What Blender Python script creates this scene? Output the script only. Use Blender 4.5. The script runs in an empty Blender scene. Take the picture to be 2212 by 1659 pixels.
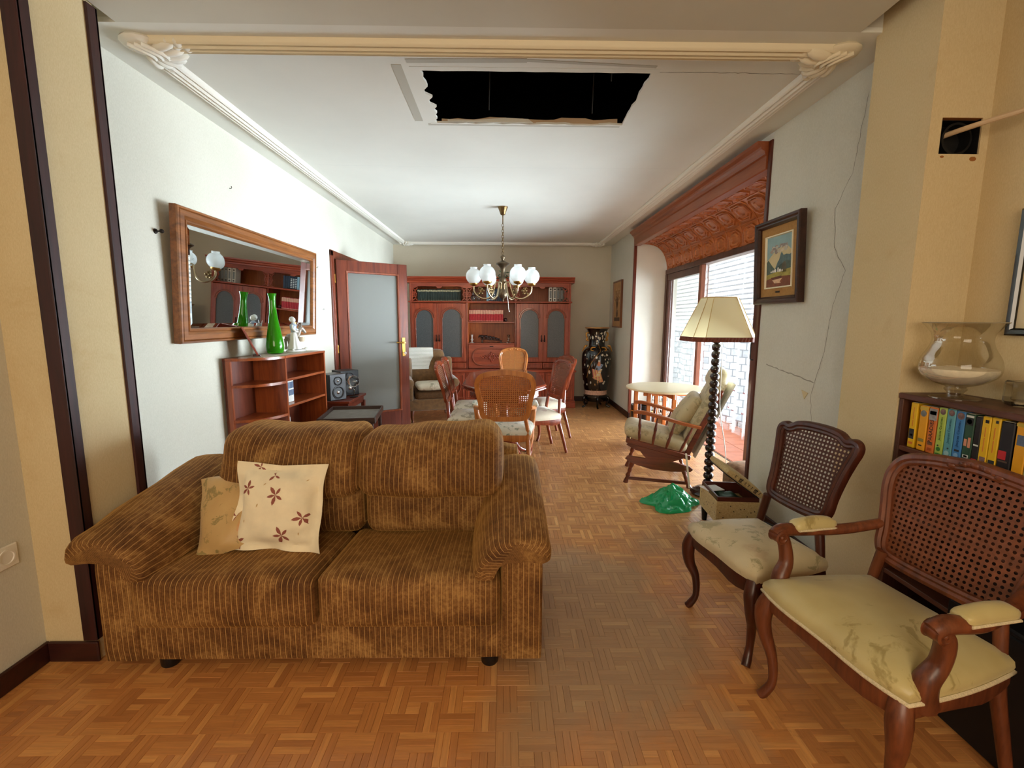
import bpy, bmesh, math, random
from math import sin, cos, pi, radians as rad
from mathutils import Vector, Matrix, Euler, noise

SC = bpy.context.scene
COL = SC.collection
RND = random.Random(11)

# ------------------------------------------------------------------ camera
FPX = 1000.0
_p, _y, _r = rad(7.8), rad(0.85), rad(0.25)
_fw = Vector((sin(_y)*cos(_p), cos(_y)*cos(_p), -sin(_p)))
_rt = Vector((cos(_y), -sin(_y), 0.0))
_up = _rt.cross(_fw)
_r2 = _rt*cos(_r) + _up*sin(_r)
_u2 = _up*cos(_r) - _rt*sin(_r)
cam_d = bpy.data.cameras.new('camera')
cam_d.sensor_fit = 'HORIZONTAL'
cam_d.sensor_width = 36.0
cam_d.lens = 36.0*FPX/2212.0
cam_d.clip_start = 0.05
cam = bpy.data.objects.new('camera', cam_d)
cam.matrix_world = Matrix(((_r2.x, _u2.x, -_fw.x, 0), (_r2.y, _u2.y, -_fw.y, 0), (_r2.z, _u2.z, -_fw.z, 1.36), (0, 0, 0, 1)))
COL.objects.link(cam)
SC.camera = cam

# ------------------------------------------------------------------ world, lights, exposure
world = bpy.data.worlds.new('world')
SC.world = world
world.use_nodes = True
_wn = world.node_tree
_wn.nodes['Background'].inputs[0].default_value = (0.86, 0.93, 1.0, 1)
_wn.nodes['Background'].inputs[1].default_value = 0.3

def area_light(name, loc, direction, sx, sy, power, color):
    d = bpy.data.lights.new(name, 'AREA')
    d.shape = 'RECTANGLE'; d.size = sx; d.size_y = sy
    d.energy = power; d.color = color
    o = bpy.data.objects.new(name, d)
    o.location = loc
    o.rotation_euler = Vector(direction).to_track_quat('-Z', 'Y').to_euler()
    COL.objects.link(o)
    return o
# hazy sun on the terrace; added fill lamps outdoors and behind the photographer
sun_d = bpy.data.lights.new('hazy_sun', 'SUN')
sun_d.energy = 6.8; sun_d.angle = rad(50); sun_d.color = (0.84, 0.93, 1.0)
sun = bpy.data.objects.new('hazy_sun', sun_d)
sun.rotation_euler = Vector((-1, -0.22, -0.22)).to_track_quat('-Z', 'Y').to_euler()
sun.location = (6, 6, 4)
COL.objects.link(sun)
OUTFILL = area_light('outdoor_fill_lamp', (13.0, 5.0, -1.0), (-1, -0.04, 0.16), 16.0, 8.0, 14500, (0.80, 0.91, 1.0))  # unseen lamp added outdoors, aimed upwards to brighten the ceiling
NEAR = area_light('near_fill_lamp', (-0.2, -2.02, 1.75), (0.05, 1, -0.12), 2.2, 1.3, 42, (1.0, 0.80, 0.57))  # warm fill lamp added behind the camera for the near half

SC.view_settings.view_transform = 'Standard'
SC.view_settings.look = 'None'
SC.view_settings.gamma = 1.0
SC.view_settings.use_curve_mapping = False
SC.view_settings.exposure = 0.8
SC.cycles.use_denoising = True
SC.cycles.max_bounces = 9
SC.cycles.diffuse_bounces = 5
SC.cycles.glossy_bounces = 4
SC.cycles.transparent_max_bounces = 16
SC.cycles.sample_clamp_indirect = 8.0
SC.cycles.caustics_reflective = True
SC.cycles.blur_glossy = 0.4
SC.cycles.caustics_refractive = False

# ------------------------------------------------------------------ mesh helpers
def lin(c):
    c /= 255.0
    return c/12.92 if c <= 0.04045 else ((c+0.055)/1.055)**2.4
def S(r, g, b):
    return (lin(r), lin(g), lin(b), 1.0)

class MB:
    def __init__(self):
        self.v = []; self.f = []; self.uv = []; self.tone = []
    def add(self, vs, fs, uvs=None, M=None):
        n = len(self.v)
        for k, p in enumerate(vs):
            p = Vector(p)
            if M is not None: p = M @ p
            self.v.append(p)
            self.uv.append(uvs[k] if uvs else (p.x, p.z))
        for f in fs: self.f.append(tuple(i+n for i in f))
        return self
    def box(self, x0, x1, y0, y1, z0, z1, b=0.0, M=None):
        if x0 > x1: x0, x1 = x1, x0
        if y0 > y1: y0, y1 = y1, y0
        if z0 > z1: z0, z1 = z1, z0
        if b <= 0:
            vs = [(x0,y0,z0),(x1,y0,z0),(x1,y1,z0),(x0,y1,z0),(x0,y0,z1),(x1,y0,z1),(x1,y1,z1),(x0,y1,z1)]
            fs = [(0,3,2,1),(4,5,6,7),(0,1,5,4),(1,2,6,5),(2,3,7,6),(3,0,4,7)]
            return self.add(vs, fs, None, M)
        b = min(b, (x1-x0)*.45, (y1-y0)*.45, (z1-z0)*.45)
        vs = []; idx = {}
        for i, X in enumerate((x0, x1)):
            for j, Y in enumerate((y0, y1)):
                for k, Z in enumerate((z0, z1)):
                    sx, sy, sz = (1, -1)[i], (1, -1)[j], (1, -1)[k]
                    for a, (dx, dy, dz) in enumerate(((0, b, b), (b, 0, b), (b, b, 0))):
                        idx[(i, j, k, a)] = len(vs); vs.append((X+sx*dx, Y+sy*dy, Z+sz*dz))
        fs = []
        def q(a, *c): return tuple(idx[(x, y, z, a)] for x, y, z in c)
        fs += [q(0,(0,0,0),(0,0,1),(0,1,1),(0,1,0)), q(0,(1,0,0),(1,1,0),(1,1,1),(1,0,1)),
               q(1,(0,0,0),(1,0,0),(1,0,1),(0,0,1)), q(1,(0,1,0),(0,1,1),(1,1,1),(1,1,0)),
               q(2,(0,0,0),(0,1,0),(1,1,0),(1,0,0)), q(2,(0,0,1),(1,0,1),(1,1,1),(0,1,1))]
        for i in (0, 1):
            for j in (0, 1):
                e = (idx[(i,j,0,0)], idx[(i,j,0,1)], idx[(i,j,1,1)], idx[(i,j,1,0)])
                fs.append(e if i != j else e[::-1])
        for i in (0, 1):
            for k in (0, 1):
                e = (idx[(i,0,k,0)], idx[(i,1,k,0)], idx[(i,1,k,2)], idx[(i,0,k,2)])
                fs.append(e if i == k else e[::-1])
        for j in (0, 1):
            for k in (0, 1):
                e = (idx[(0,j,k,1)], idx[(1,j,k,1)], idx[(1,j,k,2)], idx[(0,j,k,2)])
                fs.append(e if j != k else e[::-1])
        for i in (0, 1):
            for j in (0, 1):
                for k in (0, 1):
                    e = (idx[(i,j,k,0)], idx[(i,j,k,1)], idx[(i,j,k,2)])
                    fs.append(e if (i+j+k) % 2 else e[::-1])
        return self.add(vs, fs, None, M)
    def prism(self, poly, axis, a, b, M=None):
        """poly in the two other axes (x,y / x,z / y,z order), extruded along axis from a to b"""
        n = len(poly)
        def P(p, t):
            if axis == 'x': return (t, p[0], p[1])
            if axis == 'y': return (p[0], t, p[1])
            return (p[0], p[1], t)
        vs = [P(p, a) for p in poly]+[P(p, b) for p in poly]
        fs = [tuple(range(n-1, -1, -1)), tuple(range(n, 2*n))]
        for i in range(n):
            j = (i+1) % n
            fs.append((i, j, n+j, n+i))
        return self.add(vs, fs, None, M)
    def lathe(self, prof, n=24, c=(0, 0, 0), sx=1, sy=1, cap=True, M=None, off=0.0):
        vs = []; fs = []; uv = []
        m = len(prof)
        for k, (r, z) in enumerate(prof):
            for i in range(n):
                a = 2*pi*i/n+off
                vs.append((c[0]+r*cos(a)*sx, c[1]+r*sin(a)*sy, c[2]+z)); uv.append((i/n, z))
        for k in range(m-1):
            for i in range(n):
                j = (i+1) % n
                fs.append((k*n+i, k*n+j, (k+1)*n+j, (k+1)*n+i))
        if cap:
            fs.append(tuple(range(n-1, -1, -1)))
            fs.append(tuple((m-1)*n+i for i in range(n)))
        return self.add(vs, fs, uv, M)
    def tube(self, path, rad_, n=8, closed=False, cap=True, up=None, M=None, sec=None):
        """sweep along path; rad_ a number or list; sec optional list of 2-D section points (scaled by rad)"""
        P = [Vector(p) for p in path]; m = len(P)
        if not isinstance(rad_, (list, tuple)): rad_ = [rad_]*m
        if sec is None: sec = [(cos(2*pi*i/n), sin(2*pi*i/n)) for i in range(n)]
        n = len(sec)
        T = []
        for i in range(m):
            if closed: d = P[(i+1) % m]-P[i-1]
            else: d = P[min(i+1, m-1)]-P[max(i-1, 0)]
            T.append(d.normalized() if d.length > 1e-9 else Vector((0, 0, 1)))
        u0 = Vector(up) if up else (Vector((0, 0, 1)) if abs(T[0].z) < .9 else Vector((1, 0, 0)))
        vs = []; fs = []; uv = []; L = 0
        nrm = (u0-T[0]*u0.dot(T[0])).normalized()
        for i in range(m):
            if up:
                nn = u0-T[i]*u0.dot(T[i])
                if nn.length > 1e-4: nrm = nn.normalized()
            else:
                nn = nrm-T[i]*nrm.dot(T[i])
                if nn.length > 1e-6: nrm = nn.normalized()
            bi = T[i].cross(nrm)
            if i: L += (P[i]-P[i-1]).length
            r = rad_[i]
            for k, (a, b) in enumerate(sec):
                vs.append(P[i]+nrm*(a*r)+bi*(b*r)); uv.append((k/n, L))
        mm = m if closed else m-1
        for i in range(mm):
            i2 = (i+1) % m
            for k in range(n):
                k2 = (k+1) % n
                fs.append((i*n+k, i*n+k2, i2*n+k2, i2*n+k))
        if cap and not closed:
            fs.append(tuple(range(n-1, -1, -1))); fs.append(tuple((m-1)*n+k for k in range(n)))
        return self.add(vs, fs, uv, M)
    def ball(self, c, r, n=10, m=7, sx=1, sy=1, sz=1, M=None):
        prof = [(max(1e-4, r*sin(pi*k/m)), -r*cos(pi*k/m)*sz) for k in range(m+1)]
        return self.lathe(prof, n, c, sx, sy, True, M)
    def grid(self, fn, nu, nv, cu=False, cv=False, M=None, uvf=None):
        vs = []; uv = []; fs = []
        au = nu if cu else nu+1; av = nv if cv else nv+1
        for i in range(au):
            for j in range(av):
                u, v = i/nu, j/nv
                vs.append(fn(u, v)); uv.append(uvf(u, v) if uvf else (u, v))
        for i in range(nu):
            for j in range(nv):
                i2, j2 = (i+1) % au, (j+1) % av
                fs.append((i*av+j, i2*av+j, i2*av+j2, i*av+j2))
        return self.add(vs, fs, uv, M)
    def rings(self, rings, cap0=True, cap1=True, uvs=None, M=None):
        n = len(rings[0]); vs = []; fs = []; uv = []
        for k, r in enumerate(rings):
            for i, p in enumerate(r):
                vs.append(p); uv.append(uvs[k][i] if uvs else (p[0], p[1]))
        for k in range(len(rings)-1):
            for i in range(n):
                j = (i+1) % n
                fs.append((k*n+i, k*n+j, (k+1)*n+j, (k+1)*n+i))
        if cap0: fs.append(tuple(range(n-1, -1, -1)))
        if cap1: fs.append(tuple((len(rings)-1)*n+i for i in range(n)))
        return self.add(vs, fs, uv, M)
    def rect_frame(self, w, h, prof, cz=0.0, cx=0.0, M=None):
        """picture-frame moulding in the XZ plane, centred at (cx,cz); prof = closed list of (inset, y)"""
        vs = []; fs = []; m = len(prof)
        for (d, y) in prof:
            a, b = w/2-d, h/2-d
            vs += [(cx-a, y, cz-b), (cx+a, y, cz-b), (cx+a, y, cz+b), (cx-a, y, cz+b)]
        for k in range(m):
            k2 = (k+1) % m
            for i in range(4):
                j = (i+1) % 4
                fs.append((k*4+i, k*4+j, k2*4+j, k2*4+i))
        return self.add(vs, fs, None, M)
    def cushion(self, c, h, r, bulge=(0, 0, 0), n=10, M=None, deform=None, uvk=0, seg=None):
        """rounded, puffed box"""
        nx, ny, nz = seg or (n, n, n)
        key = {}; vs = []; uv = []; fs = []
        hx, hy, hz = h
        r = min(r, hx, hy, hz)
        def pt(i, j, k):
            t = (i, j, k)
            if t in key: return key[t]
            q = Vector(((2*i/nx-1)*hx, (2*j/ny-1)*hy, (2*k/nz-1)*hz))
            cl = Vector((max(-hx+r, min(hx-r, q.x)), max(-hy+r, min(hy-r, q.y)), max(-hz+r, min(hz-r, q.z))))
            d = q-cl
            if d.length > 1e-9:
                d = d.normalized()*r
            p = cl+d
            fx, fy, fz = 1-(p.x/hx)**2, 1-(p.y/hy)**2, 1-(p.z/hz)**2
            sg = lambda a: (a > 1e-6)-(a < -1e-6)
            p = Vector((p.x+sg(p.x)*bulge[0]*fy*fz*abs(p.x)/hx, p.y+sg(p.y)*bulge[1]*fx*fz*abs(p.y)/hy, p.z+sg(p.z)*bulge[2]*fx*fy*abs(p.z)/hz))
            u = (p.x, p.y, p.z)[uvk]
            w = p.copy()
            if deform: p = deform(p)
            p = p+Vector(c)
            key[t] = len(vs); vs.append(p); uv.append((u, w.z+w.y))
            return key[t]
        for (na, nb, mk) in ((ny, nz, lambda a, b: ((0, a, b), (nx, a, b))), (nx, nz, lambda a, b: ((a, 0, b), (a, ny, b))), (nx, ny, lambda a, b: ((a, b, 0), (a, b, nz)))):
            for a in range(na):
                for b in range(nb):
                    for s in (0, 1):
                        f = [pt(*mk(*ab)[s]) for ab in ((a, b), (a+1, b), (a+1, b+1), (a, b+1))]
                        fs.append(tuple(f))
        n0 = len(self.v)
        self.add(vs, fs, uv, M)
        return self
    def xf(self, M, start=0):
        for i in range(start, len(self.v)): self.v[i] = M @ self.v[i]
        return self
    def mesh(self, name, mat=None, smooth=35, origin=None):
        me = bpy.data.meshes.new(name)
        vs = self.v if origin is None else [p-Vector(origin) for p in self.v]
        me.from_pydata([tuple(p) for p in vs], [], self.f)
        ul = me.uv_layers.new(name='UVMap')
        li = [0]*len(me.loops)
        me.loops.foreach_get('vertex_index', li)
        flat = []
        for i in li: flat += [self.uv[i][0], self.uv[i][1]]
        ul.data.foreach_set('uv', flat)
        bm = bmesh.new(); bm.from_mesh(me)
        bmesh.ops.recalc_face_normals(bm, faces=bm.faces)
        bm.to_mesh(me); bm.free()
        if smooth:
            me.polygons.foreach_set('use_smooth', [True]*len(me.polygons))
            me.set_sharp_from_angle(angle=rad(smooth))
        if mat is not None:
            if isinstance(mat, (list, tuple)):
                for m_ in mat: me.materials.append(m_)
            else: me.materials.append(mat)
        me.update()
        return me
    def build(self, name, mat, parent=None, smooth=35, world=False, label=None):
        """world=True: vertices are in room coordinates and the parent is an unrotated empty"""
        org = None
        if world and parent is not None:
            org = Vector(parent.location)
            if parent.parent is not None: org = org+Vector(parent.parent.location)
        o = bpy.data.objects.new(name, self.mesh(name, mat, smooth, org))
        COL.objects.link(o)
        if parent is not None: o.parent = parent
        if label: o['label'] = label
        return o

def tag(o, label=None, cat=None, group=None, kind=None):
    if label: o['label'] = label
    if cat: o['category'] = cat
    if group: o['group'] = group
    if kind: o['kind'] = kind
    return o
def thing(name, label, cat, loc=(0, 0, 0), rz=0.0, group=None, rot=None):
    o = bpy.data.objects.new(name, None)
    o.empty_display_size = 0.1
    COL.objects.link(o)
    o.location = loc
    o.rotation_euler = rot if rot else (0, 0, rad(rz))
    return tag(o, label, cat, group)
def single(mb, name, mat, label, cat, group=None, smooth=35):
    """a thing of one mesh, built in room coordinates; its origin goes to its base"""
    xs = [p.x for p in mb.v]; ys = [p.y for p in mb.v]; zs = [p.z for p in mb.v]
    org = Vector(((min(xs)+max(xs))/2, (min(ys)+max(ys))/2, min(zs)))
    o = bpy.data.objects.new(name, mb.mesh(name, mat, smooth, org))
    o.location = org
    COL.objects.link(o)
    return tag(o, label, cat, group)
def structure(mb, name, mat, smooth=30, parent=None):
    o = bpy.data.objects.new(name, mb.mesh(name, mat, smooth))
    COL.objects.link(o)
    if parent is None: o['kind'] = 'structure'
    else: o.parent = parent
    return o
def copy_tree(o, parent=None):
    kids = [c for c in bpy.data.objects if c.parent == o]
    c = o.copy(); COL.objects.link(c); c.parent = parent
    for k in kids: copy_tree(k, c)
    return c
def cr(pts, n=6, closed=False):
    """Catmull-Rom through the points"""
    P = [Vector(p) for p in pts]; m = len(P); out = []
    segs = m if closed else m-1
    for i in range(segs):
        if closed: a, b, c, d = P[i-1], P[i], P[(i+1) % m], P[(i+2) % m]
        else: a, b, c, d = P[max(i-1, 0)], P[i], P[i+1], P[min(i+2, m-1)]
        for k in range(n):
            t = k/n
            out.append(.5*((2*b)+(-a+c)*t+(2*a-5*b+4*c-d)*t*t+(-a+3*b-3*c+d)*t**3))
    if not closed: out.append(P[-1])
    return out
def lerp_list(vals, n):
    out = []
    for i in range(n):
        t = i/(n-1)*(len(vals)-1); k = min(int(t), len(vals)-2); f = t-k
        out.append(vals[k]*(1-f)+vals[k+1]*f)
    return out
def inside(p, poly):
    x, y = p; c = False; n = len(poly)
    for i in range(n):
        x1, y1 = poly[i][0], poly[i][1]; x2, y2 = poly[i-1][0], poly[i-1][1]
        if (y1 > y) != (y2 > y) and x < (x2-x1)*(y-y1)/(y2-y1)+x1: c = not c
    return c
RECT = [(-1, -1), (1, -1), (1, 1), (-1, 1)]
def rsec(a, b, c=.25):
    """chamfered rectangle section, half sizes a (along up) and b"""
    k = min(a, b)*c*2
    return [(-a+k, -b), (a-k, -b), (a, -b+k), (a, b-k), (a-k, b), (-a+k, b), (-a, b-k), (-a, -b+k)]
def text_mesh(name, body, size, mat, parent, M, align='CENTER', extr=0.0003):
    cu = bpy.data.curves.new(name, 'FONT'); cu.body = body; cu.size = size; cu.align_x = align; cu.align_y = 'CENTER'
    cu.extrude = extr; cu.resolution_u = 2
    t = bpy.data.objects.new(name+'_c', cu); COL.objects.link(t)
    bpy.context.view_layer.update()
    me = bpy.data.meshes.new_from_object(t.evaluated_get(bpy.context.evaluated_depsgraph_get()))
    bpy.data.objects.remove(t); bpy.data.curves.remove(cu)
    me.transform(M)
    me.name = name
    me.materials.clear(); me.materials.append(mat)
    o = bpy.data.objects.new(name, me); COL.objects.link(o)
    o.parent = parent
    return o

# ------------------------------------------------------------------ materials
def new_mat(name):
    m = bpy.data.materials.new(name); m.use_nodes = True
    nt = m.node_tree; b = nt.nodes['Principled BSDF']
    return m, nt, b
def nd(nt, t, **kw):
    n = nt.nodes.new(t)
    for k, v in kw.items():
        if k.startswith('i_'): n.inputs[k[2:].replace('_', ' ')].default_value = v
        else: setattr(n, k, v)
    return n
def lk(nt, a, b): nt.links.new(a, b)
def ramp(nt, fac, stops):
    r = nt.nodes.new('ShaderNodeValToRGB')
    el = r.color_ramp.elements
    while len(el) < len(stops): el.new(0.5)
    for e, (p, c) in zip(el, stops): e.position = p; e.color = c
    if fac is not None: lk(nt, fac, r.inputs[0])
    return r
def coords(nt, kind='Object', scale=(1, 1, 1), rot=(0, 0, 0), loc=(0, 0, 0)):
    tc = nt.nodes.new('ShaderNodeTexCoord'); mp = nt.nodes.new('ShaderNodeMapping')
    lk(nt, tc.outputs[kind], mp.inputs[0])
    mp.inputs['Scale'].default_value = scale; mp.inputs['Rotation'].default_value = rot; mp.inputs['Location'].default_value = loc
    return mp.outputs[0]
def noise_n(nt, vec, scale, detail=4, rough=.55, dist=0.0):
    n = nd(nt, 'ShaderNodeTexNoise'); n.inputs['Scale'].default_value = scale; n.inputs['Detail'].default_value = detail
    n.inputs['Roughness'].default_value = rough; n.inputs['Distortion'].default_value = dist
    if vec is not None: lk(nt, vec, n.inputs['Vector'])
    return n.outputs['Fac']
def mixc(nt, fac, a, b, mode='MIX'):
    n = nd(nt, 'ShaderNodeMix', data_type='RGBA', blend_type=mode)
    for s, v in ((n.inputs[0], fac), (n.inputs[6], a), (n.inputs[7], b)):
        if hasattr(v, 'links') or hasattr(v, 'is_linked'): lk(nt, v, s)
        else: s.default_value = v
    return n.outputs[2]
def mth(nt, op, a, b=0.0, c=None):
    n = nd(nt, 'ShaderNodeMath', operation=op)
    vals = [a, b] + ([c] if c is not None else [])
    for s, v in zip(n.inputs, vals):
        if hasattr(v, 'is_linked'): lk(nt, v, s)
        else: s.default_value = v
    return n.outputs[0]
def bump(nt, b, h, strength=.2, dist=.002):
    n = nd(nt, 'ShaderNodeBump'); n.inputs['Strength'].default_value = strength; n.inputs['Distance'].default_value = dist
    lk(nt, h, n.inputs['Height']); lk(nt, n.outputs[0], b.inputs['Normal'])
def plain(name, col, rough=.5, metal=0.0, spec=.5, coat=0.0, var=0.0, vscale=20, alpha=None, trans=0.0, ior=1.45, sheen=0.0):
    m, nt, b = new_mat(name)
    b.inputs['Base Color'].default_value = col
    b.inputs['Roughness'].default_value = rough; b.inputs['Metallic'].default_value = metal
    b.inputs['Specular IOR Level'].default_value = spec; b.inputs['Coat Weight'].default_value = coat
    b.inputs['Transmission Weight'].default_value = trans; b.inputs['IOR'].default_value = ior
    b.inputs['Sheen Weight'].default_value = sheen
    if alpha is not None: b.inputs['Alpha'].default_value = alpha
    if var > 0:
        n = noise_n(nt, coords(nt), vscale, 5)
        lo = tuple(c*(1-var) for c in col[:3])+(1,); hi = tuple(min(1, c*(1+var)) for c in col[:3])+(1,)
        r = ramp(nt, n, [(.3, lo), (.7, hi)]); lk(nt, r.outputs[0], b.inputs['Base Color'])
    return m
def wood(name, dark, light, axis='x', rough=.35, scale=1.0, coat=.15, spec=.4):
    m, nt, b = new_mat(name)
    s = {'x': (1.2, 14, 14), 'y': (14, 1.2, 14), 'z': (14, 14, 1.2)}[axis]
    s = tuple(k*scale for k in s)
    v = coords(nt, 'Object', s)
    n1 = noise_n(nt, v, 1.6, 6, .6, .6)
    n2 = noise_n(nt, v, 7.0, 4, .6, .2)
    f = mth(nt, 'ADD', mth(nt, 'MULTIPLY', n1, .75), mth(nt, 'MULTIPLY', n2, .3))
    r = ramp(nt, f, [(.36, dark), (.68, light)])
    lk(nt, r.outputs[0], b.inputs['Base Color'])
    b.inputs['Roughness'].default_value = rough
    b.inputs['Coat Weight'].default_value = coat; b.inputs['Coat Roughness'].default_value = .2
    b.inputs['Specular IOR Level'].default_value = spec
    bump(nt, b, n2, .08, .001)
    return m
def wallpaper(name, c1, c2, stain=None):
    m, nt, b = new_mat(name)
    v = coords(nt)
    fine = noise_n(nt, coords(nt, 'Object', (1, 1, .35)), 260, 3, .7)
    big = noise_n(nt, v, 1.3, 4, .5)
    r = ramp(nt, mth(nt, 'ADD', mth(nt, 'MULTIPLY', fine, .55), mth(nt, 'MULTIPLY', big, .45)), [(.35, c1), (.65, c2)])
    out = r.outputs[0]
    if stain:
        s = noise_n(nt, v, 2.1, 6, .65, .8)
        sr = ramp(nt, s, [(.58, (0, 0, 0, 1)), (.75, (1, 1, 1, 1))])
        out = mixc(nt, mth(nt, 'MULTIPLY', sr.outputs[0], .45), out, stain)
    lk(nt, out, b.inputs['Base Color'])
    b.inputs['Roughness'].default_value = .85; b.inputs['Specular IOR Level'].default_value = .2
    bump(nt, b, fine, .25, .0015)
    return m
def floral(name, base, base2, leaf, petal, scale=16, rough=.45, sheen=.2, satin=True):
    m, nt, b = new_mat(name)
    v = coords(nt)
    n0 = noise_n(nt, v, 5, 3)
    c = ramp(nt, n0, [(.3, base), (.7, base2)]).outputs[0]
    dv = nd(nt, 'ShaderNodeVectorMath', operation='ADD')
    nn = nd(nt, 'ShaderNodeTexNoise'); nn.inputs['Scale'].default_value = scale*1.4; nn.inputs['Detail'].default_value = 3
    lk(nt, v, nn.inputs['Vector'])
    sc_ = nd(nt, 'ShaderNodeVectorMath', operation='SCALE'); sc_.inputs['Scale'].default_value = .06
    lk(nt, nn.outputs['Color'], sc_.inputs[0]); lk(nt, v, dv.inputs[0]); lk(nt, sc_.outputs[0], dv.inputs[1])
    a = noise_n(nt, dv.outputs[0], scale*.55, 5, .65, 1.2)
    la = ramp(nt, a, [(.55, (0, 0, 0, 1)), (.6, (1, 1, 1, 1))])
    c = mixc(nt, mth(nt, 'MULTIPLY', la.outputs[0], .75), c, leaf)
    w = nd(nt, 'ShaderNodeTexVoronoi'); w.inputs['Scale'].default_value = scale*.45
    lk(nt, dv.outputs[0], w.inputs['Vector'])
    lp = ramp(nt, w.outputs['Distance'], [(.16, (1, 1, 1, 1)), (.24, (0, 0, 0, 1))])
    c = mixc(nt, mth(nt, 'MULTIPLY', lp.outputs[0], .6), c, petal)
    lk(nt, c, b.inputs['Base Color'])
    b.inputs['Roughness'].default_value = rough; b.inputs['Sheen Weight'].default_value = sheen
    b.inputs['Specular IOR Level'].default_value = .35
    wv = noise_n(nt, v, 400, 2)
    bump(nt, b, wv, .12, .001)
    return m
def glassy(name, col, rough=.05, ior=1.45):
    m, nt, b = new_mat(name)
    b.inputs['Base Color'].default_value = col; b.inputs['Roughness'].default_value = rough
    b.inputs['Transmission Weight'].default_value = 1.0; b.inputs['IOR'].default_value = ior
    return m
def thin_glass(name, col, transp=.75, rough=.05):
    """thin sheet: mostly see-through with a reflective film (cheap to light through)"""
    m, nt, b = new_mat(name)
    t = nd(nt, 'ShaderNodeBsdfTransparent'); t.inputs[0].default_value = col
    mx = nd(nt, 'ShaderNodeMixShader'); mx.inputs[0].default_value = 1-transp
    g = nd(nt, 'ShaderNodeBsdfGlossy'); g.inputs['Roughness'].default_value = rough
    lw = nd(nt, 'ShaderNodeLayerWeight'); lw.inputs['Blend'].default_value = .35
    lk(nt, mth(nt, 'MULTIPLY_ADD', lw.outputs['Fresnel'], 1.3*(1-transp), .02), mx.inputs[0])
    lk(nt, t.outputs[0], mx.inputs[1]); lk(nt, g.outputs[0], mx.inputs[2])
    lk(nt, mx.outputs[0], nt.nodes['Material Output'].inputs[0])
    return m
MAHO = wood('mahogany', S(70, 24, 12), S(128, 52, 28), 'x', .32)
MAHOZ = wood('mahogany_upright', S(70, 24, 12), S(128, 52, 28), 'z', .32)
MAHOLT = wood('mahogany_lit_orange', S(150, 70, 26), S(196, 104, 44), 'z', .45)  # bay boards: window light painted in as paler orange mahogany
DKWOOD = wood('dark_walnut', S(34, 14, 9), S(66, 28, 17), 'z', .35)
CHWOOD = wood('chair_walnut', S(74, 36, 20), S(128, 70, 40), 'z', .4)
CHDARK = wood('chair_dark_walnut', S(44, 18, 11), S(84, 38, 22), 'z', .36)
CHRED = wood('chair_cherry', S(92, 36, 18), S(148, 68, 36), 'z', .28, coat=.3)
CHHON = wood('chair_honey', S(150, 86, 38), S(202, 128, 64), 'z', .38)
CANE = plain('woven_cane', S(112, 62, 34), .6, var=.3, vscale=60)
CANEDK = plain('woven_cane_dark', S(70, 36, 24), .6, var=.3, vscale=60)
CANEHON = plain('woven_cane_honey', S(172, 106, 54), .6, var=.25, vscale=60)
BASEB = wood('baseboard_wood', S(40, 16, 13), S(66, 28, 22), 'x', .45)
STRIPW = wood('corner_strip_wood', S(38, 15, 15), S(62, 25, 24), 'z', .5)
BRASS = plain('brass', S(176, 134, 66), .28, 1.0)
OLDBRASS = plain('aged_brass', S(120, 98, 66), .38, 1.0, var=.35, vscale=40)
BLACK = plain('black_plastic', S(16, 16, 18), .38)
BLACKGL = plain('black_lacquer', S(10, 9, 10), .15, coat=.5)
WHITE = plain('white_plastic', S(226, 222, 210), .4)
PLASTER = plain('white_plaster', S(226, 224, 216), .75, spec=.2, var=.05, vscale=6)
IRON = plain('dark_iron', S(36, 28, 24), .5, .7)
PAPERW = plain('book_paper', S(222, 210, 180), .8)
INK = plain('ink_black', S(24, 22, 22), .7)
GOLDP = plain('gold_paint', S(186, 142, 58), .35, .6)
# ================================================================== THE ROOM
XL, XR, XN, YB, ZC = -1.83, 1.74, 1.83, 7.80, 2.58
WALLM = wallpaper('wall_paper', S(198, 196, 182), S(216, 214, 201))
WALLY = wallpaper('wall_paper_warm_lit', S(198, 178, 136), S(213, 196, 158), S(182, 150, 100))  # near walls: warm light painted into the paper colour, with stains
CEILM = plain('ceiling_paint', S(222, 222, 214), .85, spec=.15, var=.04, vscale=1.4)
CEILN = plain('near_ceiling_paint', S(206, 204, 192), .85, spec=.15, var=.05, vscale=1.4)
VOID = plain('ceiling_void', S(6, 6, 6), .95, spec=.0)  # black colour standing in for the unlit space above the ceiling

# ---- left wall with the door opening
DY0, DY1, DZ = 5.03, 5.86, 2.03
m = MB()
m.box(XL-.12, XL, -2.1, DY0, 0, 2.72).box(XL-.12, XL, DY1, YB, 0, 2.72).box(XL-.12, XL, DY0, DY1, DZ, 2.72)
wall_left = structure(m, 'wall_left', WALLM)
m = MB(); m.box(XL, -1.63, 1.72, 2.03, 0, 2.72)
structure(m, 'wall_left_pier', WALLY)
m = MB(); m.box(XL-.12, XL-.119, -2.1, 1.7, 0, 2.7); 
# hall behind the open door
m = MB()
m.box(-3.3, -3.2, 4.2, 6.8, 0, 2.6).box(-3.2, -1.95, 4.1, 4.2, 0, 2.6).box(-3.2, -1.95, 6.8, 6.9, 0, 2.6).box(-3.3, -1.95, 4.1, 6.9, 2.6, 2.7).box(-3.3, -1.95, 4.1, 6.9, -.06, -.001)
structure(m, 'wall_hall', WALLY)
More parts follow.
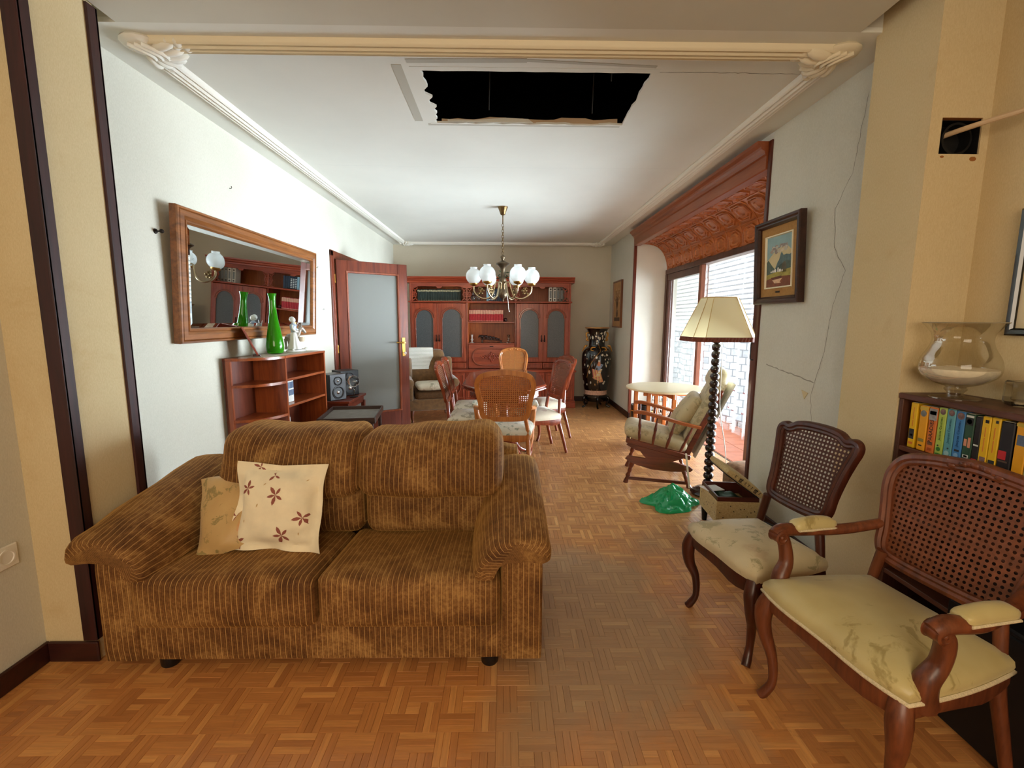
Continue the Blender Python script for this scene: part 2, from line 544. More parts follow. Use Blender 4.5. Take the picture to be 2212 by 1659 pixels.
# ---- right walls
m = MB()
m.box(XR, XR+.16, 2.16, 3.17, 0, 2.72)
wall_right = structure(m, 'wall_right', WALLM)
m = MB(); m.box(XR, XR+.6, 6.40, YB, 0, 2.72)
structure(m, 'wall_right_far', WALLM)
m = MB(); m.box(XN, XN+.12, -2.1, 1.84, 0, 2.72)
structure(m, 'wall_right_near', WALLY)
m = MB()   # column with the broken-out wall box
hx0, hx1, hz0, hz1 = 1.645, 1.80, 1.995, 2.125
m.box(1.60, XN+.12, 1.84, 2.16, 0, hz0).box(1.60, XN+.12, 1.84, 2.16, hz1, 2.72)
m.box(1.60, hx0, 1.84, 2.16, hz0, hz1).box(hx1, XN+.12, 1.84, 2.16, hz0, hz1).box(hx0, hx1, 1.93, 2.16, hz0, hz1)
wall_column = structure(m, 'wall_right_column', WALLY)
m = MB(); m.box(hx0+.002, hx1-.002, 1.918, 1.929, hz0+.002, hz1-.002).box(hx0, hx0+.003, 1.846, 1.93, hz0, hz1).box(hx1-.003, hx1, 1.846, 1.93, hz0, hz1).box(hx0, hx1, 1.846, 1.93, hz0, hz0+.003).box(hx0, hx1, 1.862, 1.93, hz1-.003, hz1)
m.lathe([(.058, 0), (.06, .004), (.06, .05), (.052, .05), (.05, .006), (.001, .006)], 24, M=Matrix.Translation((1.735, 1.918, 2.06)) @ Matrix.Rotation(rad(90), 4, 'X'))
m.build('wall_box', plain('black_wall_box', S(9, 9, 10), .6), wall_column)
m = MB(); m.box(hx0, hx0+.001, 1.842, 1.917, hz0, hz1).box(hx0, hx1, 1.842, 1.917, hz1-.001, hz1)
for (a, b, r_) in ((1.66, 1.985, .008), (1.635, 2.06, .004), (1.78, 1.978, .012), (1.645, 1.975, .004)):
    m.ball((a, 1.841, b), r_, 8, 5, 1.4, .2, .8)
m.build('plaster_chip', plain('bare_brick_dust', S(150, 96, 44), .9), wall_column)
m = MB(); m.box(-2.0, 2.4, YB, YB+.12, 0, 2.72)
structure(m, 'wall_back', wallpaper('wall_paper_back', S(198, 188, 168), S(214, 206, 188)))
m = MB()   # wall behind the photographer with an opening added for the fill lamp
m.box(-2.0, 2.0, -2.2, -2.1, 0, 1.05).box(-2.0, 2.0, -2.2, -2.1, 2.45, 2.72).box(-2.0, -1.35, -2.2, -2.1, 1.05, 2.45).box(.95, 2.0, -2.2, -2.1, 1.05, 2.45)
structure(m, 'wall_front', WALLY)
# ---- ceilings
HX0, HX1, HY0, HY1 = -.47, .76, 2.44, 3.14
m = MB()
m.box(-1.83, HX0, 2.13, YB, ZC, ZC+.02).box(HX1, 2.2, 2.13, 3.17, ZC, ZC+.02).box(HX1, XR+.02, 3.17, YB, ZC, ZC+.02).box(HX0, HX1, 2.13, HY0, ZC, ZC+.02).box(HX0, HX1, HY1, YB, ZC, ZC+.02)
ceiling = structure(m, 'ceiling', CEILM, 0)
# ragged plasterboard round the hole
def ragged(p0, p1, q0, q1, amp, n, seed):
    r = random.Random(seed); inner = []
    for i in range(n+1):
        t = i/n; k = 0 if i in (0, n) else r.uniform(-amp, amp)
        a = Vector(p0).lerp(Vector(p1), t); b = Vector(q0).lerp(Vector(q1), t)
        inner.append(b+(b-a).normalized()*k)
    return [tuple(p0)[:2], tuple(p1)[:2]]+[(p.x, p.y) for p in reversed(inner)]
IX0, IX1, IY0, IY1 = -.415, .722, 2.478, 3.085
for nm, poly in (('plasterboard_edge', ragged((HX0, HY0, 0), (HX0, HY1, 0), (IX0+.0, HY0, 0), (IX0-.01, HY1, 0), .022, 18, 3)),
                 ('plasterboard_edge', ragged((HX1, HY1, 0), (HX1, HY0, 0), (IX1+.01, HY1, 0), (IX1, HY0, 0), .006, 14, 5)),
                 ('plasterboard_edge', ragged((HX1, HY0, 0), (HX0, HY0, 0), (HX1, IY0, 0), (HX0, IY0, 0), .003, 16, 7)),
                 ('plasterboard_edge', ragged((HX0, HY1, 0), (HX1, HY1, 0), (HX0, IY1, 0), (HX1, IY1+.01, 0), .012, 22, 9))):
    dz_ = .0004 if abs(poly[0][0]-poly[1][0]) < .01 else .0011
    mm = MB(); mm.prism(poly, 'z', ZC-dz_, ZC+.012-dz_); mm.build(nm, CEILM, ceiling, 0)
TORN = plain('torn_card', S(196, 170, 140), .9)
mm = MB(); r_ = random.Random(4)
top = [(-.40+i*.05, ZC+.012+r_.uniform(.012, .03)) for i in range(23)]
mm.prism([(-.40, ZC+.008)]+[(.70, ZC+.008)]+list(reversed(top)), 'y', 3.095, 3.105); mm.build('torn_card_edge', TORN, ceiling, 0)
mm = MB()
mm.prism([(-.36, ZC-.0), (.17, ZC-.002), (.14, ZC+.02), (.0, ZC+.026), (-.2, ZC+.012), (-.36, ZC+.014)], 'y', 3.068, 3.071)
mm.build('torn_card_flap', CEILM, ceiling, 0)
mm = MB()
mm.box(-.62, .9, 2.3, 3.3, 3.05, 3.07).box(-.62, -.6, 2.3, 3.3, ZC+.021, 3.05).box(.88, .9, 2.3, 3.3, ZC+.021, 3.05).box(-.62, .9, 2.28, 2.3, ZC+.021, 3.05).box(-.62, .9, 3.3, 3.32, ZC+.021, 3.05)
mm.build('void_box', VOID, ceiling, 0)
mm = MB()
for (x, y) in ((-.1, 2.95), (.52, 2.98), (.55, 2.6)): mm.tube([(x, y, ZC+.02), (x+.01, y, 3.04)], .003, 6)
mm.build('hanger_wire', plain('grey_wire', S(50, 48, 46), .7), ceiling)
TAPE = plain('paper_tape', S(186, 184, 172), .8)
for (a, b, w) in (((-.53, 2.425), (-.535, 3.06), .024), ((-.475, 2.392), (.10, 2.377), .017), ((.10, 2.377), (.73, 2.418), .010), ((-.485, 3.112), (.72, 3.118), .010)):
    d = Vector((b[0]-a[0], b[1]-a[1])).normalized(); n_ = Vector((-d.y, d.x))*w
    mm = MB(); mm.prism([(a[0]+n_.x, a[1]+n_.y), (a[0]-n_.x, a[1]-n_.y), (b[0]-n_.x, b[1]-n_.y), (b[0]+n_.x, b[1]+n_.y)], 'z', ZC-.0016, ZC-.0005)
    mm.build('tape_strip', TAPE, ceiling, 0)
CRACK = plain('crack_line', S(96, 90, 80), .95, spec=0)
def ribbon(pts, w, plane, off, parent, name='crack', mat=None):
    """thin crack line; plane 'z' (ceiling), 'x' (side wall)"""
    r = random.Random(len(pts)*7+int(w*1e5)); P = []
    for i in range(len(pts)-1):
        a, b = Vector(pts[i]), Vector(pts[i+1]); n = max(2, int((b-a).length/.03))
        for k in range(n):
            P.append(a.lerp(b, k/n)+Vector((r.uniform(-1, 1), r.uniform(-1, 1)))*.004)
    P.append(Vector(pts[-1])); up_, dn = [], []
    for i, p in enumerate(P):
        d = (P[min(i+1, len(P)-1)]-P[max(i-1, 0)]).normalized(); n_ = Vector((-d.y, d.x))*w*(.4+.6*abs(sin(i*1.7)))
        up_.append(p+n_); dn.append(p-n_)
    vs = []; fs = []
    for a, b in zip(up_, dn):
        for q in (a, b): vs.append((q.x, q.y, off) if plane == 'z' else (off, q.x, q.y))
    for i in range(len(P)-1): fs.append((2*i, 2*i+1, 2*i+3, 2*i+2))
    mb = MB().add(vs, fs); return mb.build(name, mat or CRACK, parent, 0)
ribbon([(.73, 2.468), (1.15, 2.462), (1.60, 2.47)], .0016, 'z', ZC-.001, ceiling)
ribbon([(-1.5, 3.9), (-.3, 3.93), (1.4, 3.92)], .0012, 'z', ZC-.001, ceiling, 'board_joint', plain('joint_line', S(196, 198, 194), .9))
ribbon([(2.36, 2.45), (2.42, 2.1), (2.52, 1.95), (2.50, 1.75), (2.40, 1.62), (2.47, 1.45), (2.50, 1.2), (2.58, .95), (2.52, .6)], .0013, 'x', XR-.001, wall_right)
ribbon([(2.56, 1.02), (3.05, 1.08)], .004, 'x', XR-.0008, wall_right, 'scuff_mark', plain('pencil_scuff', S(150, 146, 132), .95))
mm = MB(); mm.prism([(2.60, .955), (2.66, .965), (2.63, .915)], 'x', XR-.004, XR-.001); mm.build('paper_tear', plain('torn_paper', S(206, 190, 150), .9), wall_right, 0)
# near ceiling: a lower false panel with a shadow gap to the side walls
m = MB()
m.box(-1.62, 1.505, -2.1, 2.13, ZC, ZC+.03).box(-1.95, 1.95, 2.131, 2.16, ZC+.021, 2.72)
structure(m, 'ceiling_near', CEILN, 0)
m = MB(); m.box(-1.95, 2.4, -2.2, YB+.1, 3.08, 3.12).box(-1.95, 1.95, -2.2, 2.2, 2.70, 2.74)
structure(m, 'ceiling_slab', plain('raw_slab', S(150, 148, 140), .9), 0)
# ---- plaster mouldings on the ceiling (a ring set in from the walls)
MX0, MX1, MY0, MY1 = -1.665, 1.565, 2.215, 7.62
def ridge_profile(w, h):
    pts = [(0, 0)]
    for k in range(4):
        a = w*k/4
        for t in (.06, .25, .5, .75, .94):
            pts.append((a+w/4*t, -h*(.62+.38*sin(pi*t)) if 0 < k < 3 else -h*(.45+.4*sin(pi*t))))
    pts.append((w, 0)); return pts
PR = ridge_profile(.10, .034)
MOULD = plain('moulding_plaster', S(228, 225, 214), .7, spec=.25)
MOULD_WARM = plain('moulding_plaster_warm_lit', S(226, 216, 190), .7, spec=.25)  # near run: warm light painted into the plaster colour
m = MB(); m.prism([(MX0+a, ZC+b) for a, b in PR], 'y', MY0, MY1); structure(m, 'trim_1', MOULD)
m = MB(); m.prism([(MX1-a, ZC+b) for a, b in PR], 'y', MY0, MY1); structure(m, 'trim_2', MOULD)
m = MB(); m.prism([(MY0+a, ZC+b) for a, b in PR], 'x', MX0, MX1); structure(m, 'trim_3', MOULD_WARM)
m = MB(); m.prism([(MY1-a, ZC+b) for a, b in PR], 'x', MX0, MX1); structure(m, 'trim_4', MOULD)
def corner_ornament(name, x, y, sx, sy, seed, mat):
    r = random.Random(seed); mb = MB()
    mb.ball((x+sx*.05, y+sy*.05, ZC-.012), .085, 14, 8, 1, 1, .3)
    for k in range(7):
        a = pi/2*k/6*1.25-.2
        c = Vector((x+sx*(.05+.10*cos(a)), y+sy*(.05+.10*sin(a)), ZC-.02))
        M_ = Matrix.Translation(c) @ Matrix.Rotation(math.atan2(sy*sin(a), sx*cos(a)), 4, 'Z')
        mb.ball((0, 0, 0), .05+r.uniform(0, .012), 10, 6, 1.25, .42, .55, M_)
    for k in range(5):
        mb.ball((x+sx*(.16+.02*k), y+sy*(.05+r.uniform(-.02, .02)), ZC-.016), .03, 8, 5, .8, 1.1, .6)
        mb.ball((x+sx*(.05+r.uniform(-.02, .02)), y+sy*(.16+.02*k), ZC-.016), .03, 8, 5, 1.1, .8, .6)
    for k in range(3):
        mb.tube(cr([(x+sx*(.02+.03*k), y+sy*.0, ZC-.035), (x+sx*(.08+.03*k), y+sy*.06, ZC-.05), (x+sx*(.05+.03*k), y+sy*.13, ZC-.035)], 5), .009, 6)
    structure(mb, name, mat, 60)
corner_ornament('trim_5', MX0, MY0, 1, 1, 1, MOULD)
corner_ornament('trim_6', MX1, MY0, -1, 1, 2, MOULD_WARM)
corner_ornament('trim_7', MX0, MY1, 1, -1, 3, MOULD)
corner_ornament('trim_8', MX1, MY1, -1, -1, 4, MOULD)
# ---- wooden corner strips
m = MB(); m.box(-1.675, -1.62, 1.708, 1.722, 0.09, 2.71, .003).box(-1.632, -1.62, 1.71, 1.757, 0.09, 2.71, .003); structure(m, 'trim_9', STRIPW)
m = MB(); m.box(-1.632, -1.62, 1.99, 2.04, 0.09, 2.575, .003).box(-1.66, -1.62, 2.028, 2.042, 0.09, 2.575, .003); structure(m, 'trim_10', STRIPW)
m = MB(); m.box(XR-.006, XR+.03, 6.382, 6.402, 0.08, 2.48, .003).box(XR-.008, XR+.002, 6.384, 6.415, 0.08, 2.48, .002); structure(m, 'trim_11', wood('reddish_strip', S(84, 30, 16), S(122, 52, 28), 'z'))
m = MB(); m.box(XR-.012, XR+.01, 3.165, 3.20, 0, 2.535, .003).box(XR+.0, XR+.16, 3.168, 3.182, 0, 2.535, .002); structure(m, 'trim_12', wood('recess_edge_strip', S(60, 24, 18), S(90, 40, 28), 'z'))
# ---- baseboards
def bboard(name, x0, x1, y0, y1):
    mb = MB(); mb.box(x0, x1, y0, y1, 0, .085, .004); structure(mb, name, BASEB)
bboard('baseboard_left_near', XL, XL+.014, -2.1, 1.72)
bboard('baseboard_pier', XL+.014, -1.62, 1.706, 1.72)
bboard('baseboard_left', XL, XL+.014, 2.03, DY0-.07)
bboard('baseboard_left_far', XL, XL+.014, DY1+.07, YB)
bboard('baseboard_back', XL, XR, YB-.014, YB)
bboard('baseboard_right_far', XR-.014, XR, 6.386, YB-.014)
bboard('baseboard_recess', XR-.014, 2.16, 6.386, 6.40)
bboard('baseboard_right', XR-.014, XR, 2.16, 3.165)
bboard('baseboard_column', 1.586, 1.60, 1.84, 2.16)

# ---- parquet floor: pinwheel mosaic tiles of 14 slats
m = MB(); m.box(-1.95, 2.22, -2.2, YB+.1, -.05, -.0021)
floor = structure(m, 'floor', plain('floor_joint_dark', S(44, 27, 16), .9), 0)
def parquet_mat(name, single_obj):
    mt, nt, b = new_mat(name)
    g = nd(nt, 'ShaderNodeNewGeometry')
    uv = nd(nt, 'ShaderNodeUVMap'); uv.uv_map = 'UVMap'
    if single_obj:
        tone = nd(nt, 'ShaderNodeObjectInfo').outputs['Random']
    else:
        at = nd(nt, 'ShaderNodeAttribute'); at.attribute_name = 'tone'; tone = at.outputs['Fac']
    cv = nd(nt, 'ShaderNodeCombineXYZ'); lk(nt, mth(nt, 'MULTIPLY', tone, 37.0), cv.inputs[2])
    va = nd(nt, 'ShaderNodeVectorMath', operation='ADD'); lk(nt, uv.outputs[0], va.inputs[0]); lk(nt, cv.outputs[0], va.inputs[1])
    mp = nd(nt, 'ShaderNodeMapping'); mp.inputs['Scale'].default_value = (9, 130, 1); lk(nt, va.outputs[0], mp.inputs[0])
    grain = noise_n(nt, mp.outputs[0], 1.0, 5, .62, .3)
    base = ramp(nt, tone, [(0.0, S(162, 119, 81)), (.25, S(172, 128, 87)), (.5, S(177, 133, 91)), (.78, S(184, 141, 96)), (1.0, S(200, 160, 112))]).outputs[0]
    gr = ramp(nt, grain, [(.3, (.80, .80, .80, 1)), (.7, (1.08, 1.08, 1.08, 1))]).outputs[0]
    col = mixc(nt, 1.0, base, gr, 'MULTIPLY')
    # worn, greyed walkway against the still varnished edges
    pn = noise_n(nt, g.outputs['Position'], 1.15, 5, .6, .6)
    sx = nd(nt, 'ShaderNodeSeparateXYZ'); lk(nt, g.outputs['Position'], sx.inputs[0])
    dx = mth(nt, 'MULTIPLY', mth(nt, 'ABSOLUTE', mth(nt, 'SUBTRACT', sx.outputs[0], .42)), 1.0)
    dy = mth(nt, 'MULTIPLY', mth(nt, 'ABSOLUTE', mth(nt, 'SUBTRACT', sx.outputs[1], 1.95)), .62)
    dd = mth(nt, 'SUBTRACT', .62, mth(nt, 'MAXIMUM', dx, dy))
    worn = ramp(nt, mth(nt, 'ADD', dd, mth(nt, 'MULTIPLY', mth(nt, 'SUBTRACT', pn, .5), .9)), [(.10, (0, 0, 0, 1)), (.32, (1, 1, 1, 1))]).outputs[0]
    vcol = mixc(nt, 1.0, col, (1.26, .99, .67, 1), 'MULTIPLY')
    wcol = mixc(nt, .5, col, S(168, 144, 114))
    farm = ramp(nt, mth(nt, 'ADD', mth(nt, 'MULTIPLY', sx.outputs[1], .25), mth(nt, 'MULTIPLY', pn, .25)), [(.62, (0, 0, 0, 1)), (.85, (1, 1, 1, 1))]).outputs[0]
    far_lit_col = mixc(nt, .8, col, mixc(nt, 1.0, col, (1.34, 1.22, 1.04, 1), 'MULTIPLY'))  # far boards lightened: window light painted into the colour
    c2 = mixc(nt, farm, vcol, far_lit_col)
    c3 = mixc(nt, worn, c2, wcol)
    st = noise_n(nt, g.outputs['Position'], 3.4, 6, .7, 1.0)
    stm = ramp(nt, st, [(.60, (1, 1, 1, 1)), (.72, (.55, .5, .46, 1))]).outputs[0]
    c4 = mixc(nt, .7, c3, mixc(nt, 1.0, c3, stm, 'MULTIPLY'))
    lk(nt, c4, b.inputs['Base Color'])
    rr = mixc(nt, worn, (.30, .30, .30, 1), (.5, .5, .5, 1))
    lk(nt, rr, b.inputs['Roughness'])
    b.inputs['Specular IOR Level'].default_value = .5
    bump(nt, b, mth(nt, 'ADD', mth(nt, 'MULTIPLY', grain, .6), mth(nt, 'MULTIPLY', pn, .4)), .15, .001)
    return mt
PQ1, PQ2 = parquet_mat('parquet_slat_wood', True), parquet_mat('parquet_field_wood', False)
TS = .1965; U_ = TS/8
def slats(tx, ty):
    """14 slats (x0,x1,y0,y1,along) of the pinwheel tile with lower-left corner tx,ty"""
    o = []
    for k in range(3):
        o.append((tx+k*U_, tx+(k+1)*U_, ty+3*U_, ty+8*U_, 'y'))
        o.append((tx+3*U_, tx+8*U_, ty+(5+k)*U_, ty+(6+k)*U_, 'x'))
        o.append((tx+(5+k)*U_, tx+(6+k)*U_, ty, ty+5*U_, 'y'))
        o.append((tx, tx+5*U_, ty+k*U_, ty+(k+1)*U_, 'x'))
    for k in range(2): o.append((tx+3*U_, tx+5*U_, ty+(3+k)*U_, ty+(4+k)*U_, 'x'))
    return o
def slat_geo(L, W, h=0.0):
    a, b = L/2, W/2; e = .0009
    vs = [(-a, -b, -.002+h), (a, -b, -.002+h), (a, b, -.002+h), (-a, b, -.002+h), (-a+e, -b+e, h), (a-e, -b+e, h), (a-e, b-e, h), (-a+e, b-e, h)]
    fs = [(4, 5, 6, 7), (0, 1, 5, 4), (1, 2, 6, 5), (2, 3, 7, 6), (3, 0, 4, 7)]
    return vs, fs
ALL = []
ix0, ix1 = math.floor((-1.83-.561)/TS), math.ceil((2.2-.561)/TS)
iy0, iy1 = math.floor((-.5-1.768)/TS), math.ceil((YB-1.768)/TS)
for i in range(ix0, ix1+1):
    for j in range(iy0, iy1+1):
        for s in slats(.561+i*TS, 1.768+j*TS):
            x0, x1, y0, y1, al = s
            x0, x1, y0, y1 = max(x0, -1.83), min(x1, 2.2), y0, min(y1, YB)
            if x1-x0 < .004 or y1-y0 < .004: continue
            ALL.append((x0, x1, y0, y1, al))
def cam_px(p):
    v = Vector(p)-Vector((0, 0, 1.36)); w = v.dot(_fw)
    if w < .1: return None
    return 1106+FPX*v.dot(_r2)/w, 829.5-FPX*v.dot(_u2)/w
def slat_score(s):
    x, y = (s[0]+s[1])/2, (s[2]+s[3])/2
    if abs((s[1]-s[0])*(s[3]-s[2])) < U_*U_*1.9: return -1
    q = cam_px((x, y, 0))
    if q is None or not (4 < q[0] < 2208 and 0 < q[1] < 1655): return -1
    if -1.62 < x < .17 and 1.62 < y < 2.6: return -1
    if x > 1.5 and y < 1.9: return -1
    return 1/(y*y+x*x*.35+1)
sc_ = sorted(range(len(ALL)), key=lambda k: -slat_score(ALL[k]))
top300 = set(k for k in sc_[:300] if slat_score(ALL[k]) > 0)
shared = {}
fld = MB(); ftone = []
for k, s in enumerate(ALL):
    x0, x1, y0, y1, al = s
    L, W = (x1-x0, y1-y0) if al == 'x' else (y1-y0, x1-x0)
    if k in top300:
        key = (round(L, 4), round(W, 4))
        if key not in shared:
            vs, fs = slat_geo(L, W); shared[key] = MB().add(vs, fs, [(p[0], p[1]) for p in vs]).mesh('parquet_slat', PQ1, 0)
        o = bpy.data.objects.new('parquet_slat', shared[key]); COL.objects.link(o)
        o.location = ((x0+x1)/2, (y0+y1)/2, RND.uniform(-.0003, .0002)); o.rotation_euler = (0, 0, 0 if al == 'x' else pi/2)
        o.parent = floor
    else:
        vs, fs = slat_geo(L, W, RND.uniform(-.0003, .0002))
        uv = [(p[0]+RND.random()*0, p[1]) for p in vs]
        M_ = Matrix.Translation(((x0+x1)/2, (y0+y1)/2, 0)) @ Matrix.Rotation(0 if al == 'x' else pi/2, 4, 'Z')
        fld.add(vs, fs, uv, M_); t = RND.random(); ftone += [t]*5
me = fld.mesh('parquet_field', PQ2, 0)
at = me.attributes.new('tone', 'FLOAT', 'FACE'); at.data.foreach_set('value', ftone)
o = bpy.data.objects.new('parquet_field', me); COL.objects.link(o); o.parent = floor; o['kind'] = 'stuff'

# ================================================================== window recess, terrace
RY0, RY1, XW = 3.18, 6.40, 2.20
WHITEW = plain('recess_plaster', S(228, 224, 212), .8, spec=.2, var=.04, vscale=3)
m = MB(); m.box(XR+.16, 2.42, 3.02, 3.17, 0, 2.72); structure(m, 'wall_recess_near', WHITEW)
m = MB(); m.box(XR+.0, 2.30, 6.397, 6.399, 0.0, 2.5); structure(m, 'wall_recess_far', WHITEW)
m = MB(); m.box(XR, XR+.1, 3.17, 6.41, 2.50, ZC+.001).box(XR+.1, 2.42, 3.0, 6.6, 2.50, 2.6); structure(m, 'wall_recess_head', CEILM, 0)
COVE = wood('cove_wood', S(150, 80, 36), S(194, 114, 58), 'y', .34, coat=.2)
COVED = wood('cove_panel_wood', S(138, 72, 32), S(180, 102, 50), 'y', .34, coat=.2)
pc = thing('coved_pelmet', 'carved orange-brown wooden pelmet with coffered cove over the terrace door', 'pelmet', (2.0, 4.78, 2.03))
m = MB()
m.prism([(XR+.1, 2.535), (XR-.085, 2.535), (XR-.082, 2.515), (XR-.06, 2.50), (XR-.055, 2.485), (XR-.035, 2.475), (XR-.03, 2.455), (XR-.02, 2.445), (XR-.02, 2.365), (XR-.012, 2.358), (XR+.06, 2.358), (XR+.06, 2.39), (XR+.1, 2.39)], 'y', 3.205, 6.36)
m.build('cornice_beam', wood('cove_beam_wood', S(128, 64, 34), S(156, 84, 46), 'y', .3, coat=.3), pc, 25, True)
def cove(s):
    """arc-length point (x,z) and inward normal of the cove, s in 0..1"""
    prof = [(1.80, 2.388), (1.88, 2.388), (1.95, 2.38), (2.02, 2.36), (2.085, 2.315), (2.135, 2.25), (2.165, 2.18), (2.18, 2.10), (2.185, 2.03)]
    t = s*(len(prof)-1); k = min(int(t), len(prof)-2); f = t-k
    a, b = Vector(prof[k]), Vector(prof[k+1]); p = a.lerp(b, f)
    t0 = Vector(prof[min(k+1, len(prof)-1)])-Vector(prof[max(k-1 if f < .5 else k, 0)])
    d = t0.normalized()
    return p, Vector((d.y, -d.x))
CN = 11; cy0, cy1 = 3.2, 6.36; cw = (cy1-cy0)/CN
def cove_pt(s, y, h):
    p, n_ = cove(s); q = p+n_*h
    return (q.x, y, q.y)
# octagon nested panels in each coffer cell; one mesh per row shared along the length
S_ROWS = [(0.0, .30), (.30, .66), (.66, 1.0)]
for ri, (s0, s1) in enumerate(S_ROWS):
    mb = MB()
    mb.grid(lambda u, v: cove_pt(s0+(s1-s0)*u, (v-.5)*(cw-.002), 0), 5, 4)
    def octa(k, h):
        o = []
        for (a, b) in ((-.55, -1), (.55, -1), (1, -.55), (1, .55), (.55, 1), (-.55, 1), (-1, .55), (-1, -.55)):
            sm = (s0+s1)/2
            o.append(cove_pt(sm+(s1-s0)/2*k*a, k*b*cw/2, h))
        return o
    mb.rings([octa(.80, -.001), octa(.77, .014), octa(.70, .016), octa(.64, .003), octa(.57, .003), octa(.52, .013), octa(.34, .015), octa(.27, .006), octa(.22, .006)], False, True)
    me = mb.mesh('coffer_panel', COVE if ri != 1 else COVED, 22, (2.0, 0, 2.03))
    for c in range(CN):
        o = bpy.data.objects.new('coffer_panel', me); COL.objects.link(o); o.parent = pc
        o.location = (0, cy0+cw*(c+.5)-4.78, 0)
for c in range(CN+1):
    mb = MB(); mb.tube([cove_pt(s/10, cy0+cw*c, .002) for s in range(11)], .006, 6)
    mb.build('cove_rib', COVE, pc, 40, True)
for s in (.30, .66):
    mb = MB(); mb.tube([cove_pt(s, cy0, .002), cove_pt(s, cy1, .002)], .006, 6); mb.build('cove_rail', COVE, pc, 40, True)
# sliding terrace door
FRM = wood('door_frame_brown', S(58, 30, 22), S(92, 52, 38), 'z', .35)
FRML = wood('door_frame_edge', S(110, 60, 40), S(150, 88, 62), 'z', .35)
PANE = thin_glass('terrace_pane', (.96, .98, .98, 1), .86)
w1 = MB(); w1.box(XW-.03, XW+.07, RY0, RY1-.005, 1.985, 2.045, .004).box(XW-.03, XW+.07, RY1-.065, RY1-.005, 0, 1.985, .004).box(XW-.03, XW+.07, RY0, RY0+.06, 0, 1.985, .004)
win = structure(w1, 'window_1', FRM)
mb = MB(); mb.box(XW-.02, XW+.02, 5.27, 6.335, 1.90, 1.984, .004).box(XW-.02, XW+.02, 5.27, 6.335, .005, .10, .004).box(XW-.02, XW+.02, 6.27, 6.335, .10, 1.90, .004)
mb.build('window_sash', FRM, win)
mb = MB(); mb.box(XW-.03, XW+.022, 5.215, 5.275, .003, 1.984, .004); mb.build('sash_stile', FRML, win)
mb = MB(); mb.box(XW-.003, XW+.003, 5.275, 6.27, .10, 1.90); mb.build('window_pane', PANE, win, 0)
mb = MB(); mb.box(XW+.025, XW+.06, 4.06, 4.17, .003, 1.984, .004).box(XW+.025, XW+.06, RY0+.06, 4.06, 1.90, 1.984, .004).box(XW+.025, XW+.06, RY0+.06, 4.06, .003, .10, .004)
mb.build('window_sash', FRM, win)
mb = MB(); mb.box(XW+.038, XW+.044, RY0+.06, 4.06, .10, 1.90); mb.build('window_pane', PANE, win, 0)
mb = MB(); mb.tube(cr([(XW+.02, 4.10, 1.02), (XW-.01, 4.10, 1.03), (XW-.012, 4.10, 1.10), (XW-.01, 4.10, 1.17), (XW+.02, 4.10, 1.18)], 4), .006, 8); mb.build('pull_handle', BLACK, win)
# terrace shell
TERR = plain('terracotta_tile', S(178, 104, 72), .4, var=.18, vscale=9)
m = MB(); m.box(XW+.02, 3.15, 2.6, 9.6, -.05, -.004)
terr = structure(m, 'floor_terrace', plain('tile_grout', S(150, 120, 100), .9), 0)
me = MB().box(-.147, .147, -.147, .147, -.004, .004, .002).mesh('floor_tile', TERR)
for i in range(3):
    for j in range(23):
        o = bpy.data.objects.new('floor_tile', me); COL.objects.link(o); o.parent = terr
        o.location = (2.38+.3*i, 2.75+.3*j, -.004)
m = MB(); m.box(XW+.04, 3.2, 2.5, 2.6, 0, 2.6).box(XW+.04, 3.2, 9.6, 9.7, 0, 2.6).box(XW+.14, XW+.2, 7.8, 9.7, 0, 2.6); structure(m, 'wall_terrace', plain('terrace_render', S(186, 178, 164), .85))
m = MB(); m.box(XW+.22, 3.3, 2.5, 9.7, 2.45, 2.55).box(XW+.1, XW+.22, 2.5, 9.7, 2.05, 2.55); structure(m, 'ceiling_terrace', CEILM, 0)
m = MB(); m.box(3.04, 3.10, 2.6, 9.6, 2.38, 2.45).box(3.04, 3.10, 2.6, 9.6, 0, .06)
for y in (2.62, 4.9, 7.2, 9.57): m.box(3.04, 3.10, y-.03, y+.03, .06, 2.38)
structure(m, 'window_2', FRM)
sh = thing('roller_shutter', 'pale roller shutter half lowered behind the lace curtain', 'shutter', (3.16, 6.1, 1.2))
SHM = plain('shutter_slat', S(196, 190, 182), .5)
me = MB().box(-.006, .006, -3.45, 3.45, 0, .045, .003).mesh('shutter_slat', SHM)
for k in range(18):
    o = bpy.data.objects.new('shutter_slat', me); COL.objects.link(o); o.parent = sh; o.location = (0, 0, k*.067)
# lace curtain, hung in folds in front of the shutter
mt, nt, b = new_mat('white_lace')
uvn = nd(nt, 'ShaderNodeUVMap'); uvn.uv_map = 'UVMap'
br = nd(nt, 'ShaderNodeTexBrick'); lk(nt, uvn.outputs[0], br.inputs['Vector'])
br.inputs['Scale'].default_value = 9.0; br.inputs['Mortar Size'].default_value = .05; br.inputs['Color1'].default_value = (1, 1, 1, 1); br.inputs['Color2'].default_value = (.35, .35, .35, 1); br.inputs['Mortar'].default_value = (.0, .0, .0, 1)
br.inputs['Brick Width'].default_value = .85; br.inputs['Row Height'].default_value = .75; br.offset = .35
nz = noise_n(nt, uvn.outputs[0], 22, 4, .7)
fac = mth(nt, 'ADD', mth(nt, 'MULTIPLY', mth(nt, 'MULTIPLY', br.outputs['Color'], nz), .62), .03)
tr = nd(nt, 'ShaderNodeBsdfTransparent'); tl = nd(nt, 'ShaderNodeBsdfTranslucent'); tl.inputs[0].default_value = (.42, .42, .42, 1)
df = nd(nt, 'ShaderNodeBsdfDiffuse'); df.inputs[0].default_value = (.55, .55, .55, 1)
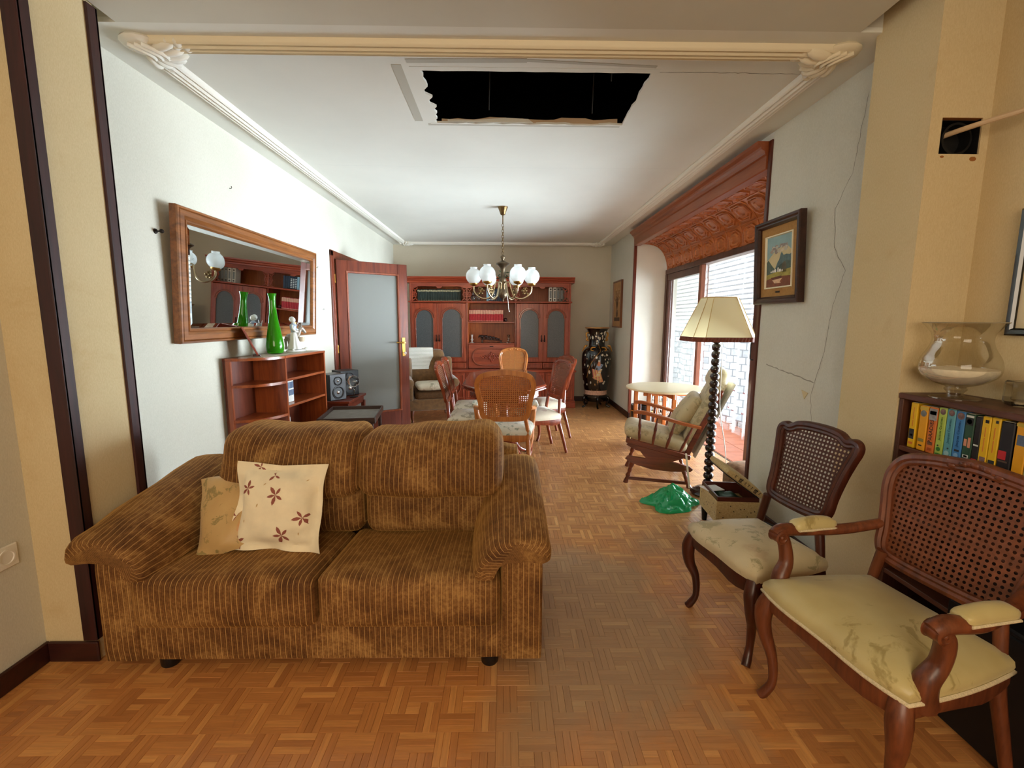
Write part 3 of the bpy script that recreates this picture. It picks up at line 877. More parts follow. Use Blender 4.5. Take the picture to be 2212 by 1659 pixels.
m1 = nd(nt, 'ShaderNodeMixShader'); m1.inputs[0].default_value = .5; lk(nt, tl.outputs[0], m1.inputs[1]); lk(nt, df.outputs[0], m1.inputs[2])
m2 = nd(nt, 'ShaderNodeMixShader'); lk(nt, fac, m2.inputs[0]); lk(nt, tr.outputs[0], m2.inputs[1]); lk(nt, m1.outputs[0], m2.inputs[2])
lk(nt, m2.outputs[0], nt.nodes['Material Output'].inputs[0])
LACE = mt
def curt(u, v):
    y = 2.75+u*6.6
    amp = .025+.02*v
    x = 2.76+amp*sin(u*122+1.5*sin(u*33))+.02*sin(u*14)
    z = .035+(2.36)*(1-v)+(.012*sin(u*260) if v > .99 else 0)
    return (x, y, z)
m = MB(); m.grid(curt, 400, 14, uvf=lambda u, v: (u*6.6, 2.36*(1-v)))
cu = thing('lace_curtain', 'white patterned lace curtain hanging across the terrace window', 'curtain', (2.76, 4.85, .035))
m.build('curtain_sheet', LACE, cu, 60, True)
m = MB(); m.tube([(2.76, 2.7, 2.40), (2.76, 9.4, 2.40)], .012, 8); m.build('curtain_rod', WHITE, cu, 40, True)
RIB = plain('red_ribbon', S(150, 44, 40), .7)
for k in range(4):
    for j in range(2):
        u = .33+.032*k; p = Vector(curt(u, .78+.1*j)); mb = MB()
        for s in (-1, 1):
            mb.add([(p.x-.012, p.y, p.z), (p.x-.012, p.y+s*.022, p.z+.014), (p.x-.012, p.y+s*.022, p.z-.014)], [(0, 1, 2)])
        mb.build('ribbon_bow', RIB, cu, 0, True)
# ================================================================== interior door on the left wall
DOORW = wood('door_wood', S(84, 32, 15), S(128, 56, 28), 'z', .38)
m = MB()
m.box(XL-.13, XL+.02, DY0-.001, DY0+.03, 0, DZ, .003).box(XL-.13, XL+.02, DY1-.03, DY1+.001, 0, DZ, .003).box(XL-.13, XL+.02, DY0+.03, DY1-.03, DZ-.03, DZ+.0, .003)
m.box(XL, XL+.018, DY0-.06, DY0+.005, 0, DZ+.05, .004).box(XL, XL+.018, DY1-.005, DY1+.06, 0, DZ+.05, .004).box(XL, XL+.018, DY0-.06, DY1+.06, DZ-.005, DZ+.055, .004)
door = structure(m, 'door_1', DOORW)
leaf = bpy.data.objects.new('door_leaf', None)
# leaf swung into the room: hinge on the near jamb, free edge towards the dining table
HXp, HYp = XL+.025, DY0+.035
LW, LH = .80, 1.985
ang = math.atan2(5.52-HYp, -1.175-HXp)
ML = Matrix.Translation((HXp, HYp, .008)) @ Matrix.Rotation(ang, 4, 'Z')
bpy.data.objects.remove(leaf)
m = MB(); t = .02
gx0, gx1, gz0, gz1 = .115, LW-.115, .30, 1.86
m.box(0, gx0, -t, t, 0, LH, .003).box(gx1, LW, -t, t, 0, LH, .003).box(gx0, gx1, -t, t, 0, gz0, .003).box(gx0, gx1, -t, t, gz1, LH, .003)
m.xf(ML); lf = m.build('door_leaf', DOORW, door)
m = MB(); m.rect_frame(gx1-gx0+.03, gz1-gz0+.03, [(0, -t-.004), (.004, -t-.008), (.018, -t-.006), (.022, -t+.004), (.022, t-.004), (.018, t+.006), (.004, t+.008), (0, t+.004)], (gz0+gz1)/2, (gx0+gx1)/2)
m.xf(ML); m.build('glass_bead', wood('door_bead_wood', S(112, 50, 26), S(156, 80, 46), 'z', .35), lf)
mt, nt, b = new_mat('frosted_door_glass')
b.inputs['Base Color'].default_value = S(176, 178, 174); b.inputs['Roughness'].default_value = .38
tr = nd(nt, 'ShaderNodeBsdfTranslucent'); tr.inputs[0].default_value = S(196, 198, 194)
tp = nd(nt, 'ShaderNodeBsdfTransparent'); tp.inputs[0].default_value = S(190, 194, 192)
m1 = nd(nt, 'ShaderNodeMixShader'); m1.inputs[0].default_value = .45; lk(nt, tr.outputs[0], m1.inputs[1]); lk(nt, b.outputs[0], m1.inputs[2])
m2 = nd(nt, 'ShaderNodeMixShader'); m2.inputs[0].default_value = .86; lk(nt, tp.outputs[0], m2.inputs[1]); lk(nt, m1.outputs[0], m2.inputs[2])
lk(nt, m2.outputs[0], nt.nodes['Material Output'].inputs[0])
bump(nt, b, noise_n(nt, coords(nt), 220, 3), .3, .002)
m = MB(); m.box(gx0, gx1, -.003, .003, gz0, gz1); m.xf(ML); m.build('door_pane', mt, lf, 0)
m = MB()   # lever handle on a long brass plate (room side) and the key
for s in (-1, 1):
    m.box(LW-.085, LW-.045, s*t, s*(t+.007), .93, 1.15, .006)
    m.tube([(LW-.065, s*(t+.005), 1.09), (LW-.065, s*(t+.05), 1.09)], .010, 10)
    m.tube(cr([(LW-.065, s*(t+.05), 1.09), (LW-.09, s*(t+.055), 1.09), (LW-.17, s*(t+.05), 1.095)], 4), [.011, .0105, .010, .0095, .009, .0085, .008, .0075, .008], 10)
m.xf(ML); m.build('door_handle', BRASS, lf)
m = MB(); m.tube([(LW-.065, -t-.006, .975), (LW-.065, -t-.04, .97)], .004, 8); m.tube([(LW-.065+.012*cos(a*pi/6), -t-.05, .97+.012*sin(a*pi/6)) for a in range(12)], .003, 6, True)
m.xf(ML); m.build('door_key', plain('steel_key', S(180, 180, 178), .3, 1.0), lf)
m = MB()
for z in (.25, 1.0, 1.75): m.tube([(HXp-.004, HYp-.022, z), (HXp-.004, HYp-.022, z+.09)], .007, 8)
m.build('door_hinge', BRASS, door)

# ================================================================== mirror on the left wall
FRW = wood('mirror_frame_wood', S(96, 54, 22), S(150, 92, 42), 'x', .38)
mir = thing('wall_mirror', 'large wall mirror in a brown wooden frame above the shelf unit', 'mirror', (XL+.008, 3.495, 1.225), rot=(rad(3.1), 0, rad(90)))
MW, MH = 1.83, .745
m = MB(); m.rect_frame(MW, MH, [(0, 0), (0, -.035), (.004, -.043), (.014, -.045), (.018, -.038), (.022, -.044), (.05, -.047), (.066, -.036), (.070, -.041), (.080, -.040), (.086, -.028), (.086, 0)], MH/2)
m.build('frame', FRW, mir, 25)
GL = plain('mirror_silver', (.72, .76, .76, 1), .015, 1.0)
m = MB(); m.box(-MW/2+.11, MW/2-.11, -.028, -.0225, .11, MH-.11); m.build('mirror_glass', GL, mir, 0)
m = MB()
vs = []
for d, y in ((.084, -.024), (.112, -.0285)):
    a, b_ = MW/2-d, MH/2-d
    vs += [(-a, y, MH/2-b_), (a, y, MH/2-b_), (a, y, MH/2+b_), (-a, y, MH/2+b_)]
m.add(vs, [(i, (i+1) % 4, 4+(i+1) % 4, 4+i) for i in range(4)]); m.build('mirror_bevel', GL, mir, 0)
m = MB(); m.box(-MW/2+.02, MW/2-.02, -.01, -.002, .02, MH-.02); m.build('backing_board', plain('hardboard', S(90, 60, 36), .8), mir)
for k, (y, z, l) in enumerate((((2.53), 1.815, 'black iron hook in the wall beside the top left of the mirror'),)):
    mb = MB(); mb.tube([(XL, y, z), (XL+.03, y, z)], .004, 8); mb.ball((XL+.034, y, z), .011, 8, 6); mb.lathe([(.014, 0), (.012, .006), (.004, .008)], 12, M=Matrix.Translation((XL, y, z)) @ Matrix.Rotation(rad(90), 4, 'Y'))
    single(mb, 'wall_hook', IRON, l, 'hook')
def wall_nail(y, z, label):
    mb = MB(); mb.tube(cr([(XL, y, z), (XL+.012, y, z), (XL+.016, y, z+.006), (XL+.013, y, z+.014)], 3), .0022, 6)
    single(mb, 'picture_nail', IRON, label, 'nail', 'bent nails in the left wall')
for (px_, y, z, l) in ((0, 2.12, 2.03, 'bent nail in the left wall beside the dark corner strip, above the other'), (0, 3.24, 2.22, 'bent nail in the left wall high above the mirror'),
                       (0, 2.21, 1.50, 'bent nail in the left wall beside the dark corner strip, lower than the mirror top'), (0, 4.62, 1.86, 'bent nail in the left wall between mirror and door, upper'), (0, 4.72, 1.46, 'bent nail in the left wall between mirror and door, lower')):
    wall_nail(y, z, l)

# ================================================================== framed landscape on the right wall
PF = wood('picture_frame_dark', S(34, 16, 11), S(66, 34, 22), 'x', .35)
pic = thing('framed_painting', 'small landscape painting in a deep dark frame with tan mount', 'painting', (XR-.004, 2.95, 1.475), rot=(rad(3.0), 0, rad(-90)))
PW, PH = .485, .525
m = MB(); m.rect_frame(PW, PH, [(0, 0), (0, -.036), (.006, -.042), (.016, -.042), (.026, -.034), (.034, -.036), (.046, -.022), (.046, 0)], PH/2)
m.build('frame', PF, pic, 25)
m = MB(); m.rect_frame(PW-.088, PH-.088, [(0, -.012), (.052, -.014), (.052, -.006), (0, -.006)], PH/2); m.build('mount', plain('tan_mount', S(166, 122, 64), .8, var=.1, vscale=60), pic, 0)
m = MB(); m.rect_frame(PW-.192, PH-.192, [(0, -.012), (.002, -.020), (.008, -.020), (.012, -.010), (.012, -.006)], PH/2); m.build('inner_slip', plain('cream_slip', S(236, 226, 196), .5), pic, 25)
cw_, ch_ = PW-.212, PH-.212
canvas_m = plain('canvas_sky', S(140, 168, 168), .7, var=.15, vscale=9)
m = MB(); m.box(-cw_/2, cw_/2, -.010, -.004, PH/2-ch_/2, PH/2+ch_/2); cv = m.build('canvas', canvas_m, pic, 0)
def paint(poly, col, k, var=.25, vs_=40):
    mb = MB(); mb.prism([(x*cw_/2, PH/2+z*ch_/2) for x, z in poly], 'y', -.0101-.0002*k, -.0099-.0002*k)
    mb.build('brush_patch', plain('paint', col, .6, var=var, vscale=vs_), cv, 0)
paint([(-1, .05), (-1, -.5), (1, -.5), (1, .3), (.6, .55), (-.2, .5)], S(196, 178, 134), 1, .12, 8)
r_ = random.Random(3)
for k in range(34):
    cx, cz = r_.uniform(-.6, .6), r_.uniform(.36, .62); rr = r_.uniform(.04, .10)
    paint([(cx+rr*1.5*cos(a)*r_.uniform(.7, 1.2), cz+rr*.8*sin(a)*r_.uniform(.7, 1.2)) for a in [i*pi/5 for i in range(10)]], S(*r_.choice([(206, 190, 160), (160, 146, 132), (186, 178, 160), (140, 126, 118)])), 2+k*.05, .12)
paint([(-.35, -.35), (-.1, -.02), (0, .05), (.12, .28), (.2, .34), (.34, .2), (.55, .22), (.8, .18), (1, .26), (1, -.4)], S(86, 108, 108), 5)
paint([(-1, .02), (-.85, .1), (-.7, -.02), (-.5, -.18), (-.3, -.3), (0, -.4), (1, -.42), (1, -.1), (.7, -.05), (.55, .0), (.35, -.12), (.1, -.2), (-.3, -.5), (-1, -.55)], S(76, 92, 80), 6)
paint([(.2, -.45), (.25, -.15), (.4, -.02), (.55, -.1), (.6, -.45)], S(92, 86, 66), 7)
paint([(-1, -.5), (-.3, -.42), (1, -.32), (1, -.7), (-1, -.8)], S(160, 146, 66), 7)
paint([(-1, -1), (-1, -.7), (-.5, -.62), (.3, -.6), (1, -.62), (1, -1)], S(120, 66, 36), 8)
paint([(-.6, -.62), (.2, -.58), (.3, -.68), (-.5, -.72)], S(96, 50, 30), 9)
paint([(-.5, -.72), (.3, -.68), (.1, -.8), (.2, -.86), (-.3, -.86)], S(206, 170, 132), 9)
for k, (a, w, h) in enumerate(((-.45, .12, .1), (-.28, .16, .14), (-.05, .1, .2), (.1, .14, .12), (.27, .1, .09), (-.6, .1, .07))):
    paint([(a-w/2, -.42), (a-w/2, -.42+h*.7), (a, -.42+h), (a+w/2, -.42+h*.7), (a+w/2, -.42)], S(232, 228, 218), 9, .05)
m = MB(); m.box(-.022, .022, -.0165, -.014, .068, .079, .001); m.build('name_plate', plain('dark_plaque', S(44, 34, 26), .4, .4), pic)
# narrow picture far right
pic2 = thing('framed_print', 'narrow framed print of a vase of flowers on brown paper beside the tall vase', 'picture', (XR-.002, 7.2, 1.26), rz=-90)
QW, QH = .52, .71
m = MB(); m.rect_frame(QW, QH, [(0, 0), (0, -.03), (.018, -.03), (.022, -.02), (.022, 0)], QH/2); m.build('frame', wood('print_frame_wood', S(96, 52, 26), S(136, 84, 46), 'z'), pic2, 25)
m = MB(); m.box(-QW/2+.02, QW/2-.02, -.016, -.006, .02, QH-.02); pp = m.build('print_paper', plain('brown_print_paper', S(176, 132, 86), .8, var=.08, vscale=12), pic2, 0)
m = MB()
DARKP = plain('print_ink_brown', S(84, 60, 44), .8)
m.lathe([(.02, 0), (.045, .02), (.05, .06), (.03, .1), (.035, .11)], 12, (0, -.0165, .16), 1, .02)
for k in range(9):
    a = -.5+k*.125; m.tube([(0, -.0172, .27), (a*.12, -.0172, .36+.03*(k % 3)), (a*.32, -.0172, .46+.05*((k*2) % 4))], .003, 4)
m.box(-.17, .17, -.0172, -.0165, .10, .155); m.build('print_drawing', DARKP, pp, 40)
m = MB()
for k in range(12):
    a = -.6+k*.11; m.ball((a*.25, -.0170, .40+.045*((k*3) % 5)), .013, 7, 5, 1, .06, 1)
m.build('print_blossom', plain('print_pale', S(206, 180, 140), .8), pp)

# black frame cut off by the right edge of the view
bf = thing('black_framed_picture', 'picture in a glossy black frame on the right wall above the glass block', 'picture', (XN-.003, 1.36, 1.315), rz=-90)
m = MB(); m.rect_frame(.60, .44, [(0, 0), (0, -.022), (.006, -.028), (.020, -.028), (.026, -.02), (.026, 0)], .22); m.build('frame', BLACKGL, bf, 25)
m = MB(); m.box(-.28, .28, -.012, -.004, .02, .42); m.build('paper', plain('frame_paper', S(220, 206, 172), .8), bf, 0)
# conduit in the broken wall box
m = MB(); m.tube(cr([(1.685, 1.90, 2.072), (1.72, 1.80, 2.078), (1.765, 1.64, 2.075), (1.80, 1.45, 2.06), (1.815, 1.2, 2.03)], 4), .0095, 10)
single(m, 'conduit_pipe', plain('cream_conduit', S(206, 178, 142), .5), 'cream plastic conduit pipe sticking out of the broken wall box', 'pipe')
# socket plate on the near left wall
m = MB(); m.box(XL, XL+.008, 1.575, 1.66, .45, .535, .004)
sk = single(m, 'wall_socket', WHITE, 'white socket plate low on the left wall at the picture edge', 'socket')
m = MB(); m.lathe([(.03, 0), (.03, .004), (.024, .004), (.022, .001)], 18, M=Matrix.Translation((.004, 0, .0425)) @ Matrix.Rotation(rad(90), 4, 'Y')); m.build('socket_well', WHITE, sk)

# ================================================================== sofa
mt, nt, b = new_mat('striped_brown_velvet')
uvn = nd(nt, 'ShaderNodeUVMap'); uvn.uv_map = 'UVMap'
sx = nd(nt, 'ShaderNodeSeparateXYZ'); lk(nt, uvn.outputs[0], sx.inputs[0])
ov = coords(nt)
n1 = noise_n(nt, ov, 6.5, 5, .65, .6); n2 = noise_n(nt, coords(nt, 'Object', (60, 14, 60)), 1.5, 4, .7)
f = mth(nt, 'ADD', mth(nt, 'MULTIPLY', n1, .7), mth(nt, 'MULTIPLY', n2, .38))
basec = ramp(nt, f, [(.40, S(84, 52, 26)), (.54, S(120, 81, 42)), (.68, S(166, 124, 72))]).outputs[0]
u_ = mth(nt, 'MULTIPLY', sx.outputs[0], 1/.0205)
fr = mth(nt, 'FRACT', u_)
st = mth(nt, 'LESS_THAN', mth(nt, 'ABSOLUTE', mth(nt, 'SUBTRACT', fr, .5)), .055)
rib = mth(nt, 'SINE', mth(nt, 'MULTIPLY', u_, 2*pi*3))
ribc = ramp(nt, mth(nt, 'MULTIPLY_ADD', rib, .5, .5), [(0, (.72, .72, .72, 1)), (1, (1.06, 1.06, 1.06, 1))]).outputs[0]
basec = mixc(nt, 1.0, basec, ribc, 'MULTIPLY')
basec = mixc(nt, mth(nt, 'MULTIPLY', st, .85), basec, S(186, 146, 88))
lk(nt, basec, b.inputs['Base Color'])
b.inputs['Roughness'].default_value = .75; b.inputs['Sheen Weight'].default_value = .5; b.inputs['Sheen Roughness'].default_value = .4
b.inputs['Sheen Tint'].default_value = S(214, 160, 84); b.inputs['Specular IOR Level'].default_value = .2
bump(nt, b, mth(nt, 'ADD', mth(nt, 'MULTIPLY', rib, .3), mth(nt, 'ADD', mth(nt, 'MULTIPLY', st, .8), n2)), .35, .002)
VELV = mt
sofa = thing('sofa', 'brown striped corduroy velvet two-seater sofa', 'sofa', (-.71, 2.05, 0))
def bx(x0, x1, y0, y1, z0, z1, r=.02, bulge=(0, 0, 0), n=(14, 8, 8), uvk=0, deform=None, name='panel'):
    c = ((x0+x1)/2, (y0+y1)/2, (z0+z1)/2)
    mb = MB(); mb.cushion(c, ((x1-x0)/2, (y1-y0)/2, (z1-z0)/2), r, bulge, seg=n, uvk=uvk, deform=deform)
    off = c[uvk]; mb.uv = [(u+off, v) for u, v in mb.uv]
    return mb.build(name, VELV, sofa, 60, True)
bx(-1.42, -.01, 1.655, 2.46, .045, .235, .012, name='base')
bx(-1.548, -1.405, 1.648, 2.50, .04, .475, .018, name='arm_panel')
bx(-.018, .150, 1.648, 2.50, .04, .475, .018, name='arm_panel')
bx(-1.42, .08, 2.36, 2.52, .05, .70, .05, (0, .01, .02), name='back_frame')
# arm pads: a slab over the arm with a fat roll down the inner side, rising to the back
def arm_pad(side):
    sec = [(-.012, .487), (-.006, .515), (.012, .538), (.05, .548), (.12, .550), (.17, .546), (.205, .530), (.232, .500), (.258, .455), (.276, .418), (.280, .402), (.268, .392), (.235, .392), (.215, .402), (.203, .428), (.19, .452), (.16, .464), (.08, .466), (.012, .462), (-.008, .472)]
    ys = [0, .012, .04, .12, .22, .33, .45, .57, .68, .76, .80]
    rings = []; uvs = []
    acc = [0]
    for i in range(1, len(sec)): acc.append(acc[-1]+math.hypot(sec[i][0]-sec[i-1][0], sec[i][1]-sec[i-1][1]))
    cxm, czm = .13, .48
    for k, y in enumerate(ys):
        t = y/.80
        lift = .125*min(1, t*1.15)**.8*(1 if t < .92 else 1-(t-.92)*2.2)
        shr = {0: .90, 1: .97}.get(k, .95 if k == len(ys)-1 else 1.0)
        ring = []; uvr = []
        for (x, z), a in zip(sec, acc):
            zz = z+lift*max(0, (z-.40)/.15)**1.0*(1 if z > .475 or x > .2 else .15)
            xx = x*(1+.10*sin(pi*t)) if x > .2 else x
            xx = cxm+(xx-cxm)*shr; zz = czm+(zz-czm)*shr
            wob = .004*sin(y*37+x*20)
            X = (-1.612+xx) if side < 0 else (.165-xx)
            ring.append((X, 1.612+y, zz+wob)); uvr.append((a, y))
        rings.append(ring); uvs.append(uvr)
    # stripe coordinate follows x on the front cap
    mb = MB(); mb.rings(rings, True, True, uvs)
    mb.build('arm_pad', VELV, sofa, 60, True)
arm_pad(-1); arm_pad(1)
def seat_def(p):
    return Vector((p.x, p.y, p.z-.05*(p.y+.27)/.54*(1 if p.z > 0 else .2)+.006*sin(p.x*13)*(p.z > 0)))
for (a, c) in ((-1.405, -.716), (-.710, -.016)):
    bx(a, c, 1.618, 2.16, .195, .405, .035, (.0, .012, .018), (20, 16, 8), deform=seat_def, name='seat_cushion')
for (a, c) in ((-1.28, -.662), (-.655, -.03)):
    bx(a, c, 2.06, 2.36, .36, .62, .06, (.0, .02, .0), (18, 8, 10), name='back_cushion')
def bp_def(k):
    def f(p):
        sag = -.018*cos(p.x*4.2+k)*(p.z > 0)*abs(p.z)/.15
        return Vector((p.x, p.y+.10*(p.z/.15)*.5+.008*sin(p.x*17+p.z*20+k), p.z+sag+.006*sin(p.x*23+k)*(p.z > 0)))
    return f
bx(-1.285, -.655, 2.00, 2.29, .565, .872, .075, (.01, .03, .008), (24, 12, 14), deform=bp_def(0), name='back_pillow')
bx(-.665, -.015, 1.985, 2.275, .575, .852, .075, (.01, .035, .008), (24, 12, 14), deform=bp_def(2), name='back_pillow')
for (x, y) in ((-1.33, 1.70), (-.06, 1.70), (-1.33, 2.44), (-.06, 2.44)):
    mb = MB(); mb.lathe([(.03, 0), (.034, .006), (.036, .045)], 16, (x, y, 0)); mb.build('foot', BLACK, sofa, 35, True)

# ---- loose pillows on the sofa
def pillow(name, label, loc, rot, w, h, thick, fl, mat, wave=.006, seed=0):
    t = thing(name, label, 'cushion', loc, rot=rot)
    def f(u, v, s, off=0.0):
        a, b_ = 2*u-1, 2*v-1
        ia, ib = min(1, abs(a)/(1-fl)), min(1, abs(b_)/(1-fl))
        th = thick*((1-ia**2.6)*(1-ib**2.6))**.5
        k = 1-.07*(1-abs(a))*abs(b_)**3-.0
        k2 = 1-.07*(1-abs(b_))*abs(a)**3
        wv = wave*sin(7*a+5*b_+seed)*(max(abs(a), abs(b_))**3)*2
        wr = .004*sin(11*a*b_+9*b_+seed)
        return Vector((a*w/2*k2, s*(th+off)+wv+(wr if th > .01 else 0)*s, (b_*.5*k+.5)*h))
    mb = MB(); N = 26
    mb.grid(lambda u, v: f(u, v, -1, .001), N, N); mb.grid(lambda u, v: f(u, v, 1, .001), N, N)
    mb.build('cover', mat, t, 60)
    return t, f
CREAM = plain('cream_linen', S(236, 224, 194), .85, var=.07, vscale=14, sheen=.2)
pl, pf = pillow('print_pillow', 'cream square pillow printed with dusty-red leaves', (-.965, 1.835, .397), (rad(-17), rad(1.5), rad(-2)), .385, .37, .058, .20, CREAM, .007, 1)
LEAFR = plain('leaf_print_red', S(146, 84, 72), .85); LEAFT = plain('leaf_print_tan', S(200, 172, 124), .85)
def leaf_star(cu_, cv_, s, rot, n, mat, nm):
    mb = MB()
    for k in range(n):
        a = rot+2*pi*k/n*(.92)
        L = s*(1 if k % 2 else .8)
        pts = [(0, 0), (.45, .17), (.75, .14), (1, 0), (.75, -.14), (.45, -.17)]
        vs = []
        for (x, y) in pts:
            u = cu_+(x*cos(a)-y*sin(a))*L; v = cv_+(x*sin(a)+y*cos(a))*L
            vs.append(pf(min(.999, max(.001, u)), min(.999, max(.001, v)), -1, .0022))
        mb.add(vs, [(0, 1, 5), (1, 2, 4, 5), (2, 3, 4)])
    mb.build(nm, mat, pl, 60)
for a in ((.20, .70, .055, .4, 5), (.52, .64, .065, 1.1, 5), (.82, .40, .065, 2.2, 5), (.62, .20, .065, .9, 5), (.10, .10, .07, .5, 5), (.24, .95, .05, 1.4, 4), (.47, .86, .05, 2.0, 3), (.03, .38, .05, .7, 3)):
    leaf_star(a[0], a[1], a[2]*1.75, a[3], a[4], LEAFR, 'leaf_print')
for a in ((.36, .74, .05, .8, 1), (.33, .50, .06, 1.2, 1), (.80, .80, .05, .6, 1), (.18, .32, .05, 1.5, 1), (.78, .2, .05, 1.4, 1)):
    leaf_star(*a, LEAFT, 'pale_leaf_print')
GOLDF = floral('gold_brocade', S(186, 150, 96), S(204, 172, 116), S(128, 116, 66), S(196, 130, 78), 20)
pillow('brocade_pillow', 'gold brocade pillow lying flat behind the leaf-print pillow', (-1.08, 1.84, .405), (rad(-38), rad(-10), rad(10)), .40, .36, .05, .03, GOLDF, .004, 5)
# ================================================================== shelf unit on the left wall
SHW = wood('shelf_wood', S(112, 48, 20), S(164, 84, 40), 'y', .3, coat=.25)
SHWZ = wood('shelf_wood_upright', S(112, 48, 20), S(164, 84, 40), 'z', .3, coat=.25)
SHB = wood('shelf_back_wood', S(74, 30, 16), S(112, 50, 26), 'z', .4)
DUST = plain('dusty_cloth', S(190, 184, 166), .85, var=.1, vscale=30)
bc = thing('shelf_unit', 'reddish wooden shelf unit with rounded open end under the mirror', 'shelf unit', (-1.815, 2.985, 0), rz=-5.0)
D_, L0, L1, HT = .255, .30, .87, 1.11
m = MB(); m.box(0, .02, 0, L1, 0, HT, .002); m.build('back_panel', SHB, bc)
m = MB(); m.box(.0, D_, L0-.018, L0, 0, HT-.018, .002); m.build('upright', SHWZ, bc)
m = MB(); m.box(.0, D_, L1-.018, L1, 0, HT-.018, .002); m.build('upright', SHWZ, bc)
m = MB(); m.box(.0, .05, .0, .018, 0, HT-.018, .002); m.build('upright', SHWZ, bc)
def qshelf(z, th=.018):
    pts = [(0, L0-.018)]+[(0, 0)]
    for k in range(13):
        a = pi/2*k/12
        pts.append((.02+(D_-.02)*sin(a), (L0-.018)*(1-cos(a))*.98+.0))
    pts.append((D_, L0-.018))
    mb = MB(); mb.prism(pts, 'z', z-th, z); return mb
for z in (.935, .705, .30, .08): qshelf(z).build('end_shelf', SHW, bc)
m = qshelf(HT, .018); m.box(0, D_+.004, L0-.018, L1, HT-.018, HT, .003); m.build('top_board', SHW, bc)
for z in (.945, .755, .40, .08):
    m = MB(); m.box(.02, D_-.004, L0, L1-.018, z-.018, z, .002); m.build('shelf_board', SHW, bc)
m = MB(); m.box(D_-.02, D_-.001, L0, L1-.018, .08, .382, .003); m.build('cupboard_door', SHWZ, bc)
def wpos(x, y, z):
    a = rad(-5.0); return Vector((-1.815+x*cos(a)-y*sin(a), 2.985+x*sin(a)+y*cos(a), z))
# runner cloth on top
mb = MB(); mb.box(.03, D_-.05, .12, L1-.04, HT+.0005, HT+.0025); cl = mb.build('runner', DUST); cl.location = bc.location; cl.rotation_euler = bc.rotation_euler
tag(cl, 'thin pale runner cloth on top of the shelf unit under the figurine', 'cloth')
# green glass vase
GG = glassy('green_glass', (.10, .62, .06, 1), .03, 1.45)
mt, nt, b = new_mat('green_bottle_glass')
b.inputs['Base Color'].default_value = S(60, 170, 24); b.inputs['Roughness'].default_value = .06; b.inputs['Transmission Weight'].default_value = .55; b.inputs['IOR'].default_value = 1.2
b.inputs['Coat Weight'].default_value = .5
vpos = wpos(.10, .43, HT+.003)
m = MB(); m.lathe([(.036, 0), (.052, .006), (.060, .03), (.061, .06), (.056, .10), (.046, .16), (.034, .23), (.026, .29), (.022, .34), (.021, .38), (.024, .41), (.030, .432), (.028, .432), (.022, .41), (.019, .38), (.020, .34), (.024, .29), (.032, .23), (.044, .16), (.054, .10), (.058, .06), (.055, .03), (.04, .012)], 32, tuple(vpos))
single(m, 'glass_vase', mt, 'tall green glass bottle vase with flared lip on the shelf unit', 'vase')
# little slanted photo holder seen edge-on
fp = wpos(.10, .20, HT+.001)
ph = thing('photo_stand', 'slanted red-brown photo frame on a small base, seen edge-on', 'photo frame', tuple(fp), rz=-62)
m = MB(); m.box(-.055, .055, -.02, .03, 0, .014, .003); m.build('base', DKWOOD, ph)
m = MB(); m.box(-.085, .085, -.006, .004, 0, .205, .002); m.xf(Matrix.Translation((0, .012, .012)) @ Matrix.Rotation(rad(0), 4, 'Z') @ Matrix.Rotation(rad(24), 4, 'X'))
m.build('frame', wood('photo_frame_wood', S(96, 30, 20), S(136, 52, 34), 'z', .3), ph)
# porcelain figurine: woman beside a donkey with baskets
PORC = plain('porcelain', S(214, 214, 210), .12, coat=.6, var=.05, vscale=25); PORCB = plain('porcelain_blue', S(150, 166, 184), .12, coat=.6); PORCG = plain('porcelain_brown', S(150, 140, 128), .15, coat=.6, var=.15, vscale=30)
gp = wpos(.12, .68, HT+.003)
fg = thing('porcelain_figurine', 'glazed porcelain figurine of a woman beside a donkey with baskets', 'figurine', tuple(gp), rz=80)
m = MB(); m.lathe([(.085, 0), (.09, .006), (.085, .014), (.06, .022), (.02, .026)], 24, (0, 0, 0), 1.15, .62); m.build('base', PORC, fg)
m = MB()   # skirt with folds and apron
def skirt(u, v):
    a = 2*pi*u; r = .05-.030*v**.8+.004*sin(9*a)*(1-v)
    return (-.03+r*cos(a)*(1.0+.15*(1-v)), -.005+r*sin(a), .02+.13*v)
m.grid(skirt, 40, 8, cu=True)
m.build('skirt', PORC, fg, 60)
m = MB(); m.lathe([(.019, 0), (.021, .015), (.027, .045), (.026, .06), (.012, .072)], 16, (-.03, -.005, .148), 1.1, .85); m.build('bodice', PORCB, fg, 60)
m = MB(); m.ball((-.034, -.008, .243), .0195, 14, 10, 1, 1, 1.15); m.ball((-.03, .002, .248), .022, 14, 9, 1, 1, 1.05); m.tube([(-.03, -.005, .214), (-.033, -.007, .232)], .008, 8)
m.tube(cr([(-.05, -.012, .206), (-.062, -.02, .18), (-.045, -.034, .158), (-.02, -.034, .155)], 4), .008, 8); m.tube(cr([(-.01, -.0, .206), (.004, .0, .18), (.02, -.01, .165)], 4), .008, 8)
m.build('head_and_arms', PORC, fg, 60)
m = MB()   # donkey
body = [(-.06, .035, .10), (-.03, .035, .112), (.01, .034, .112), (.045, .03, .115), (.065, .024, .135), (.08, .018, .165), (.092, .010, .178), (.112, 0.0, .158), (.124, -.004, .142)]
m.tube(cr(body, 4), lerp_list([.018, .027, .028, .026, .021, .017, .018, .013, .010], len(cr(body, 4))), 12)
for s in (-1, 1): m.tube([(.088, .012+s*.006, .19), (.083, .012+s*.014, .225)], [.006, .002], 6)
for (x, y) in ((-.055, .022), (-.055, .05), (.04, .018), (.04, .045)): m.tube([(x, y, .10), (x+.004, y, .05), (x, y, .018)], [.012, .008, .009], 8)
m.build('donkey', PORCG, fg, 60)
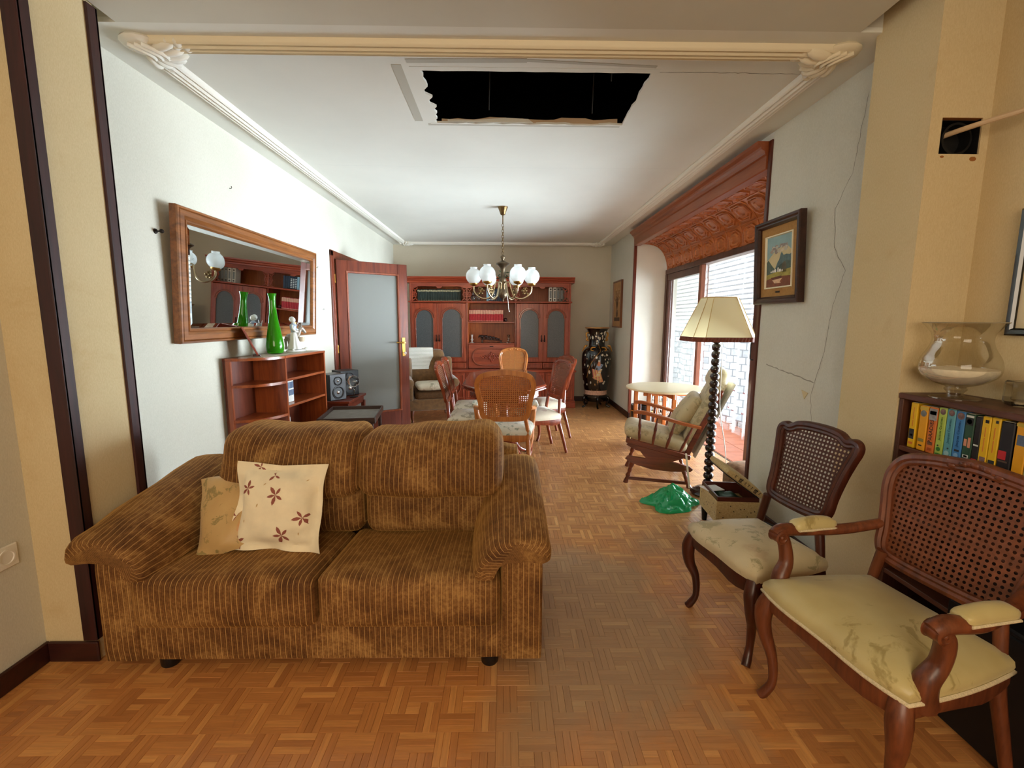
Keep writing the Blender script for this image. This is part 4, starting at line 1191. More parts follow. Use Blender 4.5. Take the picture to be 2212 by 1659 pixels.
m = MB(); m.lathe([(.016, 0), (.021, .01), (.024, .035), (.022, .036), (.018, .012)], 14, (.06, -.012, .075)); m.build('basket', plain('porcelain_cream', S(206, 190, 166), .2, coat=.5), fg)
m = MB()
for (x, y, z) in ((.07, -.04, .02), (.085, -.03, .022), (.05, -.045, .02), (-.085, -.03, .02)): m.ball((x, y, z), .012, 8, 6, 1, 1, .7)
fo_ = m.build('flowers', PORC, fg); fo_['kind'] = 'stuff'
# books on the middle shelf: white and blue spines
BKW = plain('book_white', S(226, 226, 222), .5); BKB = plain('book_blue', S(70, 96, 130), .5); BKY = plain('book_yellow_pale', S(214, 190, 110), .5); BKR = plain('book_maroon', S(90, 36, 34), .5)
def spine_book(name, label, cat, wp, rz, th, dep, hgt, mat, bands, group=None):
    t = thing(name, label, cat, tuple(wp), rz=rz, group=group)
    mb = MB(); mb.box(-dep, 0, 0, th, 0, hgt, .002); mb.build('cover', mat, t)
    mb = MB(); mb.box(-dep+.003, -.004, .002, th-.002, hgt-.001, hgt+.0006); mb.build('pages', PAPERW, t)
    for (z0, z1, mm_) in bands:
        q = MB(); q.box(0.0, .0006, .0015, th-.0015, z0*hgt, z1*hgt); q.build('spine_print', mm_, t, 0)
    return t
y_ = .40
names5 = ['leftmost', 'second', 'third', 'fourth', 'rightmost']
for k in range(5):
    spine_book('book', 'white paperback with blue spine print on the middle shelf, %s of five' % names5[k], 'book', wpos(.19, y_, .7555), -5, .0165, .12, .165, BKW,
               [(.62, .9, BKB), (.30, .55, BKB)] if k else [(.5, .9, BKB)], 'white and blue books on the shelf unit')
    y_ += .0172
spine_book('book', 'pale yellow book on the low shelf behind the sofa', 'book', wpos(.20, .33, .4005), -5, .03, .15, .27, BKY, [(.3, .6, INK)])
spine_book('book', 'maroon book with white label on the low shelf behind the sofa', 'book', wpos(.20, .37, .4005), -5, .03, .15, .265, BKR, [(.45, .95, BKW)])

# ---- tray table between shelf unit and dining area
TRAYW = wood('tray_dark_wood', S(40, 26, 22), S(74, 52, 44), 'x', .4)
tt = thing('tray_table', 'dark wooden tray table with raised rim behind the sofa', 'side table', (-1.23, 3.68, 0), rz=8)
tw, td, tz = .40, .50, .60
m = MB(); m.box(-tw/2, tw/2, -td/2, td/2, tz-.015, tz, .002); m.build('tray_bottom', plain('dusty_tray', S(120, 116, 110), .6, var=.15, vscale=20), tt)
m = MB(); 
for (a, b_, c, d) in ((-tw/2-.012, -tw/2, -td/2, td/2), (tw/2, tw/2+.012, -td/2, td/2), (-tw/2-.012, tw/2+.012, td/2, td/2+.012), (-tw/2-.012, tw/2+.012, -td/2-.012, -td/2)): m.box(a, b_, c, d, tz-.02, tz+.028, .003)
m.build('rim', TRAYW, tt)
for sx_ in (-1, 1):
    for sy_ in (-1, 1):
        m = MB(); m.tube([(sx_*(tw/2-.02), sy_*(td/2-.02), tz-.015), (sx_*(tw/2-.005), sy_*(td/2-.005), 0)], [.016, .011], 8); m.build('leg', TRAYW, tt)
m = MB(); m.box(-tw/2+.02, tw/2-.02, -td/2+.02, td/2-.02, .20, .212, .002); m.build('lower_shelf', TRAYW, tt)
# ---- small table with speakers beside the door
st_ = thing('speaker_table', 'small reddish wooden table carrying two black speakers beside the door', 'side table', (-1.60, 4.42, 0))
m = MB(); m.box(-.20, .19, -.27, .24, .605, .628, .004); m.build('table_top', MAHO, st_)
m = MB(); m.box(-.18, .17, -.25, .22, .545, .605, .002); m.build('apron', MAHO, st_)
for (x, y) in ((-.18, -.25), (.165, -.25), (-.18, .215), (.165, .215)):
    m = MB(); m.box(x-.018, x+.018, y-.018, y+.018, 0, .56, .003); m.build('leg', MAHOZ, st_)
CONE = plain('speaker_cone', S(34, 34, 36), .45); CHROME = plain('chrome', S(196, 198, 200), .12, 1.0)
def speaker(label, loc, rz, w, d, h):
    t = thing('speaker', label, 'speaker', loc, rz=rz, group=None)
    mb = MB(); mb.box(-w/2, w/2, -d/2, d/2, 0, h, .004); mb.build('cabinet', BLACK, t)
    for (z, r) in ((h*.30, w*.34), (h*.74, w*.24)):
        M_ = Matrix.Translation((0, -d/2, z)) @ Matrix.Rotation(rad(90), 4, 'X')
        q = MB(); q.lathe([(r, 0), (r*1.02, .004), (r*.9, .006), (r*.82, .002), (r*.4, -.012), (r*.3, -.004), (r*.02, .004)], 24, M=M_, cap=False); q.build('driver', CONE, t)
        q = MB(); q.lathe([(r*1.04, 0), (r*1.06, .005), (r*.96, .006), (r*.95, .002)], 24, M=M_, cap=False); q.build('driver_ring', CONE, t)
        q = MB(); q.ball((0, 0, -.004), r*.34, 12, 8, 1, 1, .5, M_); q.build('dust_cap', CHROME, t)
speaker('black bookshelf speaker with chrome-ringed drivers, nearer the sofa of the pair', (-1.60, 4.27, .6285), 55, .17, .17, .24)
speaker('black bookshelf speaker with chrome-ringed drivers, nearer the door of the pair', (-1.575, 4.55, .6285), 48, .19, .17, .245)
gl_ = thing('glass_globe_lamp', 'round clear globe lamp with curled stem in front of the speakers', 'lamp', (-1.45, 4.40, .6285))
m = MB(); m.lathe([(.04, 0), (.042, .006), (.02, .012), (.006, .016)], 20); m.build('base', BLACK, gl_)
m = MB(); m.tube(cr([(0, 0, .012), (.01, -.01, .06), (-.005, -.02, .10), (.005, -.02, .105)], 5), .004, 8); m.build('stem', CHROME, gl_)
m = MB(); m.ball((.01, -.02, .155), .055, 24, 16); m.build('globe', glassy('clear_glass', (.9, .95, .95, 1), .02), gl_)
# ================================================================== wall cabinet on the back wall
CAB = wood('cabinet_wood', S(116, 40, 22), S(172, 76, 46), 'z', .3, coat=.3)
CABX = wood('cabinet_wood_rail', S(116, 40, 22), S(172, 76, 46), 'x', .3, coat=.3)
CABM = plain('cabinet_moulding', S(140, 70, 48), .22, coat=.4, var=.12, vscale=30)
mt, nt, b = new_mat('smoked_cabinet_glass')
n_ = noise_n(nt, coords(nt), 160, 3); r__ = ramp(nt, n_, [(.35, S(62, 64, 66)), (.65, S(92, 95, 97))]); lk(nt, r__.outputs[0], b.inputs['Base Color'])
b.inputs['Roughness'].default_value = .32; bump(nt, b, n_, .25, .001)
CGL = mt
YU, YL = 7.38, 7.155
cab = thing('wall_cabinet', 'large mahogany wall cabinet with arched glass doors and open gallery', 'cabinet', (-.235, 7.5, 0))
def P(name, mb, mat=CAB, sm=35, parent=None, label=None): return mb.build(name, mat, parent or cab, sm, True, label)
ux0, ux1 = -1.50, 1.03
lx0, lx1 = -1.555, 1.085
# lower carcase
P('plinth', MB().box(lx0-.015, lx1+.015, YL-.015, 7.79, 0, .10, .006).box(lx0-.008, lx1+.008, YL-.008, 7.79, .10, .118, .004), CABX)
P('lower_carcase', MB().box(lx0, lx1, YL+.02, 7.79, .118, .565, .004))
P('lower_top', MB().box(lx0-.02, lx1+.02, YL-.02, 7.79, .565, .597, .008), CABX)
ldx = [lx0+.02, -1.09, -.62, .15, .62, lx1-.02]
for k in range(5):
    a, b_ = ldx[k]+.006, ldx[k+1]-.006
    d = P('lower_door', MB().box(a, b_, YL, YL+.02, .135, .55, .004))
    cx, cz = (a+b_)/2, .342; rx, rz = (b_-a)/2-.07, .155
    P('oval_moulding', MB().tube([(cx+rx*cos(t*pi/16), YL-.002, cz+rz*sin(t*pi/16)) for t in range(32)], .011, 8, True), CABM, parent=d)
    P('panel_moulding', MB().rect_frame(b_-a-.05, .365, [(0, YL-.001), (.002, YL-.006), (.01, YL-.006), (.014, YL-.001)], cz, cx), CABM, parent=d)
    P('knob', MB().ball((b_-.025, YL-.014, .36), .011, 10, 8), CABM, parent=d)
# upper carcase
P('side_panel', MB().box(ux0, ux0+.03, YU, 7.79, .597, 1.975, .003)); P('side_panel', MB().box(ux1-.03, ux1, YU, 7.79, .597, 1.975, .003))
P('divider', MB().box(-.62, -.588, YU+.005, 7.79, .597, 1.64, .003)); P('divider', MB().box(.148, .172, YU+.005, 7.79, .597, 1.64, .003))
P('back_board', MB().box(ux0+.03, ux1-.03, 7.765, 7.785, .597, 1.96), MAHOLT)
P('gallery_shelf', MB().box(ux0-.02, ux1+.02, YU-.02, 7.79, 1.635, 1.66, .006), CABX)
P('crown', MB().prism([(YU-.085, 2.03), (YU-.08, 2.01), (YU-.055, 1.995), (YU-.05, 1.98), (YU-.025, 1.965), (YU-.02, 1.945), (YU, 1.94), (7.79, 1.94), (7.79, 2.03)], 'x', ux0-.05, ux1+.05), CABX, 25)
fr_pts = [(ux0, 1.945), (ux0, 1.865)]
def frieze(x0, x1):
    c = (x0+x1)/2; pts = [(x0, 1.945), (x0, 1.86), (x0+.06, 1.86), (x0+.10, 1.885), (c-.06, 1.885)]
    pts += [(c+.045*-cos(t*pi/6), 1.885-.03*sin(t*pi/6)) for t in range(7)]
    pts += [(c+.06, 1.885), (x1-.10, 1.885), (x1-.06, 1.86), (x1, 1.86), (x1, 1.945)]
    return MB().prism(pts, 'y', YU, YU+.022)
for a, b_ in ((ux0+.03, -.604), (-.604, .16), (.16, ux1-.03)): P('frieze', frieze(a, b_), CABX)
# fretwork brackets in the gallery
def fret(cx, half):
    mb = MB(); z0, z1 = 1.66, 1.865; zc = (z0+z1)/2; y = YU+.011; r = .0075
    sides = (-1, 1) if half == 0 else (half,)
    mb.box(cx-.009, cx+.009, YU+.002, YU+.02, z0, z1)
    for s in sides:
        mb.tube(cr([(cx+s*.085, y, z1), (cx+s*.045, y, z1-.045), (cx+s*.055, y, zc+.02), (cx+s*.065, y, zc), (cx+s*.055, y, zc-.02), (cx+s*.045, y, z0+.045), (cx+s*.085, y, z0)], 4), r, 6)
        mb.tube(cr([(cx+s*.01, y, z1-.01), (cx+s*.05, y, z1-.06), (cx+s*.01, y, zc+.035)], 4), r, 6)
        mb.tube(cr([(cx+s*.01, y, z0+.01), (cx+s*.05, y, z0+.06), (cx+s*.01, y, zc-.035)], 4), r, 6)
        for a in (-.6, 0, .6): mb.tube([(cx, y, zc), (cx+s*.055*cos(a), y, zc+.055*sin(a))], r*.8, 6)
    for t in (.035,): mb.tube([(cx+t*cos(k*pi/10), y, zc+t*sin(k*pi/10)) for k in range(20)], r*.8, 6, True)
    P('fretwork', mb, CAB)
fret(ux0+.045, 1); fret(-.604, 0); fret(.16, 0); fret(ux1-.045, -1)
# arched glass doors
def arch_door(x0, x1, hinge):
    z0, z1 = .705, 1.625; d0 = YU-.018; w = x1-x0; st = .062
    mb = MB(); ox0, ox1 = x0+st, x1-st; c = (x0+x1)/2; ar = (ox1-ox0)/2-.012; zs = 1.40
    mb.box(x0, ox0, d0, YU, z0, z1, .004).box(ox1, x1, d0, YU, z0, z1, .004).box(ox0, ox1, d0, YU, z0, z0+.07, .004)
    pts = [(ox0, z1), (ox0, zs), (ox0+.012, zs)]+[(c-ar*cos(t*pi/14), zs+.005+ar*.92*sin(t*pi/14)) for t in range(15)]+[(ox1-.012, zs), (ox1, zs), (ox1, z1)]
    mb.prism(pts, 'y', d0, YU)
    d = P('glass_door', mb)
    path = [(ox0, d0-.002, zs), (ox0+.014, d0-.002, zs)]+[(c-ar*cos(t*pi/14), d0-.002, zs+.005+ar*.92*sin(t*pi/14)) for t in range(15)]+[(ox1-.014, d0-.002, zs), (ox1, d0-.002, zs)]
    P('arch_moulding', MB().tube(path, .007, 6), CABM, parent=d)
    P('arch_hood', MB().tube([(c-(ar+.028)*cos(t*pi/14), d0-.003, zs+.002+(ar+.02)*.95*sin(t*pi/14)) for t in range(15)], .010, 6), CABM, parent=d)
    for xx in (ox0, ox1): P('pane_moulding', MB().tube([(xx, d0-.002, z0+.07), (xx, d0-.002, zs)], .0075, 6), CABM, parent=d)
    P('pane_moulding', MB().tube([(ox0, d0-.002, z0+.07), (ox1, d0-.002, z0+.07)], .0075, 6), CABM, parent=d)
    P('pane', MB().box(ox0-.005, ox1+.005, d0+.008, d0+.013, z0+.06, z1-.03), CGL, 0, d)
    hx = x1-.02 if hinge < 0 else x0+.02
    mb = MB(); mb.tube(cr([(hx, d0-.002, 1.13), (hx, d0-.016, 1.12), (hx, d0-.012, 1.09), (hx+.004, d0-.016, 1.06), (hx, d0-.006, 1.03)], 4), .006, 8); mb.ball((hx, d0-.012, 1.075), .009, 8, 6); mb.tube([(hx+.012*cos(k*pi/6), d0-.012, 1.045+.017*sin(k*pi/6)) for k in range(12)], .003, 6, True)
    P('pull_handle', mb, IRON, parent=d)
arch_door(ux0+.028, -1.068, -1); arch_door(-1.060, -.622, 1)
arch_door(.174, .592, -1); arch_door(.600, ux1-.028, 1)
P('door_post', MB().box(-1.072, -1.056, YU-.022, YU-.014, .705, 1.625, .002), CABM); P('door_post', MB().box(.588, .604, YU-.022, YU-.014, .705, 1.625, .002), CABM)
# drawers under the glass doors
for a, b_ in ((ux0+.03, -1.068), (-1.06, -.622), (.174, .592), (.600, ux1-.03)):
    d = P('drawer', MB().box(a, b_, YU-.014, YU+.1, .60, .695, .004))
    P('drawer_moulding', MB().rect_frame(b_-a-.04, .068, [(0, YU-.013), (.002, YU-.019), (.007, YU-.019), (.01, YU-.013)], .648, (a+b_)/2), CABM, parent=d)
    P('knob', MB().lathe([(.008, 0), (.006, .008), (.013, .016), (.012, .022), (.003, .025)], 14, M=Matrix.Translation(((a+b_)/2, YU-.015, .648)) @ Matrix.Rotation(rad(90), 4, 'X')), CABM, parent=d)
# open bay and fall front
P('bay_shelf', MB().box(-.588, .148, YU+.03, 7.765, 1.322, 1.342, .003), CABX); P('bay_floor', MB().box(-.588, .148, YU-.01, 7.765, .985, 1.003, .003), CABX)
P('bay_side', MB().box(-.588, -.584, YU+.01, 7.765, 1.003, 1.635), MAHOLT)
ff = P('fall_front', MB().box(-.585, .145, YU-.012, YU+.01, .602, .983, .004), CABX)
fcx, fcz, fa, fb = -.22, .785, .30, .135
path = []
for t in range(40):
    a = 2*pi*t/40; k = .15
    path.append((fcx+(fa-fb)*(1 if cos(a) > 0 else -1)*min(1, abs(cos(a))*3)+fb*cos(a), YU-.013, fcz+fb*sin(a)))
P('stadium_moulding', MB().tube(path, .013, 8, True), CABM, parent=ff)
P('lock_plate', MB().box(fcx-.03, fcx+.03, YU-.016, YU-.011, .945, .957, .002), IRON, parent=ff)
mb = MB(); r_ = random.Random(8)
for k in range(11):
    a = 2*pi*k/11; mb.ball((fcx+.045*cos(a), YU-.018, fcz+.045*sin(a)), .016, 8, 6, 1, .7, 1)
mb.tube([(fcx+.025*cos(k*pi/8), YU-.02, fcz+.025*sin(k*pi/8)) for k in range(16)], .007, 6, True)
for s in (-1, 1):
    for j in range(5): mb.ball((fcx+s*(.075+.022*j), YU-.016, fcz+.012*((-1)**j)), .014-.0015*j, 8, 6, 1.3, .7, 1)
    mb.tube(cr([(fcx+s*.06, YU-.017, fcz+.03), (fcx+s*.11, YU-.017, fcz+.025), (fcx+s*.16, YU-.017, fcz)], 5), .005, 6)
    mb.tube(cr([(fcx+s*.06, YU-.017, fcz-.03), (fcx+s*.11, YU-.017, fcz-.025), (fcx+s*.16, YU-.017, fcz)], 5), .005, 6)
for z in (-1, 1): mb.ball((fcx, YU-.016, fcz+z*.068), .016, 8, 6, 1, .7, 1.2)
P('carved_ornament', mb, CAB, 60, ff)
# ---- books in the cabinet
GRN = plain('book_dark_green', S(26, 40, 34), .45, var=.25, vscale=30); GBAND = plain('book_gilt_band', S(176, 166, 130), .4); REDB = plain('book_red', S(170, 22, 34), .4); PINKB = plain('book_faded_band', S(214, 158, 130), .45); WHB = plain('binder_white', S(222, 214, 200), .5); BLB = plain('book_navy', S(28, 44, 62), .4); LTB = plain('book_light_blue', S(140, 178, 196), .4)
NUMW = 'one two three four five six seven eight nine ten eleven twelve thirteen fourteen fifteen sixteen seventeen eighteen nineteen twenty twenty-one twenty-two twenty-three twenty-four twenty-five twenty-six'.split()
def book_row(x0, n, th, hgt, y, z, mat, bands, label, group, name='book', jit=.003, start_label=None):
    proto = None
    for k in range(n):
        h = hgt+RND.uniform(-jit, jit)
        if proto is None:
            t = thing(name, label, 'book', (x0, y, z), group=group)
            mb = MB(); mb.box(0, th*.94, 0, .15, 0, hgt, .003); mb.build('cover', mat, t)
            for (a, b_, mm_) in bands:
                q = MB(); q.box(.001, th*.94-.001, -.0008, .002, a*hgt, b_*hgt); q.build('spine_band', mm_, t, 0)
            proto = t
        else:
            t = copy_tree(proto); t.location = (x0+k*th, y, z)
        t.scale = (1, 1, h/hgt); t['label'] = '%s, number %s from the left' % (label, NUMW[k])
    return proto
GY = YU+.05
book_row(-1.385, 26, .0262, .182, GY, 1.6605, GRN, [(.80, .92, GBAND), (.04, .08, GBAND)], 'dark green gilt-banded book in the upper left gallery', 'green books on the cabinet gallery')
book_row(-.575, 21, .0258, .186, YU+.06, 1.3425, REDB, [(.64, .96, PINKB), (.03, .08, PINKB)], 'red book with faded band in the cabinet bay', 'red books in the cabinet bay')
ords = ['first', 'second', 'third', 'fourth', 'fifth']
for k in range(5):
    t = thing('binder', 'cream and black spined volume at the right end of the gallery, %s from the left' % ords[k], 'book', (.69+k*.054+(.012 if k > 0 else 0), GY, 1.6605), group='cream volumes on the gallery')
    mb = MB(); mb.box(0, .05, 0, .15, 0, .222, .003); mb.build('cover', WHB if k < 2 else plain('binder_grey', S(170-18*k, 162-18*k, 150-18*k), .5), t)
    mb = MB(); mb.box(.010, .040, -.001, .001, .052, .168); mb.build('title_panel', plain('title_grey', S(110, 112, 112), .6, var=.5, vscale=120), t, 0)
    for z in (.19, .026):
        mb = MB(); mb.lathe([(.014, 0), (.014, .001)], 14, M=Matrix.Translation((.025, 0, z)) @ Matrix.Rotation(rad(90), 4, 'X')); mb.build('spine_roundel', INK, t)
for k in range(7):
    t = thing('book', ['light blue book with white lettering lying against the navy books', 'navy book with white lettering behind the chandelier, second from left', 'navy book with white lettering behind the chandelier, third from left', 'navy book with white lettering behind the chandelier, fourth from left', 'navy book behind the chandelier, fifth from left', 'navy book behind the chandelier, sixth from left', 'navy book behind the chandelier, rightmost of the row'][k], 'book', (-.30+k*.036, GY, 1.6605), group='blue books behind the chandelier')
    mb = MB(); mb.box(0, .034, 0, .14, 0, .20, .003); mb.build('cover', LTB if k == 0 else BLB, t)
    if 0 < k < 4:
        mb = MB()
        for j in range(6): mb.box(.006, .028, -.001, .001, .02+.026*j, .032+.026*j)
        mb.build('spine_lettering', BKW, t, 0)
# glass decanters on the gallery
GLASSC = thin_glass('crystal_glass', (.86, .9, .9, 1), .45, .04)
for k, (x, l) in enumerate(((-.505, 'small crystal jar with lid on the gallery beside the fretwork'), (-.425, 'small crystal decanter on the gallery nearer the blue books'))):
    mb = MB(); mb.lathe([(.022, 0), (.028, .01), (.034, .05), (.030, .085), (.014, .10), (.012, .115), (.018, .12), (.012, .145), (.004, .15)], 16, (x, GY+.03, 1.6605))
    single(mb, 'crystal_jar', GLASSC, l, 'jar')
for x, l in ((-.535, 'crystal candlestick at the left of the elephant carving'), (.055, 'crystal candlestick at the right of the elephant carving')):
    mb = MB(); mb.lathe([(.04, 0), (.04, .008), (.014, .014), (.012, .03), (.026, .05), (.012, .07), (.012, .085), (.020, .125), (.026, .13), (.022, .13), (.01, .1)], 12, (x, YU+.08, 1.0035))
    single(mb, 'candlestick', GLASSC if x > 0 else plain('crystal_lit', S(214, 206, 200), .08, coat=.6, alpha=.8), l, 'candlestick', smooth=20)
el = thing('elephant_carving', 'dark carved row of shrinking elephants on a curved stand', 'carving', (-.24, YU+.10, 1.0035))
mb = MB(); mb.tube(cr([(-.15, 0, .055), (-.05, 0, .06), (.08, 0, .045), (.19, 0, .03)], 6), [.010]*19, 8); mb.build('curved_stand', DKWOOD, el, 60)
for x in (-.13, .17):
    mb = MB(); mb.box(x-.014, x+.014, -.02, .02, 0, .05 if x < 0 else .028, .003); mb.build('stand_foot', DKWOOD, el)
xx = -.135
for k, s in enumerate((1.0, .92, .84, .72, .6, .5)):
    mb = MB(); z = .066-.022*max(0, k-1)/5*1.3
    mb.ball((xx, 0, z+.036*s), .027*s, 12, 8, 1.25, .85, 1); mb.ball((xx-.034*s, 0, z+.045*s), .016*s, 10, 8, 1, .9, 1.1)
    mb.tube(cr([(xx-.045*s, 0, z+.045*s), (xx-.054*s, 0, z+.028*s), (xx-.050*s, 0, z+.006*s)], 4), lerp_list([.008*s, .004*s], 9), 6)
    for (a, b_) in ((-.018, -.012), (-.018, .012), (.02, -.012), (.02, .012)): mb.tube([(xx+a*s, b_*s, z+.03*s), (xx+a*s, b_*s, z-.004)], .0075*s, 6)
    mb.build('elephant', plain('carved_ebony', S(40, 20, 14), .35), el, 60); xx += .062*s+.004
mb = MB(); mb.ball((.0, YU+.1, 1.3725), .03, 12, 8, 1, 1, 1); mb.lathe([(.02, 0), (.016, .01), (.012, .03)], 12, (.0, YU+.1, 1.3425))
single(mb, 'dark_ornament', DKWOOD, 'small dark round ornament beside the red books', 'ornament')

# ================================================================== chairs
def cane_panel(outline, pitch, hole, yf, thick=.002):
    """flat cane lattice filling the outline in x,z; yf(z) gives y"""
    mb = MB(); xs = [p[0] for p in outline]; zs = [p[1] for p in outline]
    nx = int((max(xs)-min(xs))/pitch)+1; nz = int((max(zs)-min(zs))/pitch)+1
    x0, z0 = min(xs), min(zs)
    o8 = [(cos(pi/8+k*pi/4)*hole, sin(pi/8+k*pi/4)*hole) for k in range(8)]
    h = pitch/2; e8 = [(h, h*.42), (h*.42, h), (-h*.42, h), (-h, h*.42), (-h, -h*.42), (-h*.42, -h), (h*.42, -h), (h, -h*.42)]
    fs = [(k, (k+1) % 8, 8+(k+1) % 8, 8+k) for k in range(8)]
    for i in range(nx+1):
        for j in range(nz+1):
            cx, cz = x0+(i+.5)*pitch, z0+(j+.5)*pitch
            if not inside((cx, cz), outline): continue
            vs = [(cx+a, yf(cz+b), cz+b) for a, b in e8]+[(cx+a, yf(cz+b), cz+b) for a, b in o8]
            f2 = list(fs)
            n = len(vs)
            vs += [(cx+a, yf(cz+b), cz+b) for a, b in ((h, h), (-h, h), (-h, -h), (h, -h))]
            f2 += [(0, n, 1), (2, n+1, 3), (4, n+2, 5), (6, n+3, 7)]
            mb.add(vs, f2)
    return mb
def seat_outline(wf, wb, d, n=10, bow=.02):
    """closed plan outline, front at y=-d/2"""
    pts = []
    pts += [(-wf/2+wf*t/n, -d/2-bow*sin(pi*t/n)-.006*sin(3*pi*t/n)) for t in range(n+1)]
    pts += [(wf/2+(wb-wf)/2*t/n+.012*sin(pi*t/n), -d/2+d*t/n) for t in range(1, n+1)]
    pts += [(wb/2-wb*t/n, d/2) for t in range(1, n+1)]
    pts += [(-wb/2-(wf-wb)/2*t/n-.012*sin(pi*t/n), d/2-d*t/n) for t in range(1, n)]
    return pts
def ring_at(outl, s, z, rnd=0.0):
    return [(x*s, y*s, z) for x, y in outl]
def make_chair(label, loc, rz, woodm, seatm, canem, arm=False, group=None, W=1.0, ztop=None, name='cane_back_chair', trim=None, pitch=.0172, legs=True, H=1.0, padm=None):
    t = thing(name, label, 'chair', loc, rz=rz, group=group)
    wf, wb, d = (.51, .43, .40) if arm else (.45, .39, .35)
    ol = seat_outline(wf, wb, d)
    sh = .405 if arm else .375
    rings = [ring_at(ol, 1.0, sh-.01), ring_at(ol, 1.02, sh+.010), ring_at(ol, 1.01, sh+.026), ring_at(ol, .95, sh+.044), ring_at(ol, .8, sh+.062), ring_at(ol, .55, sh+.076), ring_at(ol, .25, sh+.082)]
    MB().rings(rings).build('seat', seatm, t, 60)
    if trim:
        MB().tube([(x*1.018, y*1.018, sh-.004) for x, y in ol], .006, 6, True).build('braid_trim', trim, t, 60)
    # apron with a scalloped lower edge
    rr = []
    for s, zf in ((.985, 0), (1.0, .008), (1.0, .022), (.99, .03)):
        rr.append([(x*s, y*s, (sh-.075+.022*abs(sin(2*pi*k/len(ol)*2+pi/4)) if zf == 0 else sh-.066+zf*1.9+ (.012*abs(sin(2*pi*k/len(ol)*2+pi/4)) if zf < .01 else 0))) for k, (x, y) in enumerate(ol)])
    rr2 = [[(x*.9, y*.9, z) for x, y, z in rr[-1]], [(x*.9, y*.9, z) for x, y, z in rr[0]]]
    MB().rings(rr+rr2+[rr[0]], False, False).build('apron', woodm, t, 50)
    for s in (-1, 1):
        p = cr([(s*(wf/2-.025), -d/2+.012, sh-.012), (s*(wf/2-.012), -d/2-.004, sh-.07), (s*(wf/2-.014), -d/2+.004, sh-.15), (s*(wf/2-.035), -d/2+.026, .16), (s*(wf/2-.042), -d/2+.03, .07), (s*(wf/2-.03), -d/2+.012, .02), (s*(wf/2-.022), -d/2+.0, .002)], 4)
        MB().tube(p, lerp_list([.027, .031, .025, .018, .0145, .017, .016], len(p)), 10).build('leg', woodm, t, 60)
        p = cr([(s*(wb/2-.018), d/2-.015, sh+.03), (s*(wb/2-.02), d/2-.01, sh-.06), (s*(wb/2-.012), d/2+.02, .2), (s*(wb/2-.004), d/2+.07, .002)], 5)
        MB().tube(p, lerp_list([.019, .020, .018, .015], len(p)), 8).build('leg', woodm, t, 60)
    # back
    yf = lambda z: d/2-.01+(z-.45)*.20*(1+.6*(z-.45))
    if arm: half = [(0, .545), (.12, .548), (.172, .562), (.192, .60), (.198, .66), (.212, .74), (.228, .82), (.228, .885), (.198, .938), (.13, .962), (.06, .972), (0, .978)]
    else: half = [(0, .575), (.10, .579), (.146, .590), (.162, .622), (.165, .69), (.178, .79), (.194, .87), (.204, .912), (.202, .938), (.184, .947), (.162, .942), (.140, .947), (.112, .964), (.06, .973), (0, .975)]
    half = [(x*W, .45+(z-.45)*H) for x, z in half]
    pts = half+[(-x, z) for x, z in half[-2:0:-1]]
    loop = cr([(x, yf(z), z) for x, z in pts], 4, True)
    sec = rsec(.021, .013, .35)
    sec = [(-.013, -.020), (.008, -.020), (.013, -.012), (.010, -.004), (.016, .004), (.014, .016), (.006, .021), (-.013, .021)]
    MB().tube([tuple(p) for p in loop], 1.0, closed=True, up=(0, -1, 0), sec=sec).build('back_frame', woodm, t, 40)
    flat = [(p.x, p.z) for p in loop]
    cpm = cane_panel(flat, pitch, pitch*.29, yf)
    cpm.build('cane_panel', canem, t, 0)
    for s in (-1, 1):
        xb = .168*W if arm else .150*W
        p = cr([(s*(wb/2-.02), d/2-.014, sh-.02), (s*(wb/2-.026), d/2-.010, sh+.05), (s*xb, yf(.56*H), .45+(.575-.45)*H)], 5)
        MB().tube(p, lerp_list([.020, .017, .019], len(p)), 8).build('back_post', woodm, t, 60)
    # carved crest
    mb = MB(); zt = .45+((.978 if arm else .974)-.45)*H
    for k in range(-4, 5):
        mb.ball((k*.016*W, yf(zt)-.008, zt+.008-.0011*k*k), .012 if k % 2 else .015, 8, 6, 1, .8, .75)
    if arm: mb.build('carved_crest', woodm, t, 60)
    if arm:
        for s in (-1, 1):
            xa = wf/2-.012
            p = cr([(s*(xa-.005), -.13, sh-.03), (s*(xa+.004), -.145, sh+.04), (s*(xa+.012), -.118, sh+.10), (s*(xa+.022), -.125, sh+.17), (s*(xa+.02), -.15, sh+.205)], 5)
            MB().tube(p, lerp_list([.034, .030, .024, .023, .025], len(p)), 10).build('arm_support', woodm, t, 60)
            p = cr([(s*(xa+.02), -.168, sh+.20), (s*(xa+.024), -.13, sh+.215), (s*(xa+.025), -.02, sh+.205), (s*(xa+.0), .10, sh+.21), (s*(.205*W+.005), yf(.68)-.01, sh+.235)], 5)
            MB().tube(p, lerp_list([.023, .024, .021, .019, .018], len(p)), 10).build('arm_rail', woodm, t, 60)
            mb = MB()
            for q in (-1, 1): mb.lathe([(.024, 0), (.025, .004), (.018, .007), (.016, .004), (.008, .004), (.006, .008), (.001, .009)], 16, M=Matrix.Translation((s*(xa+.02)+q*.016, -.152, sh+.196)) @ Matrix.Rotation(q*rad(90), 4, 'Y'))
            mb.tube([(s*(xa+.02)-.018, -.152, sh+.196), (s*(xa+.02)+.018, -.152, sh+.196)], .023, 16); mb.build('arm_scroll', woodm, t, 60)
            mb = MB(); mb.cushion((s*(xa+.022), -.01, sh+.228), (.026, .085, .016), .014, (.0, .0, .014), seg=(6, 10, 6)); mb.build('arm_pad', padm or seatm, t, 60)
